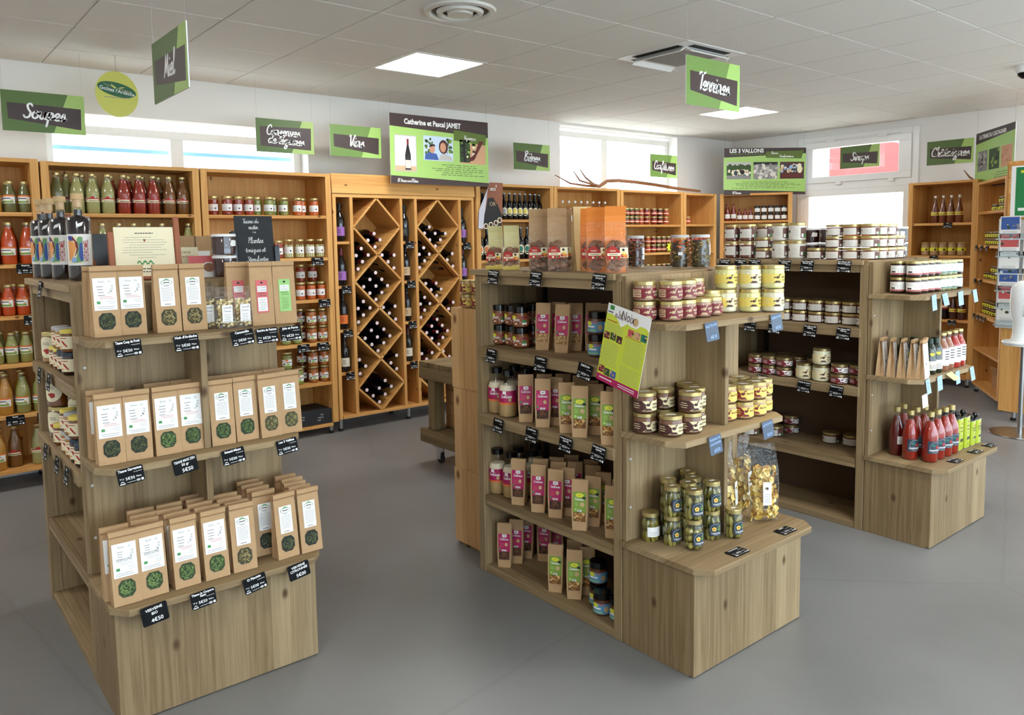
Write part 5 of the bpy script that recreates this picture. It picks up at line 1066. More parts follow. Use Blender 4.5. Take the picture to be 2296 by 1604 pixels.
# top of the middle gondola: biscuit bags and big preserve jars
TZ = 1.3745
for n, (k, x, y, a, l) in enumerate((('bis_y', 1.150, -3.41, -52, 'clear biscuit bag with pale yellow card, left one'), ('bis_y', 1.150, -3.525, -44, 'clear biscuit bag with pale yellow card, right one'), ('bis_k', 1.150, -3.70, -42, 'clear biscuit bag with kraft card, left one'), ('bis_k', 1.158, -3.805, -40, 'clear biscuit bag with kraft card, right one'), ('bis_k', 1.245, -3.74, -44, 'clear biscuit bag with kraft card, rear one'), ('bis_o', 1.225, -3.925, -40, 'clear biscuit bag with orange card, left one'), ('bis_o', 1.172, -4.012, -40, 'clear biscuit bag with orange card, middle one'), ('bis_o', 1.168, -4.112, -38, 'clear biscuit bag with orange card, right one'))):
    put(k, 'biscuit_bag', l, 'biscuit bag', (x, y, TZ), rad(a), 'biscuit bags on the middle gondola', rad(-2))
put('beigebag', 'beige_paper_bag', 'tall beige paper bag between the kraft and orange biscuit bags', 'paper bag', (1.262, -3.838, TZ), rad(-25))
for k, x, y, l in (('bigjar_m', 1.622, -3.80, 'large glass jar of brown preserve behind the orange biscuit bags'), ('bigjar_a', 1.652, -4.018, 'large glass jar of orange and olive preserve, left of the pair'), ('bigjar_b', 1.695, -4.09, 'large glass jar of olive preserve, right of the pair')): put(k, 'preserve_jar', l, 'jar', (x, y, TZ), rad(-25), 'large preserve jars')
# middle gondola end display
E1, E2, E0 = 1.2085, .8045, .3945
g = 'rillettes jars'
jars('rillette', 'rillettes_jar', 'jar', [(1.163, -4.253), (1.222, -4.322), (1.308, -4.318), (1.394, -4.318), (1.478, -4.308)], E1, .070, [2, 2, 2, 1, 1], 'maroon-labelled rillettes jar, %s layer, %s from left on the top end shelf', g, rad(-38))
jars('rillettem', 'rillettes_jar', 'jar', [(1.262, -4.253), (1.348, -4.253), (1.438, -4.253)], E1, .070, [1, 2, 2], 'maroon-labelled rillettes jar in the back row, %s layer, %s from left', g, rad(-22))
for n, (x, y) in enumerate(((1.612, -4.275), (1.682, -4.335), (1.748, -4.394), (1.535, -4.255))):
    for l in range(2 if n < 3 else 1): put(('fat', 'fatb')[(n+l) % 2], 'goose_fat_jar', 'pale goose fat jar with yellow label, %s layer, %s' % (('lower', 'upper')[l], ('left of three', 'middle of three', 'right of three', 'half hidden behind')[n]), 'jar', (x, y, E1+l*.0906), rad(-42), 'goose fat jars')
for n, (x, y, L_) in enumerate(((1.162, -4.254, 2), (1.196, -4.345, 1), (1.283, -4.362, 2), (1.26, -4.256, 2), (1.358, -4.322, 2), (1.408, -4.252, 2))):
    for l in range(L_): put('confit_s', 'terrine_jar', 'chestnut terrine jar with cream and brown label, %s layer, %s' % (('lower', 'upper')[l], ('far left', 'front left', 'front middle', 'behind the front ones', 'right of the middle', 'beside the divider')[n]), 'jar', (x, y, E2+l*.0746), rad(-40+jit(8)), 'chestnut terrine jars')
for n, (x, y) in enumerate(((1.535, -4.335), (1.612, -4.358), (1.692, -4.362), (1.768, -4.34), (1.565, -4.252), (1.65, -4.262), (1.735, -4.258))):
    for l in range(2): put('rilly_s', 'rillettes_jar', 'yellow-labelled rillettes jar right of the divider, %s layer, %s' % (('lower', 'upper')[l], ('front first', 'front second', 'front third', 'front fourth', 'back first', 'back second', 'back third')[n]), 'jar', (x, y, E2+l*.0666), rad(-40+jit(12)), 'yellow-labelled rillettes jars')
pk = ((1.196, -4.252, 'picklew', 1, 'with a plain white label at the far left'), (1.226, -4.328, 'pickle0', 2, 'second from left'), (1.252, -4.404, 'pickle1', 2, 'nearest the front'), (1.303, -4.338, 'pickle2', 2, 'behind the front one'), (1.378, -4.388, 'pickle0', 2, 'right of the front one'), (1.450, -4.432, 'pickle2', 1, 'far right'), (1.284, -4.262, 'pickle0', 2, 'back row left'), (1.366, -4.312, 'pickle1', 2, 'back row middle'), (1.412, -4.252, 'pickle2', 2, 'back row right'))
for x, y, k, L_, l in pk:
    for t in range(L_): put(k if t == 0 or k != 'pickle1' else 'pickle2', 'gherkin_jar', 'gherkin jar with gold lid %s, %s layer' % (l, ('lower', 'upper')[t]), 'jar', (x, y, E0+t*.1086), rad(-16+jit(10)), 'gherkin jars')
for k, x, y, a, l in (('chips1', 1.560, -4.325, 20, 'clear bag of yellow crisps beside the gherkins'), ('chips2', 1.672, -4.415, -32, 'clear bag of yellow crisps, rightmost and nearest the front'), ('chips1', 1.715, -4.285, 10, 'clear bag of yellow crisps behind the other two')): put(k, 'crisps_bag', l, 'crisps bag', (x, y, E0), rad(a), 'clear bags of crisps')
# ---------------------------------------------------------------- right gondola
g = 'pork preserve jars on the right gondola top'
for n, (y, k, H, L_) in enumerate(((-3.352, 'porctall', .098, 2), (-3.455, 'porctall', .098, 2), (-3.560, 'porc_a', .060, 2), (-3.668, 'porcwhite', .098, 2), (-3.766, 'porcwhite', .098, 2), (-3.876, 'porc_b', .060, 1), (-3.982, 'porc_a', .060, 3), (-4.076, 'porc_a', .060, 3), (-4.170, 'porc_a', .060, 3))):
    for l in range(L_): put(k, 'pork_preserve_jar', '%s pork jar on the right gondola top, stack %s from left, layer %s' % ({'porctall': 'tall brown', 'porcwhite': 'tall white', 'porc_a': 'flat', 'porc_b': 'single flat'}[k], ORD[n], ORD[l]), 'jar', (2.975, y, TZ+l*(H+.0006)), rad(-62+jit(10)), g)
for n, (x, L_) in enumerate(((3.069, 3), (3.163, 3), (3.257, 2))):
    for l in range(L_): put('porc_a', 'pork_preserve_jar', 'flat pork jar along the end edge of the right gondola top, %s, layer %s' % (ORD[n], ORD[l]), 'jar', (x, -4.170, TZ+l*.0606), rad(-35), g)
put('porctall', 'pork_preserve_jar', 'tall pork jar behind the third stack on the right gondola', 'jar', (3.07, -3.50, TZ), rad(-60), g); put('porctall', 'pork_preserve_jar', 'tall pork jar stacked behind the third stack on the right gondola', 'jar', (3.07, -3.50, TZ+.0986), rad(-60), g)
for n, (x, y) in enumerate(((3.10, -3.78), (3.10, -3.88), (3.35, -4.10), (3.445, -4.10), (3.40, -4.01))):
    for l in range(2): put('darkpot', 'dark_preserve_jar', 'dark red jar with white lid on the right gondola, %s, %s' % (('behind the white jars', 'behind the single jar', 'right end front', 'right end side', 'right end rear')[n], ('lower', 'upper')[l]), 'jar', (x, y, TZ+l*.0836), rad(-50+jit(20)), 'dark jars with white lids')
g = 'pork jars on the right gondola shelf'
jars('porc_b', 'pork_preserve_jar', 'jar', [(2.985, -3.505), (2.985, -3.60), (2.985, -3.695), (2.985, -3.79), (2.985, -3.885), (2.985, -3.98), (2.985, -4.075), (2.985, -4.155)], MS1, .060, 2, 'flat pork jar on the right gondola upper side shelf, %s layer, %s from left', g, rad(-60))
jars('porc_b', 'pork_preserve_jar', 'jar', [(3.08, -3.64), (3.08, -3.735), (3.08, -3.83), (3.08, -3.925), (3.08, -4.02), (3.08, -4.115)], MS1, .060, 2, 'flat pork jar in the second row of the upper side shelf, %s layer, %s', g, rad(-60))
jars('foie', 'duck_terrine_jar', 'jar', [(2.895, -3.572), (2.895, -3.661), (2.895, -3.750), (2.985, -3.60), (2.985, -3.69), (2.985, -3.78), (3.08, -3.64), (3.08, -3.73), (2.985, -3.88)], MS2, .052, 2, 'flat duck terrine jar on the left of the lower side shelf, %s layer, %s', 'duck terrine jars', rad(-52))
put('duckfat', 'duck_fat_jar', 'single pale duck fat jar with yellow label', 'jar', (2.898, -3.868, MS2), rad(-62)); 
for l in range(2): put('duckfat', 'duck_fat_jar', 'pale duck fat jar in the stack of two, %s' % ('lower', 'upper')[l], 'jar', (2.898, -3.964, MS2+l*.0886), rad(-58), 'stacked duck fat jars')
jars('foie', 'duck_terrine_jar', 'jar', [(2.897, -4.064), (2.897, -4.138), (2.985, -4.08), (3.07, -4.10)][:1]+[(2.93, -4.146), (2.99, -4.07), (3.08, -4.11)], MS2, .052, 2, 'flat duck terrine jar right of the duck fat, %s layer, %s', 'duck terrine jars', rad(-60))
jars('porc_b', 'pork_preserve_jar', 'jar', [(3.09, -3.925), (3.11, -4.03), (2.93, -3.52), (2.995, -3.635)], MS3, .060, 1, 'flat jar on the right gondola lowest side shelf, %s row, %s', 'jars on the lowest side shelf', rad(-60))
jars('foie', 'duck_terrine_jar', 'jar', [(3.06, -3.545), (3.12, -3.66)], MS3, .052, 2, 'flat duck terrine jar on the lowest side shelf, %s layer, %s', 'duck terrine jars', rad(-55))
# right end display
g = 'sauce jars on the right end display'
jars('sauce_r', 'sauce_jar', 'jar', [(2.985, -4.385), (3.060, -4.385), (3.135, -4.385), (3.210, -4.385)], E1, .080, 2, 'sauce jar with a red-striped white label, %s layer, %s in the front row', g, rad(-48))
jars('sauce_r', 'sauce_jar', 'jar', [(2.985, -4.308), (3.060, -4.308), (3.135, -4.308), (3.210, -4.308)], E1, .080, 2, 'sauce jar with a red-striped white label, %s layer, %s in the back row', g, rad(-48))
jars('sauce_g', 'sauce_jar', 'jar', [(3.280, -4.39), (3.344, -4.39), (3.408, -4.39)], E1, .078, 2, 'pale sauce jar with a green-striped white label, %s layer, %s from left', g, rad(-48))
jars('sauce_k', 'sauce_jar', 'jar', [(3.474, -4.39), (3.509, -4.325), (3.44, -4.325)], E1, .078, 2, 'black sauce jar with a white label, %s layer, %s', g, rad(-48))
for n, (x, y) in enumerate(((2.898, -4.285), (2.905, -4.332), (2.912, -4.379), (2.920, -4.425), (2.932, -4.462), (3.0, -4.44))): put('flour', 'flour_bag', 'kraft flour bag with white front label, %s from the back board' % ORD[n], 'flour bag', (x, y, E2), rad(12+jit(5)), 'kraft flour bags')
for n, (x, y) in enumerate(((3.09, -4.425), (3.162, -4.425), (3.10, -4.345), (3.02, -4.33), (3.02, -4.36-.005))[:4]): put('oil', 'oil_bottle', 'dark green wavy oil bottle, %s' % ('front left', 'front right', 'back right', 'back left')[n], 'oil bottle', (x, y, E2), rad(-20), 'dark oil bottles')
for n, (k, x, y) in enumerate((('juice_b', 3.236, -4.425), ('juice_b', 3.312, -4.42), ('juice_b', 3.25, -4.345), ('juice_b', 3.326, -4.338), ('juice_r', 3.392, -4.42), ('juice_r', 3.470, -4.415))): put(k, 'juice_bottle', '%s juice bottle with gold cap and white label, %s' % (('brown', 'red')[n > 3], ('front left', 'front right', 'back left', 'back right', 'left of two', 'right of two')[n]), 'juice bottle', (x, y, E2), rad(-18), 'juice bottles')
for n, (k, x, y) in enumerate((('tomatow', 2.985, -4.325), ('tomato', 2.955, -4.405), ('tomato', 2.982, -4.487), ('tomato', 3.062, -4.487), ('tomato', 3.140, -4.490), ('tomato', 3.216, -4.490), ('tomato', 3.045, -4.395), ('tomato', 3.125, -4.40), ('tomato', 3.075, -4.318))): put(k, 'tomato_bottle', 'red tomato bottle with gold cap, %s' % ('white label at the rear left', 'front left', 'nearest front', 'front third', 'front fourth', 'front right end', 'second row left', 'second row right', 'back row')[n], 'bottle', (x, y, E0), rad(-26+jit(6)), 'red tomato bottles')
for n, (k, x, y) in enumerate((('tin', 3.294, -4.487), ('tin', 3.370, -4.490), ('tin', 3.30, -4.42), ('tin', 3.372, -4.42), ('tin', 3.225, -4.405), ('tins', 3.445, -4.495), ('tins', 3.506, -4.498), ('tins', 3.508, -4.44))): put(k, 'oil_tin', '%s lime green oil tin with black spout cap, %s' % (('large', 'small')[n > 4], ('front left', 'front right', 'second row left', 'second row right', 'behind the bottles', 'front left', 'front right', 'rear')[n]), 'oil tin', (x, y, E0), rad(jit(5)), 'lime green oil tins')
# ---------------------------------------------------------------- wall shelves
def wall_row(pre, name, cat, desc, place, z, items, group, rz=rad(-35)):
    cnt = {}
    for k, x, y in items:
        c = cnt.setdefault(k, 0); cnt[k] += 1
        put(pre+k, name, ('%s on the %s, %s from left' % (desc(k), place, ORD[c])), cat, (x, y, z), rz+rad(jit(10)), group)
gs = 'soup bottles on the wall shelves'; SN = {'green': 'olive', 'greenl': 'pale green', 'red': 'red', 'orange': 'orange', 'gaz': 'orange red', 'brown': 'brown', 'yellow': 'amber', 'dkgreen': 'dark olive'}
sd = lambda k: '%s soup bottle' % SN[k]
def back(items, dy=.1): return [(k, x+jit(.01), y+dy) for k, x, y in items]
F = -.425
wall_row('soups_', 'soup_bottle', 'soup bottle', sd, 'top shelf at the left edge', 1.7155, [('yellow', -.345, F), ('dkgreen', -.267, F), ('dkgreen', -.190, F)], gs)
wall_row('soup_', 'soup_bottle', 'soup bottle', sd, 'second shelf at the left edge', 1.4005, [('gaz', -.385, F), ('gaz', -.29, F), ('gaz', -.192, F)], gs)
wall_row('soups_', 'soup_bottle', 'soup bottle', sd, 'third shelf at the left edge', 1.0855, [('gaz', -.39, F), ('gaz', -.313, F), ('gaz', -.236, F)], gs)
wall_row('soups_', 'soup_bottle', 'soup bottle', sd, 'fourth shelf at the left edge', .7905, [('green', -.39, F), ('green', -.313, F), ('green', -.236, F), ('green', -.157, -.40)], gs)
wall_row('soup_', 'soup_bottle', 'soup bottle', sd, 'fifth shelf at the left edge', .4755, [('yellow', -.365, F), ('green', -.272, F), ('green', -.180, F)], gs)
wall_row('soup_', 'soup_bottle', 'soup bottle', sd, 'lowest shelf at the left edge', .1355, [('yellow', -.42, F), ('brown', -.33, -.39), ('greenl', -.205, -.41)], gs)
for z, ks, nm, H in ((1.7155, 'soups_dkgreen', 'top', 3), (1.4005, 'soup_gaz', 'second', 3), (1.0855, 'soups_gaz', 'third', 3), (.7905, 'soups_green', 'fourth', 3), (.4755, 'soup_yellow', 'fifth', 2)):
    for n in range(H): put(ks, 'soup_bottle', 'soup bottle half hidden in the rear row, %s shelf at the left edge, %s' % (nm, ORD[n]), 'soup bottle', (-.36+n*.092, -.315, z), rad(-30), gs)
u1 = [('dkgreen', -.012, F), ('greenl', .100, F), ('greenl', .190, F), ('greenl', .280, F), ('red', .376, F), ('red', .470, F), ('red', .560, F), ('brown', .662, F), ('brown', .752, F)]
wall_row('soup_', 'soup_bottle', 'soup bottle', sd, 'top shelf under the left window', 1.7125, u1, gs)
for n, (k, x, y) in enumerate(back(u1[1:])): put('soup_'+k, 'soup_bottle', '%s half hidden in the rear row under the left window, %s' % (sd(k), ORD[n]), 'soup bottle', (x-.045, y, 1.7125), rad(-30), gs)
wall_row('soup_', 'soup_bottle', 'soup bottle', sd, 'second shelf behind the framed text', 1.3955, [('greenl', .235-.09*1, F), ('greenl', .235, F), ('greenl', .333, F), ('greenl', .425, F), ('greenl', .515, F), ('greenl', .603, F), ('greenl', .690, F), ('greenl', .778, F)], gs)
gv = 'vegetable jars on the wall shelves'; VN = {'carrot': 'orange carrot', 'tom': 'red', 'green': 'green', 'white': 'pale', 'ratat': 'orange brown', 'dark': 'dark'}
vd = lambda k: '%s vegetable jar' % VN[k]
wall_row('veg_', 'vegetable_jar', 'jar', vd, 'top shelf beside the wine rack', 1.7105, [('tom', .968, -.40), ('tom', 1.050, -.445), ('tom', 1.132, -.43), ('tom', 1.213, -.43), ('green', 1.286, -.395), ('green', 1.357, -.445), ('green', 1.418, -.37), ('green', 1.478, -.43), ('carrot', 1.588, -.43), ('carrot', 1.655, -.36), ('carrot', 1.722, -.43)], gv)
put('veg_tom', 'vegetable_jar', 'red vegetable jar left of the white asparagus jars', 'jar', (1.425, F, 1.3905), rad(-30), gv)
for n, x in enumerate((1.506, 1.594, 1.679, 1.762)): put('asparagus', 'asparagus_jar', 'jar of white asparagus, %s from left' % ORD[n], 'jar', (x, F, 1.3905), rad(-32), 'white asparagus jars')
wall_row('veg_', 'vegetable_jar', 'jar', vd, 'third shelf beside the wine rack', 1.0685, [('carrot', 1.590, F), ('carrot', 1.676, F), ('carrot', 1.760, F), ('tom', 1.635, -.335), ('tom', 1.735, -.335), ('green', 1.47, F)], gv)
for n, x in enumerate((1.635, 1.735)): put('veg_tom', 'vegetable_jar', 'red vegetable jar stacked behind the carrot jars, %s' % ('left', 'right')[n], 'jar', (x, -.335, 1.0685+.1346), rad(-32), gv)
put('veg_green', 'vegetable_jar', 'green vegetable jar stacked left of the carrot jars', 'jar', (1.47, F, 1.0685+.1346), rad(-32), gv)
for z, sn, bits in ((.7325, 'fourth', ((1.670, 'ratat', 2), (1.760, 'ratat', 2), (1.455, 'green', 1), (1.545, 'green', 1))), (.4165, 'fifth', ((1.670, 'ratat', 2), (1.760, 'ratat', 2), (1.457, 'green', 2), (1.546, 'green', 1)))):
    for n, (x, k, L_) in enumerate(bits):
        for l in range(L_): put('vegb_'+k, 'vegetable_jar', '%s jar with orange-tabbed label, %s wall shelf, %s layer, %s' % (VN[k], sn, ('lower', 'upper')[l], ORD[n]), 'jar', (x, F, z+l*.1306), rad(-32+jit(8)), gv)
    for l in range(2): put('vegb_dark', 'vegetable_jar', 'dark vegetable jar behind the %s shelf front row, %s' % (sn, ('lower', 'upper')[l]), 'jar', (1.62, -.33, z+l*.1306), rad(-32), gv)
def dark_carton():
    r = empty('printed_carton', (1.425, -.475, .0856)); tag(r, 'dark printed carton with white curls on the lowest wall shelf', 'box'); mat('cartonblack', (34, 36, 40), .6)
    MB().box(0, .36, 0, .27, 0, .115, 'cartonblack').build('box', r, .002); m = MB(); L_ = Lab(m, flatfn(0, .36, 0, .115, 0), .36, .115)
    for u in (.3, .74): L_.script('~~', u, .42, .014, 'lgrey', 1, .22); L_.script('~', u+.03, .6, .016, 'lgrey', 1, .2); L_.script('~', u-.04, .24, .016, 'lgrey', 1, .2)
    L_.rect(.497, .503, 0, 1, 'ink', 1); m.build('print', r); MB().box(.174, .186, .0, .27, .115, .1157, 'ink').build('lid_gap', r)
dark_carton()
# beer unit
gb = 'beer bottles on the wall shelf'
for n, x in enumerate((3.30, 3.36, 3.42, 3.545, 3.609, 3.672, 3.735, 3.798, 3.861, 3.924, 3.987)):
    put('beer_w' if n > 4 else 'beer_b', 'beer_bottle', 'dark beer bottle in the front row of the top beer shelf, %s from left' % ORD[n], 'beer bottle', (x, F, 1.6905), rad(-32), gb)
for n, x in enumerate((4.03, 4.085)): put('beer_b', 'beer_bottle', 'dark beer bottle at the right end of the beer shelf, %s of two' % ('left', 'right')[n], 'beer bottle', (x+.01*n, -.36, 1.6905), rad(-32), gb)
for n, (x, k) in enumerate(((3.32, 'beer_o'), (3.40, 'beer_o'), (3.48, 'beer_o'), (3.56, 'beer_o'), (3.64, 'beer_g'), (3.72, 'beer_g'), (3.80, 'beer_g'), (3.88, 'beer_g'), (3.96, 'beer_g'), (4.04, 'beer_g'))): put(k, 'beer_bottle', 'large dark bottle with %s label on the second beer shelf, %s' % (('orange', 'green')[k[-1] == 'g'], ORD[n]), 'beer bottle', (x, F, 1.3225), rad(-32), gb)
for n in range(10): put('darkjar', 'dark_jar', 'small dark jar on the third beer shelf, %s from left' % ORD[n], 'jar', (3.32+n*.08, F, 1.0205), rad(-30), 'small dark jars under the beers')
for n, (x, k) in enumerate(((4.26, 'liqueurdark'), (4.345, 'liqueur'), (4.43, 'liqueur'), (4.515, 'liqueur'), (4.60, 'liqueurclear'), (4.685, 'liqueurclear'), (4.77, 'liqueur'), (4.855, 'liqueurclear'), (4.94, 'liqueurclear'))): put(k, 'liqueur_bottle', '%s liqueur bottle on the wall shelf, %s from left' % ({'liqueur': 'amber', 'liqueurclear': 'clear', 'liqueurdark': 'dark'}[k], ORD[n]), 'liqueur bottle', (x, F, 1.6455), rad(-30), 'liqueur bottles')
# jam units: stacks of two
gj = 'jam jars under the Confitures sign'
for z, sn, xs in ((1.6455, 'top', (5.19, 5.262, 5.334, 5.415, 5.487, 5.585, 5.70, 5.80, 5.905)), (1.3425, 'second', (5.20, 5.275, 5.35, 5.425, 5.50, 5.60, 5.69, 5.775, 5.86, 5.94, 6.02)), (1.0405, 'third', (5.30, 5.40, 5.50, 5.60, 5.69, 5.775, 5.86, 5.94, 6.02))):
    for n, x in enumerate(xs):
        for l in range(2): put('jam_'+('red', 'green', 'green', 'green', 'orange', 'red', 'red', 'black', 'orange')[(n+(sn == 'second')*3) % 9], 'jam_jar', 'jam jar with gold lid, %s jam shelf, %s layer, %s from left' % (sn, ('lower', 'upper')[l], ORD[n]), 'jam jar', (x, F, z+l*.0886), rad(-34+jit(8)), gj)
for n, (x, l) in enumerate(((6.215, 0), (6.215, 1), (6.285, 0))): put('jam_orange', 'jam_jar', 'jam jar on the top shelf of the narrow unit, %s' % ('left lower', 'left upper', 'right')[n], 'jam jar', (x, F, 1.6505+l*.0886), rad(-30), gj)
for n, x in enumerate((6.21, 6.285, 6.36, 6.435, 6.52, 6.60)): 
    for l in range(2): put('jam_'+('red', 'orange')[n > 2], 'jam_jar', 'jam jar on the second shelf of the narrow unit, %s layer, %s' % (('lower', 'upper')[l], ORD[n]), 'jam jar', (x, F, 1.3425+l*.0886), rad(-30), gj)
for n, (x, a) in enumerate(((5.88, 10), (6.02, -15))):
    m = MB(); pts = [(.5*math.cos(t)*q, .5*math.sin(t)*q) for t, q in [(i*2*PI/14+PI/2, 1 if i % 2 == 0 else .45) for i in range(14)]]
    m.add([(px*.12, 0, pz*.13) for px, pz in pts]+[(px*.12, .002, pz*.13) for px, pz in pts], [tuple(range(14)), tuple(range(27, 13, -1))]+[(i, 14+i, 14+(i+1) % 14, (i+1) % 14) for i in range(14)], mat('leafyel', (226, 240, 40), .6))
    o = m.build('paper_leaf'); o.location = (x, -.505, 1.40); o.rotation_euler = (0, rad(a), 0); tag(o, 'bright yellow paper leaf on the jam shelf, %s one' % ('left', 'right')[n], 'paper leaf', 'yellow paper leaves')
# corner unit
CU = (6.775, -.515); cd_, cn_ = (math.cos(rad(-54.4)), math.sin(rad(-54.4))), (.813, .582)
def cpos(a, b): return (CU[0]+cd_[0]*a+cn_[0]*b, CU[1]+cd_[1]*a+cn_[1]*b)
for n, (a, k) in enumerate(((.085, 'passata'), (.155, 'passata'), (.222, 'passatas'), (.285, 'passatas'), (.348, 'passatas'))): put(k, 'sauce_bottle', 'red sauce bottle with white label on the corner shelf, %s from left' % ORD[n], 'bottle', cpos(a, .09)+(1.6855,), rad(-50), 'red bottles on the corner shelf')
for n in range(5):
    for l in range(2): put('blackjam', 'dark_jam_jar', 'dark jar with white label on the corner shelf, %s layer, %s' % (('lower', 'upper')[l], ORD[n]), 'jam jar', cpos(.42+n*.074, .09)+(1.6855+l*.0846,), rad(-50+jit(10)), 'dark jars on the corner shelf')
for n in range(8): put(('blackjam', 'passatas')[n < 3], 'preserve_jar', 'red preserve on the second corner shelf, %s from left' % ORD[n], 'jar', cpos(.09+n*.08, .09)+(1.3705,), rad(-50), 'preserves on the second corner shelf')
# syrup unit right of the door
for n, y in enumerate((-2.70, -2.775, -2.85, -2.925)): put('syrup', 'syrup_bottle', 'flip-top syrup bottle, %s from left beside the door' % ORD[n], 'syrup bottle', (7.29, y, 1.6055), rad(-75), 'flip-top syrup bottles')
for n, y in enumerate((-2.62, -2.705, -2.79, -2.875, -2.96)): put('chestnut', 'chestnut_jar', 'chestnut cream jar with yellow label under the syrups, %s from left' % ORD[n], 'jar', (7.29, y, 1.2855), rad(-75), 'chestnut cream jars')
for n, y in enumerate((-2.66, -2.74, -2.82, -2.90, -2.98)): put(('cordialdark', 'cordialdark', 'cordialdark', 'syrupd', 'syrupd')[n], 'syrup_bottle', 'dark syrup bottle on the lower shelf, %s from left' % ORD[n], 'syrup bottle', (7.29, y, .6555), rad(-75), 'dark syrup bottles')
# angled unit
AU = (7.13, -3.14); ad_, an_ = (math.cos(rad(-148)), math.sin(rad(-148))), (.53, -.848)
def apos(a, b): return (AU[0]+ad_[0]*a+an_[0]*b, AU[1]+ad_[1]*a+an_[1]*b)
for z, sn, xs in ((1.6955, 'top', ((.28, 1), (.35, 1), (.52, 2), (.60, 2))), (1.3905, 'second', tuple((.085+.072*i, 2) for i in range(8))), (1.0805, 'third', ((.085, 1), (.16, 1), (.33, 2), (.41, 2), (.49, 2), (.57, 2))), (.7505, 'fourth', ((.085, 2), (.16, 2), (.24, 2), (.33, 2), (.41, 2)))):
    for n, (a, L_) in enumerate(xs):
        for l in range(L_): put('chestsmall', 'chestnut_jar', 'small chestnut jar on the angled unit, %s shelf, %s layer, %s' % (sn, ('lower', 'upper')[l], ORD[n]), 'jar', apos(a, .09)+(z+l*.0626,), rad(-120), 'small chestnut jars')
r = empty('open_carton', apos(.42, .08)+(.1005,), rad(-140)); tag(r, 'open cardboard box on the lowest angled shelf', 'box')
MB().box(0, .2, 0, .003, 0, .13, 'cardboard').box(0, .003, .003, .15, 0, .13, 'cardboard').box(.197, .2, .003, .15, 0, .13, 'cardboard').box(.003, .197, .147, .15, 0, .13, 'cardboard').box(.003, .197, .003, .147, 0, .003, 'cardboard').build('walls', r)
MB().box(0, .2, -.003, 0, 0, .075, 'cardboard').xf(Matrix.Translation((0, 0, .13)) @ Matrix.Rotation(rad(12), 4, 'X')).build('flap', r)
# jars on the crates
for n, (x, y) in enumerate(((1.262, -3.055), (1.262, -3.145), (1.345, -3.06), (1.345, -3.145))):
    for l in range(2): put('rilly', 'terrine_jar', 'small gold-lidded jar on the pine crates, %s, %s' % (('front left', 'front right', 'rear left', 'rear right')[n], ('lower', 'upper')[l]), 'jar', (x, y, 1.1805+l*.0666), rad(-60), 'jars on the pine crates')
# ---------------------------------------------------------------- wine
CAPS = [(2.209, 1.57, 0), (2.152, 1.517, 0), (2.262, 1.52, 0), (2.214, 1.463, 0), (2.089, 1.452, 0), (2.042, 1.397, 0), (2.15, 1.399, 0), (2.096, 1.347, 0), (2.055, 1.29, 0), (2.276, 1.396, 0), (2.39, 1.393, 0), (2.331, 1.34, 0), (2.384, 1.287, 0), (2.212, 1.254, 1), (2.158, 1.202, 1), (2.267, 1.198, 1), (2.1, 1.145, 1), (2.212, 1.146, 1), (2.319, 1.144, 1), (2.154, 1.091, 1), (2.264, 1.09, 1), (2.208, 1.037, 1), (2.093, 1.027, 1), (2.044, .974, 1), (2.151, .972, 1), (2.089, .918, 1), (2.043, .864, 1), (2.274, .968, 1), (2.385, .97, 1), (2.329, .916, 1), (2.387, .862, 1), (2.212, .843, 1), (2.157, .788, 1), (2.272, .788, 1), (2.099, .728, 1), (2.211, .729, 1), (2.327, .728, 1), (2.158, .672, 1), (2.268, .675, 1), (2.212, .615, 1), (2.04, .559, 1), (2.095, .501, 1), (2.042, .446, 1), (2.386, .559, 1), (2.329, .502, 1), (2.383, .446, 1), (2.271, .361, 1), (2.327, .305, 1), (2.213, .305, 1), (2.099, .305, 1), (2.155, .249, 1), (2.267, .247, 1), (2.211, .19, 1),
 (2.742, 1.623, 1), (2.692, 1.571, 1), (2.8, 1.568, 1), (2.905, 1.567, 1), (2.743, 1.514, 1), (2.852, 1.513, 1), (2.797, 1.46, 1), (2.68, 1.447, 1), (2.634, 1.393, 1), (2.735, 1.392, 1), (2.686, 1.337, 1), (2.634, 1.282, 1), (2.973, 1.391, 1), (2.919, 1.339, 1), (2.976, 1.282, 1), (2.798, 1.142, 0), (2.692, 1.144, 1), (2.848, 1.088, 1), (2.745, 1.088, 0), (2.799, 1.034, 0), (2.677, 1.026, 1), (2.729, .97, 1), (2.634, .972, 1), (2.674, .918, 0), (2.634, .858, 0), (2.972, .966, 0), (2.921, .912, 0), (2.971, .86, 0), (2.799, .829, 0), (2.743, .775, 0), (2.851, .772, 0), (2.689, .722, 0), (2.797, .721, 0), (2.904, .721, 0), (2.741, .669, 0), (2.854, .666, 0), (2.808, .612, 0), (2.739, .545, 0), (2.634, .547, 0), (2.681, .495, 0), (2.856, .545, 0), (2.917, .493, 0), (2.634, .44, 0), (2.844, .244, 0)]
for x, z, b in CAPS:
    col = 'left' if x < 2.5 else 'right'; lev = 'top' if z > 1.40 else 'upper' if z > .97 else 'lower' if z > .55 else 'bottom'
    put('wine_black' if b else 'wine_red', 'wine_bottle', 'dark wine bottle lying neck outward in the %s part of the %s diamond column' % (lev, col), 'wine bottle', (x, -.185, z), 0, 'wine bottles in the rack, %s part of the %s column' % (lev, col), PI/2)
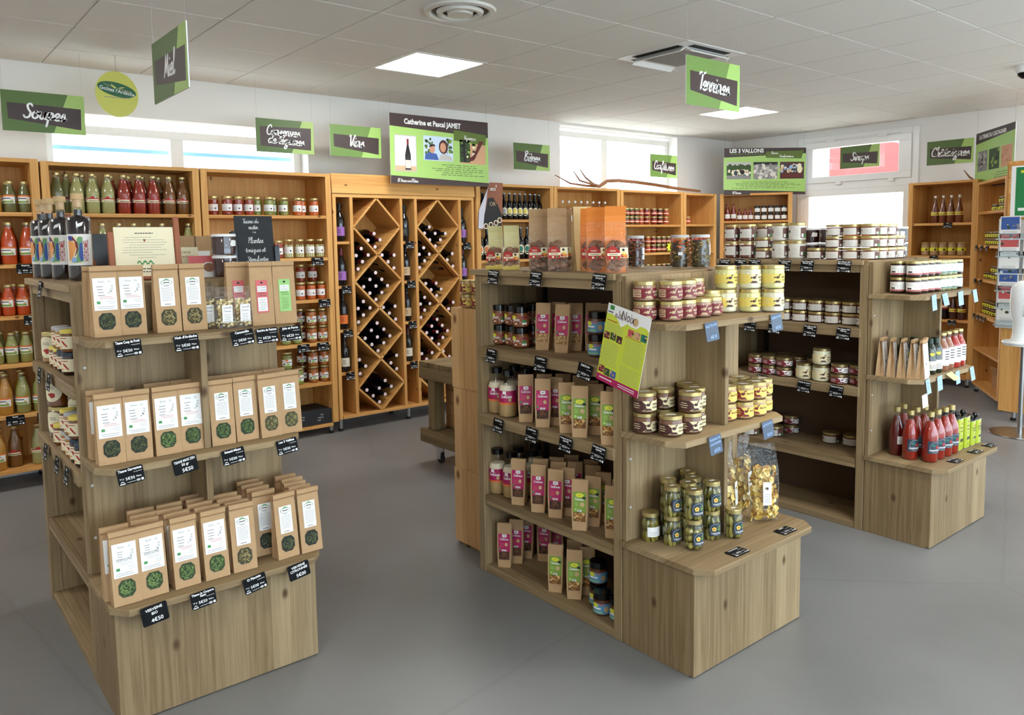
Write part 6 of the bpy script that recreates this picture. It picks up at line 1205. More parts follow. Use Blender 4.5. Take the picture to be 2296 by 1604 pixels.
for k, x, z, l in (('lilac', 1.934, 1.5105, 'lilac label, top left of the wine rack'), ('lilacr', 1.936, 1.1605, 'lilac label and red capsule, second on the left of the rack'), ('orange', 1.938, .8125, 'orange label, left of the wine rack'), ('white', 1.940, .4685, 'white label, lowest on the left of the rack'), ('dark', 2.528, 1.5055, 'black label, top centre of the wine rack'), ('tan', 2.53, 1.1755, 'tan label, second in the centre of the rack'), ('tan', 2.53, .8325, 'tan label, third in the centre of the rack'), ('whiter', 2.532, .4905, 'white label and red capsule, lowest in the centre of the rack'), ('lilac', 3.12, 1.4855, 'lilac label, top right of the wine rack'), ('lilacr', 3.12, 1.1455, 'lilac label, second on the right of the rack')):
    put('winel_'+k, 'wine_bottle', 'standing wine bottle with %s' % l, 'wine bottle', (x, -.43, z), rad(-30), 'standing wine bottles')
# ---------------------------------------------------------------- hanging signs
def strings(r, xs, z0, L, m='lgrey'):
    for x in xs: MB().tube([(x, 0, z0), (x, 0, z0+L)], .0006, m, 4).build('string', r)
def shop_sign(text, c, rz, hang=True, name=None, dark=False, w=.445, h=.24, ch=None):
    r = empty('hanging_sign' if hang else 'wall_sign', (c[0], c[1], 0), rz); z0 = c[2]; lines = text.split('\n')
    tag(r, '%s two-tone green sign with a dark band reading %s' % ('hanging' if hang else 'wall-mounted', ' '.join(lines)), 'sign', 'green department signs')
    A, B = ('green1', 'green2') if dark else ('green3', 'lime')
    for sg in ((1, -1) if hang else (1,)):
        m = MB(); L_ = Lab(m, (lambda u, v, e, sg=sg: (sg*(-w/2+w*u), sg*(-.0026-e), z0-h/2+h*v)), w, h)
        L_.poly([(0, 0), (.60, 0), (.80, 1), (0, 1)], A, 0); L_.poly([(.60, 0), (1, 0), (1, 1), (.80, 1)], B, 0)
        tall = len(lines) > 1
        L_.poly([(.07, .30 if not tall else .18), (.945, .12), (.955, .66 if not tall else .80), (.065, .70 if not tall else .76)], 'brown', 1)
        if tall: L_.script(lines[0], .46, .52, .035, 'white', 2, .22, -.02, .32); L_.script(lines[1], .51, .265, .033, 'white', 2, .22, -.03, .385)
        else: L_.script(text, .5, .335, .043, 'white', 2, .22, -.04, .375)
        m.build('print', r)
    MB().box(-w/2, w/2, -.0026, .0026, z0-h/2, z0+h/2, 'white').build('panel', r)
    if hang: strings(r, (-w/2+.01, w/2-.01), z0+h/2-.008, CH-.006-(z0+h/2-.008))
    return r
shop_sign('Soupes', (-.065, -.505, 2.322), 0, dark=True); shop_sign('Conserves\nde légumes', (1.482, -.505, 2.288), 0, dark=True); shop_sign('Vins', (2.062, -.505, 2.290), 0); shop_sign('Bières', (3.885, -.505, 2.270), 0, dark=True); shop_sign('Confitures', (5.775, -.505, 2.275), 0)
shop_sign('Terrines', (2.44, -3.6, 2.278), 0); shop_sign('Miel', (.0, -2.85, 2.20), rad(-90), dark=True)
shop_sign('Sirops', (7.555, -1.78, 2.36), rad(-90), False, dark=True); shop_sign('Châtaignes', (7.593, -2.70, 2.325), rad(-90), False, dark=True)
def photo_bottle(L_, u0, u1, v0, v1):
    L_.rect(u0, u1, v0, v1, 'lgrey', 1); L_.rect(u0+.006, u1-.006, v0+.012, v1-.012, 'paper', 2); L_.rect(u0+.006, u1-.006, v0+.012, v0+(v1-v0)*.16, 'tan', 3); c = u0+(u1-u0)*.6; hh = v1-v0
    L_.poly([(c-.028, v0+.05*hh), (c+.028, v0+.05*hh), (c+.028, v0+.45*hh), (c+.009, v0+.72*hh), (c+.009, v0+.9*hh), (c-.009, v0+.9*hh), (c-.009, v0+.72*hh), (c-.028, v0+.45*hh)], 'wine', 4); L_.rect(c-.026, c+.026, v0+.1*hh, v0+.32*hh, 'winelab', 5); L_.rect(c-.01, c+.01, v0+.74*hh, v0+.9*hh, 'maroon', 5)
def speckle(L_, u0, u1, v0, v1, mats, n, seed, lv=2, r=.016):
    R = random.Random(seed)
    for i in range(n): L_.disc(R.uniform(u0+.012, u1-.012), R.uniform(v0+.03, v1-.03), R.uniform(.4, 1)*r, mats[R.randrange(len(mats))], lv+(i % 3)*.5, 6, R.uniform(.7, 1.3), R.random()*3)
def producer_sign(label, loc, rz, z1, w, h, title, sub, town, photos, right=True):
    r = empty('producer_sign', (loc[0], loc[1], 0), rz); tag(r, label, 'sign', 'producer information signs'); z0 = z1-h
    MB().box(-w/2, w/2, -.0026, .0026, z0, z1, 'white').build('panel', r)
    m = MB(); L_ = Lab(m, flatfn(-w/2, w/2, z0, z1, -.0026), w, h); L_.rect(0, 1, 0, 1, 'lime', 0); L_.poly([(0, .82 if right else .80), (1, .76 if right else .88), (1, 1), (0, 1)], 'brown', 1); L_.poly([(0, 0), (1, .0), (1, .06), (0, .115)], 'brown', 1)
    L_.text(title[0], title[1], title[2], title[3], 'white', 2, .035, 0, title[4])
    if sub:
        L_.poly([(.63, .68), (.97, .64), (.98, .80), (.63, .84)] if right else [(.51, .79), (.945, .77), (.97, .945), (.51, .925)], 'vine', 2)
        for t, u, v, s, mw in sub: L_.script(t, u, v, s, 'white', 3, .2, -.02, mw)
    L_.script(town, .16, .025, .0135, 'white', 2, .24)
    photos(L_); m.build('print', r); strings(r, (-w/2+.015, w/2-.015), z1-.01, CH-.006-z1+.01, 'grey'); return r
mat('leafd', (52, 78, 36), .6); mat('leafl', (140, 168, 66), .6); mat('sky', (196, 216, 240), .6); mat('sand', (214, 166, 128), .6); mat('bark', (96, 34, 28), .6)
def ph1(L_):
    photo_bottle(L_, .04, .25, .175, .70)
    a = (.32, .62, .36, .72); L_.rect(*a, 'sky', 1); speckle(L_, .32, .42, .36, .72, ('leafd', 'leafl', 'green1'), 26, 1); speckle(L_, .53, .62, .45, .72, ('leafd', 'green1', 'leafl'), 22, 2)
    L_.poly([(.33, .37), (.335, .44), (.38, .48), (.45, .46), (.47, .37)], 'blue', 4); L_.disc(.405, .53, .036, 'skin', 5, 12, .75); L_.poly([(.375, .55), (.385, .60), (.43, .60), (.438, .56), (.42, .575)], 'ink', 6); L_.disc(.52, .57, .058, 'dkbrown', 5, 14, .8); L_.disc(.515, .56, .040, 'skin', 6, 12, .75); L_.poly([(.47, .37), (.485, .45), (.54, .47), (.60, .43), (.615, .37)], 'lgrey', 5)
    b = (.69, .97, .34, .70); L_.rect(*b, 'sand', 1); L_.rect(.69, .80, .36, .70, 'leafd', 2); speckle(L_, .70, .87, .38, .70, ('leafd', 'leafl', 'ink', 'cream'), 34, 3, 3); L_.poly([(.80, .38), (.84, .40), (.95, .70), (.90, .70), (.85, .5), (.78, .40)], 'bark', 6); L_.poly([(.73, .36), (.76, .36), (.745, .70), (.72, .70)], 'ink', 6)
    L_.lines(.40, .97, .14, .32, 6, 'green1', 2, .55, 5, .3, .05)
producer_sign('hanging producer sign with wine bottle photo reading Catherine et Pascal JAMET', (2.80, -.605), 0, 2.524, .985, .555, ('Catherine et Pascal JAMET', .42, .865, .058, .56), (('Vignerons', .80, .705, .017, .22),), '07 Arras-sur-Rhône', ph1)
def ph2(L_):
    for n, u in enumerate((.035, .36, .685)):
        L_.rect(u, u+.295, .34, .70, ('leafd', 'grey', 'dkbrown')[n], 1)
        if n == 0: L_.rect(u, u+.295, .63, .70, 'lgrey', 2); L_.rect(u, u+.295, .34, .42, 'grey', 2); speckle(L_, u, u+.295, .60, .68, ('leafd',), 14, 7, 2.2); speckle(L_, u, u+.295, .40, .56, ('cream', 'paper', 'tan'), 40, 4, 3, .02); L_.disc(u+.11, .47, .03, 'navy', 6, 8, .8); L_.disc(u+.19, .49, .028, 'ink', 6, 8)
        if n == 1: L_.rect(u, u+.295, .64, .70, 'ink', 2); speckle(L_, u, u+.295, .34, .66, ('lgrey', 'grey', 'labgrey', 'lgrey'), 70, 5, 3, .028)
        if n == 2: speckle(L_, u, u+.295, .46, .66, ('paper', 'notelight', 'cream', 'navy', 'tan'), 40, 6, 2, .024); L_.rect(u+.02, u+.26, .36, .46, 'bark', 6); L_.disc(u+.24, .54, .045, 'cream', 5, 10, .7); L_.disc(u+.235, .62, .026, 'cream', 6, 9)
    L_.lines(.06, .97, .13, .29, 5, 'green1', 2, .45, 6, .3, .05); L_.lines(.08, .50, .85, .89, 1, 'green1', 2, .0, 3, .7, .04)
producer_sign('hanging producer sign with sheep photos reading LES 3 VALLONS', (7.11, -.885), rad(-36), 2.515, .965, .535, ('LES 3 VALLONS', .275, .905, .060, .40), (('Eleveurs', .615, .87, .0135, .17), ('Transformateurs', .76, .80, .0135, .36)), '07 Dornas', ph2, False)
def ph3(L_):
    for n, u in enumerate((.06, .37, .68)): L_.rect(u, u+.27, .30, .66, ('grey', 'leafd', 'sand')[n], 1); speckle(L_, u, u+.27, .31, .65, (('navy', 'lgrey', 'ink'), ('leafd', 'leafl', 'ink'), ('skin', 'sand', 'pinklab'))[n], 24, n+30, 2, .022)
    L_.lines(.5, .95, .13, .25, 3, 'green1', 2, .5, 6, .3, .05)
producer_sign('tilted producer sign reading LA TERRE DU CASTAGNER above the angled shelving', (7.13, -3.27), rad(-140), 2.46, .86, .53, ('LA TERRE DU CASTAGNER', .44, .88, .05, .66), None, '~', ph3, False)
# round hanging disc
def round_disc():
    r = empty('round_hanging_sign', (.331, -.6, 2.461), 0); tag(r, "round yellow-green hanging disc reading Goûtez l'Ardèche", 'sign'); mat('disc', (204, 204, 92), .35); mat('dkgreen', (24, 92, 58), .4)
    m = MB(); n = 40; m.add([(.125*math.cos(2*PI*i/n), y, .142*math.sin(2*PI*i/n)) for y in (-.002, .002) for i in range(n)], [tuple(range(n)), tuple(range(2*n-1, n-1, -1))]+[(i, n+i, n+(i+1) % n, (i+1) % n) for i in range(n)], 'disc'); m.xf(Matrix.Rotation(rad(-3), 4, 'Y')); m.build('disc', r)
    p = MB(); L_ = Lab(p, flatfn(-.125, .125, -.142, .142, -.0021), .25, .284); L_.poly([(.5+.45*math.cos(t)*1.0, .60+.155*math.sin(t)-.06*math.cos(t)) for t in [i*2*PI/30 for i in range(30)]], 'dkgreen', 0); L_.text("Goûtez l'Ardèche", .5, .535, .032, 'white', 2, .01, -.16, .205); L_.poly([(.36, .72), (.45, .67), (.50, .63), (.44, .62), (.38, .66)], 'disc', 2); L_.poly([(.52, .63), (.6, .66), (.7, .665), (.62, .635)], 'disc', 2); L_.poly([(.2, .70), (.42, .645), (.42, .655), (.2, .71)], 'tan', 2); L_.poly([(.55, .62), (.85, .555), (.85, .565), (.55, .63)], 'tan', 2); L_.lines(.2, .8, .41, .44, 1, 'grey', 1, 0, 2, .6, .06)
    p.build('print', r); MB().tube([(0, 0, .125), (0, 0, CH-.006-2.461)], .0012, 'grey', 5).build('string', r)
round_disc()
# ---------------------------------------------------------------- price tags (local frame: face towards -y, hanging point at the top)
def price_tag(name, label, loc, rz, lines_, price, w=.078, h=.052, m='tagblack', hand=False, tilt=0, flat=False, unit='Pièce', gr='20 gr'):
    r = empty('price_tag', loc, rz); r.rotation_euler = ((rad(-90) if flat else rad(-8)), 0, rz); r.rotation_mode = 'XYZ'; tag(r, label, 'price tag', 'price tags')
    b = MB(); c = .004; b.add([(x, y, z) for y in (-.001, .0) for x, z in ((-w/2+c, -h), (w/2-c, -h), (w/2, -h+c), (w/2, -c), (w/2-c, 0), (-w/2+c, 0), (-w/2, -c), (-w/2, -h+c))], [tuple(range(8)), tuple(range(15, 7, -1))]+[(i, 8+i, 8+(i+1) % 8, (i+1) % 8) for i in range(8)], m)
    p = MB(); L_ = Lab(p, flatfn(-w/2, w/2, -h, 0, -.001), w, h); T = 'notelight' if m == 'tagblue' else 'white'; n = len(lines_)
    if hand:
        for i, t in enumerate(lines_): L_.text(t, .5, .74-.23*i, .0115, T, 1, .02, .04, w*.86)
        L_.text(price, .56, .12, .0165, T, 1, .015, .04)
    else:
        for i, t in enumerate(lines_): L_.text(t, .5, (.80 if n == 1 else .82-.15*i), .0112 if n == 1 else .0098, T, 1, .03, 0, w*.9)
        L_.lines(.62, .94, .62 if n == 1 else .56, .70 if n == 1 else .62, 1, 'lgrey', 1, 0, 2, .5, .06)
        L_.text(price, .46, .27, .0128, T, 1, .01); L_.text(unit, .79, .32, .0072, T, 1, .01); L_.text(gr, .15, .36, .0065, T, 1, 0)
        L_.poly([(.05, .06), (.25, .06), (.25, .12), (.05, .12)], T, 1); L_.poly([(.07, .15), (.11, .24), (.19, .24), (.24, .15), (.18, .2), (.12, .2)], T, 1); L_.lines(.32, .66, .08, .16, 1, 'lgrey', 1, 0, 2, .5, .05); L_.disc(.75, .13, .004, 'lgrey', 1, 8, 1.6); L_.rect(.86, .95, .06, .2, T, 1)
    if tilt:
        M = Matrix.Rotation(rad(tilt), 4, 'Y'); b.xf(M); p.xf(M)
    b.build('card', r); p.build('print', r); return r
YA = -3.459; YBs = -3.585
for x, t, pr, gr, ti in ((-.352, ['Tisane Coup de Froid'], '5€50', '20 gr', -4), (-.176, ["Nuit d'Ardèche"], '5€00', '30 gr', -3), (.008, ['Camomille'], '5€00', '15 gr', -6), (.096, ['Sourire de Femme'], '6€20', '70 gr', -2), (.182, ['Joie et Force'], '6€20', '70 gr', -2)):
    price_tag(t[0], 'black price tag reading %s on the top tea shelf' % t[0], (x, YA, 1.2085), 0, t, pr, tilt=ti, gr=gr)
for x, t, pr, gr, ti in ((-.368, ['Tisane Gargantua'], '5€50', '20 gr', -6), (-.042, ['Intesti-Maux'], '5€00', '30 gr', -5), (.150, ['Les 3 Vallées'], '5€00', '30 gr', -5)):
    price_tag(t[0], 'black price tag reading %s on the middle tea shelf' % t[0], (x, YA, .8045), 0, t, pr, tilt=ti, gr=gr)
price_tag('h', 'black handwritten price tag reading 5€50 on the middle tea shelf', (-.202, YA, .8045), 0, ['TISANE MAXI ZEN', '20 gr'], '5€50', hand=True, tilt=-7)
price_tag('v', 'black handwritten price tag reading VERVEINE BIO on the bottom tea step', (-.352, YBs, .394), 0, ['VERVEINE', 'BIO'], '4€50', hand=True, tilt=-6, h=.058)
price_tag('s', 'black price tag reading Tisane In Corpore Sano on the bottom tea step', (-.203, YBs, .394), 0, ['Tisane In Corpore', 'Sano'], '5€50', tilt=-4)
price_tag('f', 'black price tag reading O Féminin on the bottom tea step', (-.036, YBs, .394), 0, ['O Féminin'], '5€00', tilt=-8, gr='30 gr')
price_tag('c', 'black handwritten price tag reading VERVEINE CITRONNEE on the bottom tea step', (.12, YBs, .394), 0, ['VERVEINE', 'CITRONNEE'], '5€00', hand=True, tilt=-7)
XA = 1.094; q = rad(-90)
for y, z, t, pr, w, ti in ((-3.452, 1.034, ["Tarti'Noix"], '6€50', .068, 3), (-3.772, 1.034, ["Craki'Noix"], '3€50', .072, 3), (-4.026, 1.034, ["Délici'noix"], '7€50', .076, 8), (-3.492, .734, ["Coloi'Noix"], '7€50', .068, 3), (-3.711, .734, ["Cooki'Noix"], '3€50', .072, 3), (-3.916, .734, ['Cerneaux de Noix', 'Apéritifs'], '4€50', .072, 5), (-4.094, .734, ['Cerneaux de Noix', 'Apéritif'], '5€50', .072, 6)):
    price_tag(t[0], 'black price tag reading %s at %s on the nut shelves' % (' '.join(t), pr), (XA, y, z), q, t, pr, w=w, h=.06, tilt=ti)
for y, t, pr in ((-3.474, ['Biscuits à la Farine', 'de Châtaigne'], '5€50'), (-3.748, ['Croquants aux', 'Amandes'], '5€50'), (-4.10, ['Croquants écorces', "d'oranges"], '5€50')): price_tag(t[0], 'black price tag reading %s' % ' '.join(t), (1.095, y, 1.374), q, t, pr, w=.07, h=.06, tilt=3, gr='200 g')
XR_ = 2.834
for n, (y, z, t, pr) in enumerate(((-3.40, 1.374, ['Porc Gascon BIO', 'Jambonneau'], '14€50'), (-3.505, 1.374, ['Porc Gascon BIO', 'Caillette'], '12€00'), (-3.597, 1.374, ['Porc Gascon BIO', 'Saindoux'], '5€50'), (-3.781, 1.374, ['Porc Gascon BIO', 'Saindoux'], '10€00'), (-3.912, 1.374, ['Porc Gascon BIO', 'Pâté de Tête'], '9€00'), (-4.112, 1.374, ['Porc Gascon BIO', 'Pâté de Campagne'], '9€00'), (-3.574, 1.034, ['Porc Gascon BIO'], '9€00'), (-3.728, 1.034, ['Porc Gascon BIO'], '9€00'), (-3.936, 1.034, ['Porc Gascon BIO', 'Rillettes'], '9€00'), (-4.118, 1.034, ['Porc Gascon BIO', 'Rillettes'], '11€50'), (-3.908, .734, ['Graisse de canard'], '3€50'), (-4.088, .734, ['Terrine de Canard'], '5€50'), (-3.66, .734, ['Terrine de Canard'], '5€50'))):
    price_tag(t[0], 'black price tag reading %s, %s from left, on the right gondola %s' % (' '.join(t), ORD[n % 13], 'top edge' if z > 1.3 else 'upper shelf' if z > 1 else 'lower shelf'), (XR_ if z > 1.3 else XR_-.002, y, z), q, t, pr, w=.074, h=.062, tilt=3)
for n, (x, z, t, pr) in enumerate(((1.276, 1.2085, ["RILLETTES D'OIE"], '6€10'), (1.675, 1.2085, ["GRAISSE D'OIE"], '4€50'), (1.302, .8045, ['TERRINE DE', 'CHATAIGNES'], '6€50'), (1.628, .8045, ['RILLETTES DE POULET'], '5€50'))): price_tag(t[0], 'slate blue handwritten price tag reading %s on the middle end display' % ' '.join(t), (x, -4.452, z), 0, t, pr, hand=True, m='tagblue', h=.066, tilt=-4, w=.072)
for n, (x, y, t, pr) in enumerate(((1.333, -4.505, ['Cornichons'], '6€50'), (1.638, -4.505, ['CHIPS'], '3€50'))): price_tag(t[0], 'black price tag lying flat on the end display step reading %s' % t[0], (x, y, .3962), 0, t, pr, flat=True, w=.085)
for n, x in enumerate((3.071, 3.316, 3.50)): price_tag('r', 'black price tag lying on the right end display step, %s from left' % ORD[n], (x, -4.545, .3965), 0, ['Coulis de tomate', "Huile d'olive", "Huile d'olive"][n:n+1], ('4€50', '12€00', '9€00')[n], flat=True, w=.085)
for n, (x, z, m, w, h, l) in enumerate(((2.965, 1.208, 'notelight', .05, .075, 'top shelf, leftmost'), (3.085, 1.208, 'notelight', .06, .06, 'top shelf, second'), (3.275, 1.208, 'notelight', .06, .07, 'top shelf, third'), (3.45, 1.208, 'notelight', .05, .065, 'top shelf, rightmost'), (2.925, .804, 'notelight', .045, .07, 'lower shelf, leftmost'), (3.06, .804, 'notelight', .055, .07, 'lower shelf, second'), (3.27, .804, 'notelight', .05, .065, 'lower shelf, third'), (3.45, .804, 'notelight', .05, .07, 'lower shelf, rightmost'), (3.17, .806, 'noteyel', .075, .05, 'lower shelf, lime yellow'), (2.90, .735, 'paper', .06, .06, 'hanging below the lower shelf'))):
    r = empty('price_note', (x, -4.4895, z)); r.rotation_euler = (rad(-10 if n < 8 else -55 if n == 8 else -14), 0, 0); tag(r, 'pale plastic price note on the right end display, %s' % l, 'price note', 'pale price notes'); sk = (.012, -.01, .014, 0, 0, .012, .008, 0, .0, .02)[n]
    MB().add([(-w/2-sk, y, -h) for y in (-.001, 0)]+[(w/2-sk, y, -h+.004) for y in (-.001, 0)]+[(w/2, y, .004) for y in (-.001, 0)]+[(-w/2, y, -.002) for y in (-.001, 0)], [(0, 2, 4, 6), (7, 5, 3, 1), (0, 1, 3, 2), (2, 3, 5, 4), (4, 5, 7, 6), (6, 7, 1, 0)], m).build('note', r)
    if n != 3: k = MB(); Lab(k, flatfn(-w/2, w/2, -h, 0, -.001), w, h).lines(.2, .7, .3, .85, 3, 'blue' if n != 8 else 'grey', 1, .5, n, .15, .2); k.build('writing', r)
for n, (y, z) in enumerate(((-2.72, 1.374), (-2.60, 1.034), (-2.80, 1.034), (-2.62, .734), (-2.86, .734), (-3.04, .734))):
    x = -.4665 if z > 1.3 else -.4715; price_tag('l', 'black price tag on the left gondola side, %s' % ('top edge', 'upper shelf far', 'upper shelf near', 'middle shelf far', 'middle shelf centre', 'middle shelf near')[n], (x, y, z), q, ['Miel' if n else 'Hydromel'], ('12€00', '9€00', '6€50', '11€00', '6€50', '6€50')[n], w=.07, h=.062)
for n, (x, z, t) in enumerate(((-.22, 1.40, 'Gaspacho'), (-.20, 1.085, 'Gaspacho'), (-.165, .79, 'Velouté'), (-.33, .475, 'Soupe'), (-.165, .475, 'Velouté'), (1.70, 1.39, 'Asperges'), (1.745, 1.068, 'Carottes'), (1.72, .732, 'Ratatouille'), (1.56, .732, 'Haricots'))): price_tag('b', 'black price tag reading %s on the wall shelf, %s' % (t, 'left edge' if x < 0 else 'beside the wine rack'), (x, -.5035, z), 0, [t], '4€00', w=.098, h=.06)
for n, (x, z) in enumerate(((1.945, 1.16), (1.945, .812), (1.955, .468), (2.54, 1.505), (2.545, 1.175), (2.55, .832), (2.555, .49), (3.13, 1.485))): price_tag('w', 'small black price tag under a standing bottle of the wine rack, %s' % ('left upper', 'left middle', 'left lower', 'centre top', 'centre upper', 'centre middle', 'centre lower', 'right top')[n], (x, -.4845, z), 0, ['Vin'], '9€50', w=.08, h=.06)
for n, (y, z) in enumerate(((-2.86, 1.605), (-2.74, 1.285), (-2.72, .655), (-2.93, .655))): price_tag('s', 'small black price tag on the syrup shelving, %s' % ('top', 'second shelf', 'lower left', 'lower right')[n], (7.1965, y, z), q, ['Sirop'], '5€50', w=.08, h=.05)
for n, (a, z) in enumerate(((.06, 1.39), (.25, 1.39), (.45, 1.39), (.06, 1.08), (.26, 1.08), (.06, .75), (.2, .75), (.33, .75), (.45, .75))):
    p = apos(a, -.0035); price_tag('a', 'small black price tag on the angled chestnut shelving, %s' % ('upper left', 'upper middle', 'upper right', 'middle left', 'middle right', 'lower first', 'lower second', 'lower third', 'lower fourth')[n], (p[0], p[1], z), rad(-148), ['Marrons'], '5€00', w=.075, h=.05)
# ---------------------------------------------------------------- poster on the middle gondola
def noix_poster():
    r = empty('poster', (1.089, -4.150, 1.272), 0); r.rotation_euler = (rad(-12), 0, rad(-90)); r.rotation_mode = 'XYZ'; r.rotation_euler = (0, 0, rad(-90)); tag(r, 'tilted yellow-green and magenta poster reading La Belle Noix on the corner post', 'poster'); w, h = .205, .292
    M = Matrix.Rotation(rad(13), 4, 'Y')
    MB().box(0, w, -.0012, 0, -h, 0, 'paper').xf(M).build('sheet', r)
    m = MB(); mat('poster_lime', (206, 216, 66), .45); L_ = Lab(m, flatfn(0, w, -h, 0, -.0012), w, h); L_.poly([(0, .09), (1, .09), (1, .83), (.93, .86), (.8, .86), (.72, .81), (.6, .81), (.5, .83), (.42, .78), (.36, .76), (.3, .82), (.22, .86), (.12, .88), (0, .87)], 'poster_lime', 0); L_.rect(0, 1, 0, .09, 'magenta', 0); L_.rect(.06, .16, .93, .985, 'bio', 1); L_.lines(.02, .16, .88, .92, 1, 'navy', 1)
    L_.text('La', .33, .90, .024, 'dkbrown', 1); L_.text('Belle', .30, .85, .022, 'dkbrown', 1, 0, -.05); L_.text('Noix', .50, .855, .048, 'dkbrown', 1, 0, -.04, .062); L_.disc(.68, .885, .015, 'cork', 1, 14, .85)
    for u, v, c in ((.02, .555, 'bark'), (.17, .565, 'leafd'), (.32, .555, 'dkbrown'), (.55, .69, 'pinklab'), (.70, .69, 'sand'), (.85, .69, 'teal'), (.02, .115, 'maroon'), (.16, .10, 'leafd'), (.31, .10, 'blue')): L_.rect(u, u+.13, v, v+.09, c, 1); speckle(L_, u, u+.13, v-.02, v+.11, (c, 'sand', 'ink'), 5, int(u*99), 2, .006)
    L_.lines(.02, .46, .66, .77, 6, 'grey', 1, .25, 1, .2, .05); L_.lines(.02, .44, .22, .53, 15, 'grey', 1, .25, 2, .2, .05); L_.lines(.5, .97, .34, .66, 16, 'grey', 1, .25, 3, .2, .05); L_.lines(.48, .96, .11, .31, 9, 'grey', 1, .25, 4, .2, .05); L_.lines(.03, .3, .78, .81, 1, 'red', 1); L_.lines(.5, .9, .665, .685, 1, 'red', 1); L_.lines(.05, .4, .03, .07, 1, 'white', 1); L_.lines(.5, .95, .02, .07, 2, 'white', 1)
    m.xf(M).build('print', r)
noix_poster()
# beer poster hanging on the beer shelf
def beer_poster():
    r = empty('beer_poster', (3.38, -.506, 1.604), 0); tag(r, 'brown bag-shaped beer poster with bottles and SECS lettering', 'poster'); mat('pbrown', (150, 88, 58), .5); mat('pgrey', (206, 204, 214), .5)
    MB().add([(x, y, z) for y in (-.003, 0) for x, z in ((-.14, 0), (.135, 0), (.15, .414), (-.0, .414), (-.13, .14))], [(0, 1, 2, 3, 4), (9, 8, 7, 6, 5), (0, 5, 6, 1), (1, 6, 7, 2), (2, 7, 8, 3), (3, 8, 9, 4), (4, 9, 5, 0)], 'pbrown').build('card', r)
    m = MB(); L_ = Lab(m, flatfn(-.14, .15, 0, .414, -.003), .29, .414); L_.poly([(.01, .01), (.2, .01), (.4, .85), (.48, .98), (.05, .4)], 'pgrey', 1); L_.poly([(.2, .01), (.9, .01), (.95, .3), (.8, .5), (.6, .68), (.4, .66), (.25, .3)], 'ink', 2); L_.text('SECS', .6, .83, .03, 'white', 3, .03); L_.text('S', .73, .9, .03, 'white', 3, .03)
    for u, v in ((.3, .03), (.5, .06), (.7, .1), (.85, .16)): L_.disc(u, v+.03, .026, 'cream', 3, 14); L_.disc(u, v+.03, .018, 'dkbrown', 4, 12)
    L_.text('OR', .58, .5, .05, 'tan', 3); m.build('print', r)
beer_poster()
# wooden hay fork on top of the wall shelves
def hay_fork():
    r = empty('hay_fork', (0, 0, 0)); tag(r, 'old curved wooden hay fork lying on top of the wall shelves', 'hay fork'); mat('forkwood', (150, 104, 72), .7)
    Y = -.33; zb = 2.026
    MB().tube([(6.64, Y, zb+.016), (6.2, Y, zb+.035), (5.85, Y, zb+.062), (5.5, Y, zb+.082), (5.25, Y, zb+.088), (5.08, Y, zb+.078), (5.0, Y, zb+.04), (4.95, Y, zb+.016)], [.013, .016, .018, .018, .018, .018, .019, .016], 'forkwood', 8).build('handle', r)
    for k, (dy, pts) in enumerate(((0, [(4.97, .016), (4.87, .04), (4.76, .10), (4.68, .18)]), (-.09, [(4.97, .016), (4.84, .03), (4.62, .06), (4.50, .15)]), (.09, [(4.97, .016), (4.8, .02), (4.6, .04), (4.42, .12)]))): MB().tube([(x, Y+dy*i/3, zb+z) for i, (x, z) in enumerate(pts)], [.014, .012, .009, .004], 'forkwood', 7).build('tine', r)
hay_fork()
o = MB().tube([(7.42, -3.02, 1.995), (7.40, -2.96, 2.05), (7.43, -2.90, 2.12)], [.012, .009, .004], 'forkwood', 7).build('wooden_twig'); tag(o, 'curved wooden tine sticking up above the syrup shelving', 'twig')
# ---------------------------------------------------------------- hand sanitizer stand, framed poster, brochures on the pine panel
def sanitizer():
    r = empty('sanitizer_stand', (5.60, -4.05, 0), rad(-70)); tag(r, 'white hand sanitizer dispenser on a round steel stand', 'dispenser')
    MB().lathe([(0, 0), (.195, 0), (.2, .004), (.198, .009), (0, .012)], 'steel', 40).build('base_plate', r); MB().lathe([(.017, .01), (.017, .72)], 'steel', 18).build('pole', r)
    MB().lathe([(.02, .665), (.13, .67), (.14, .69), (.135, .70), (.02, .70)], 'whitepvc', 30).build('drip_tray', r)
    b = MB(); secs = []
    for z, w, d in ((.70, .085, .05), (.76, .075, .05), (.85, .075, .058), (.90, .095, .066), (1.0, .1, .07), (1.09, .095, .066), (1.13, .07, .05), (1.145, .04, .03)): secs.append([(w*math.cos(t)*(1 if abs(math.cos(t)) < .8 else .97), d*math.sin(t), z) for t in [i*2*PI/20 for i in range(20)]])
    b.loft(secs, 'whitepvc', True); b.build('dispenser_body', r); MB().box(-.007, .007, -.0725, -.064, .90, 1.03, 'grey').build('level_window', r, .002); MB().lathe([(.011, 0), (.011, .004), (0, .004)], 'grey', 14).xf(Matrix.Translation((0, -.068, .895)) @ Matrix.Rotation(PI/2, 4, 'X')).build('lock', r)
sanitizer()
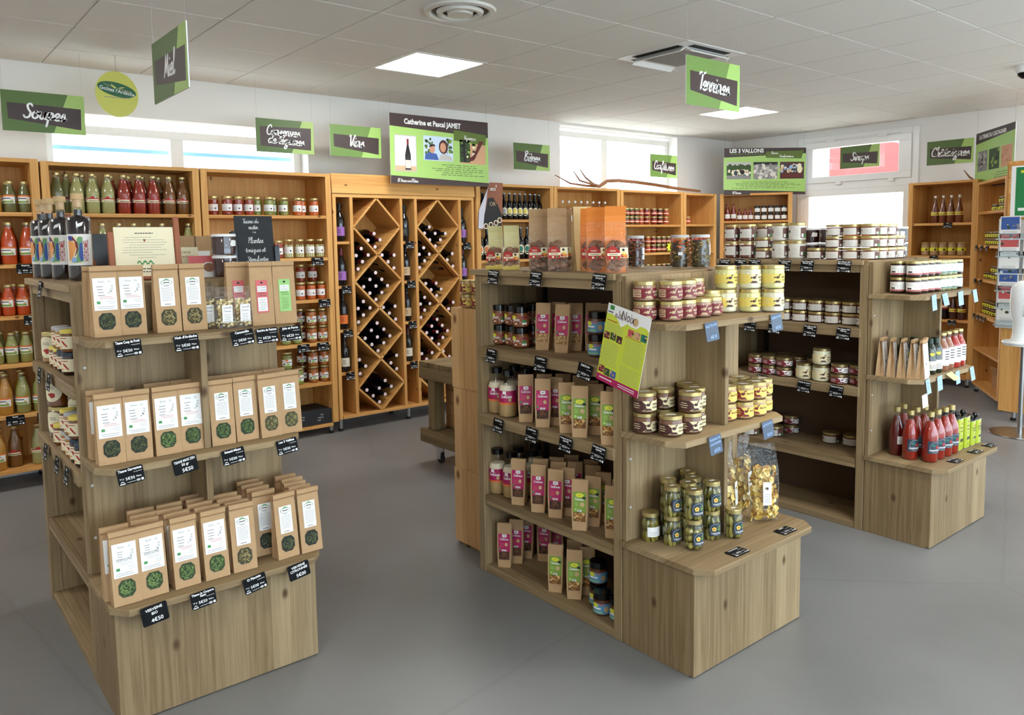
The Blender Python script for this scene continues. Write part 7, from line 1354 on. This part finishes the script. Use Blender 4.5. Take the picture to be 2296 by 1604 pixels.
def panel_things():
    X = 5.948
    r = empty('framed_poster', (X, -3.80, 1.60), q); tag(r, 'green framed poster on the pine panel at the right edge', 'poster'); w, h = .5, .43
    MB().box(0, w, -.022, 0, 0, h, 'pineX').build('frame', r, .002); MB().box(.018, w-.018, -.0235, -.0225, .018, h-.018, 'paper').build('mount', r); m = MB(); mat('pgr', (28, 128, 70), .4); L_ = Lab(m, flatfn(.05, w-.05, .03, h-.03, -.0235), w-.1, h-.06); L_.rect(0, 1, 0, 1, 'pgr', 0); L_.disc(.5, .56, .12, 'nutyel', 1, 24); speckle(L_, .3, .7, .36, .76, ('ink', 'leafd', 'leafl', 'nutyel'), 30, 8, 2, .022); L_.lines(.08, .9, .86, .95, 1, 'nutyel', 1, 0, 1, .6, .1); L_.rect(.2, .8, .22, .30, 'blue', 1); L_.rect(.05, .95, .10, .16, 'paper', 1); m.build('print', r)
    r = empty('brochure_rack', (X-.012, -3.742, .75), q); tag(r, 'clear wall rack of leaflets on the pine panel behind the sanitizer', 'leaflet rack')
    MB().box(0, .33, -.004, .01, 0, .86, 'whitepvc').build('back_plate', r); R = random.Random(5)
    for k in range(6):
        z = .02+k*.135
        MB().box(0, .33, -.05, -.004, z, z+.01, 'whitepvc').build('pocket', r); MB().box(0, .33, -.052, -.050, z, z+.05, 'pane').build('pocket_front', r)
    COLS = ('paper', 'notelight', 'pinklab', 'cream', 'blue', 'tan')
    for k in range(6):
        for n in range(2):
            z = .781+k*.135; o = empty('leaflet', (X-.055, -3.76-n*.165, z), q); tag(o, 'leaflet in the rack on the pine panel, row %s from bottom, %s pocket' % (ORD[k], ('left', 'right')[n]), 'leaflet', 'leaflets in the wall rack'); c = COLS[(k*2+n) % 6]
            MB().box(.005, .145, -.001, .001, 0, .17, 'paper').build('sheet', o); m = MB(); L_ = Lab(m, flatfn(.005, .145, 0, .17, -.001), .14, .17); L_.rect(.05, .95, .4, .97, c, 0); speckle(L_, .05, .95, .42, .95, (c, 'grey', 'leafd', 'paper'), 10, k*3+n, 1, .014); L_.lines(.1, .9, .08, .35, 4, 'lgrey', 1); m.build('print', o)
panel_things()
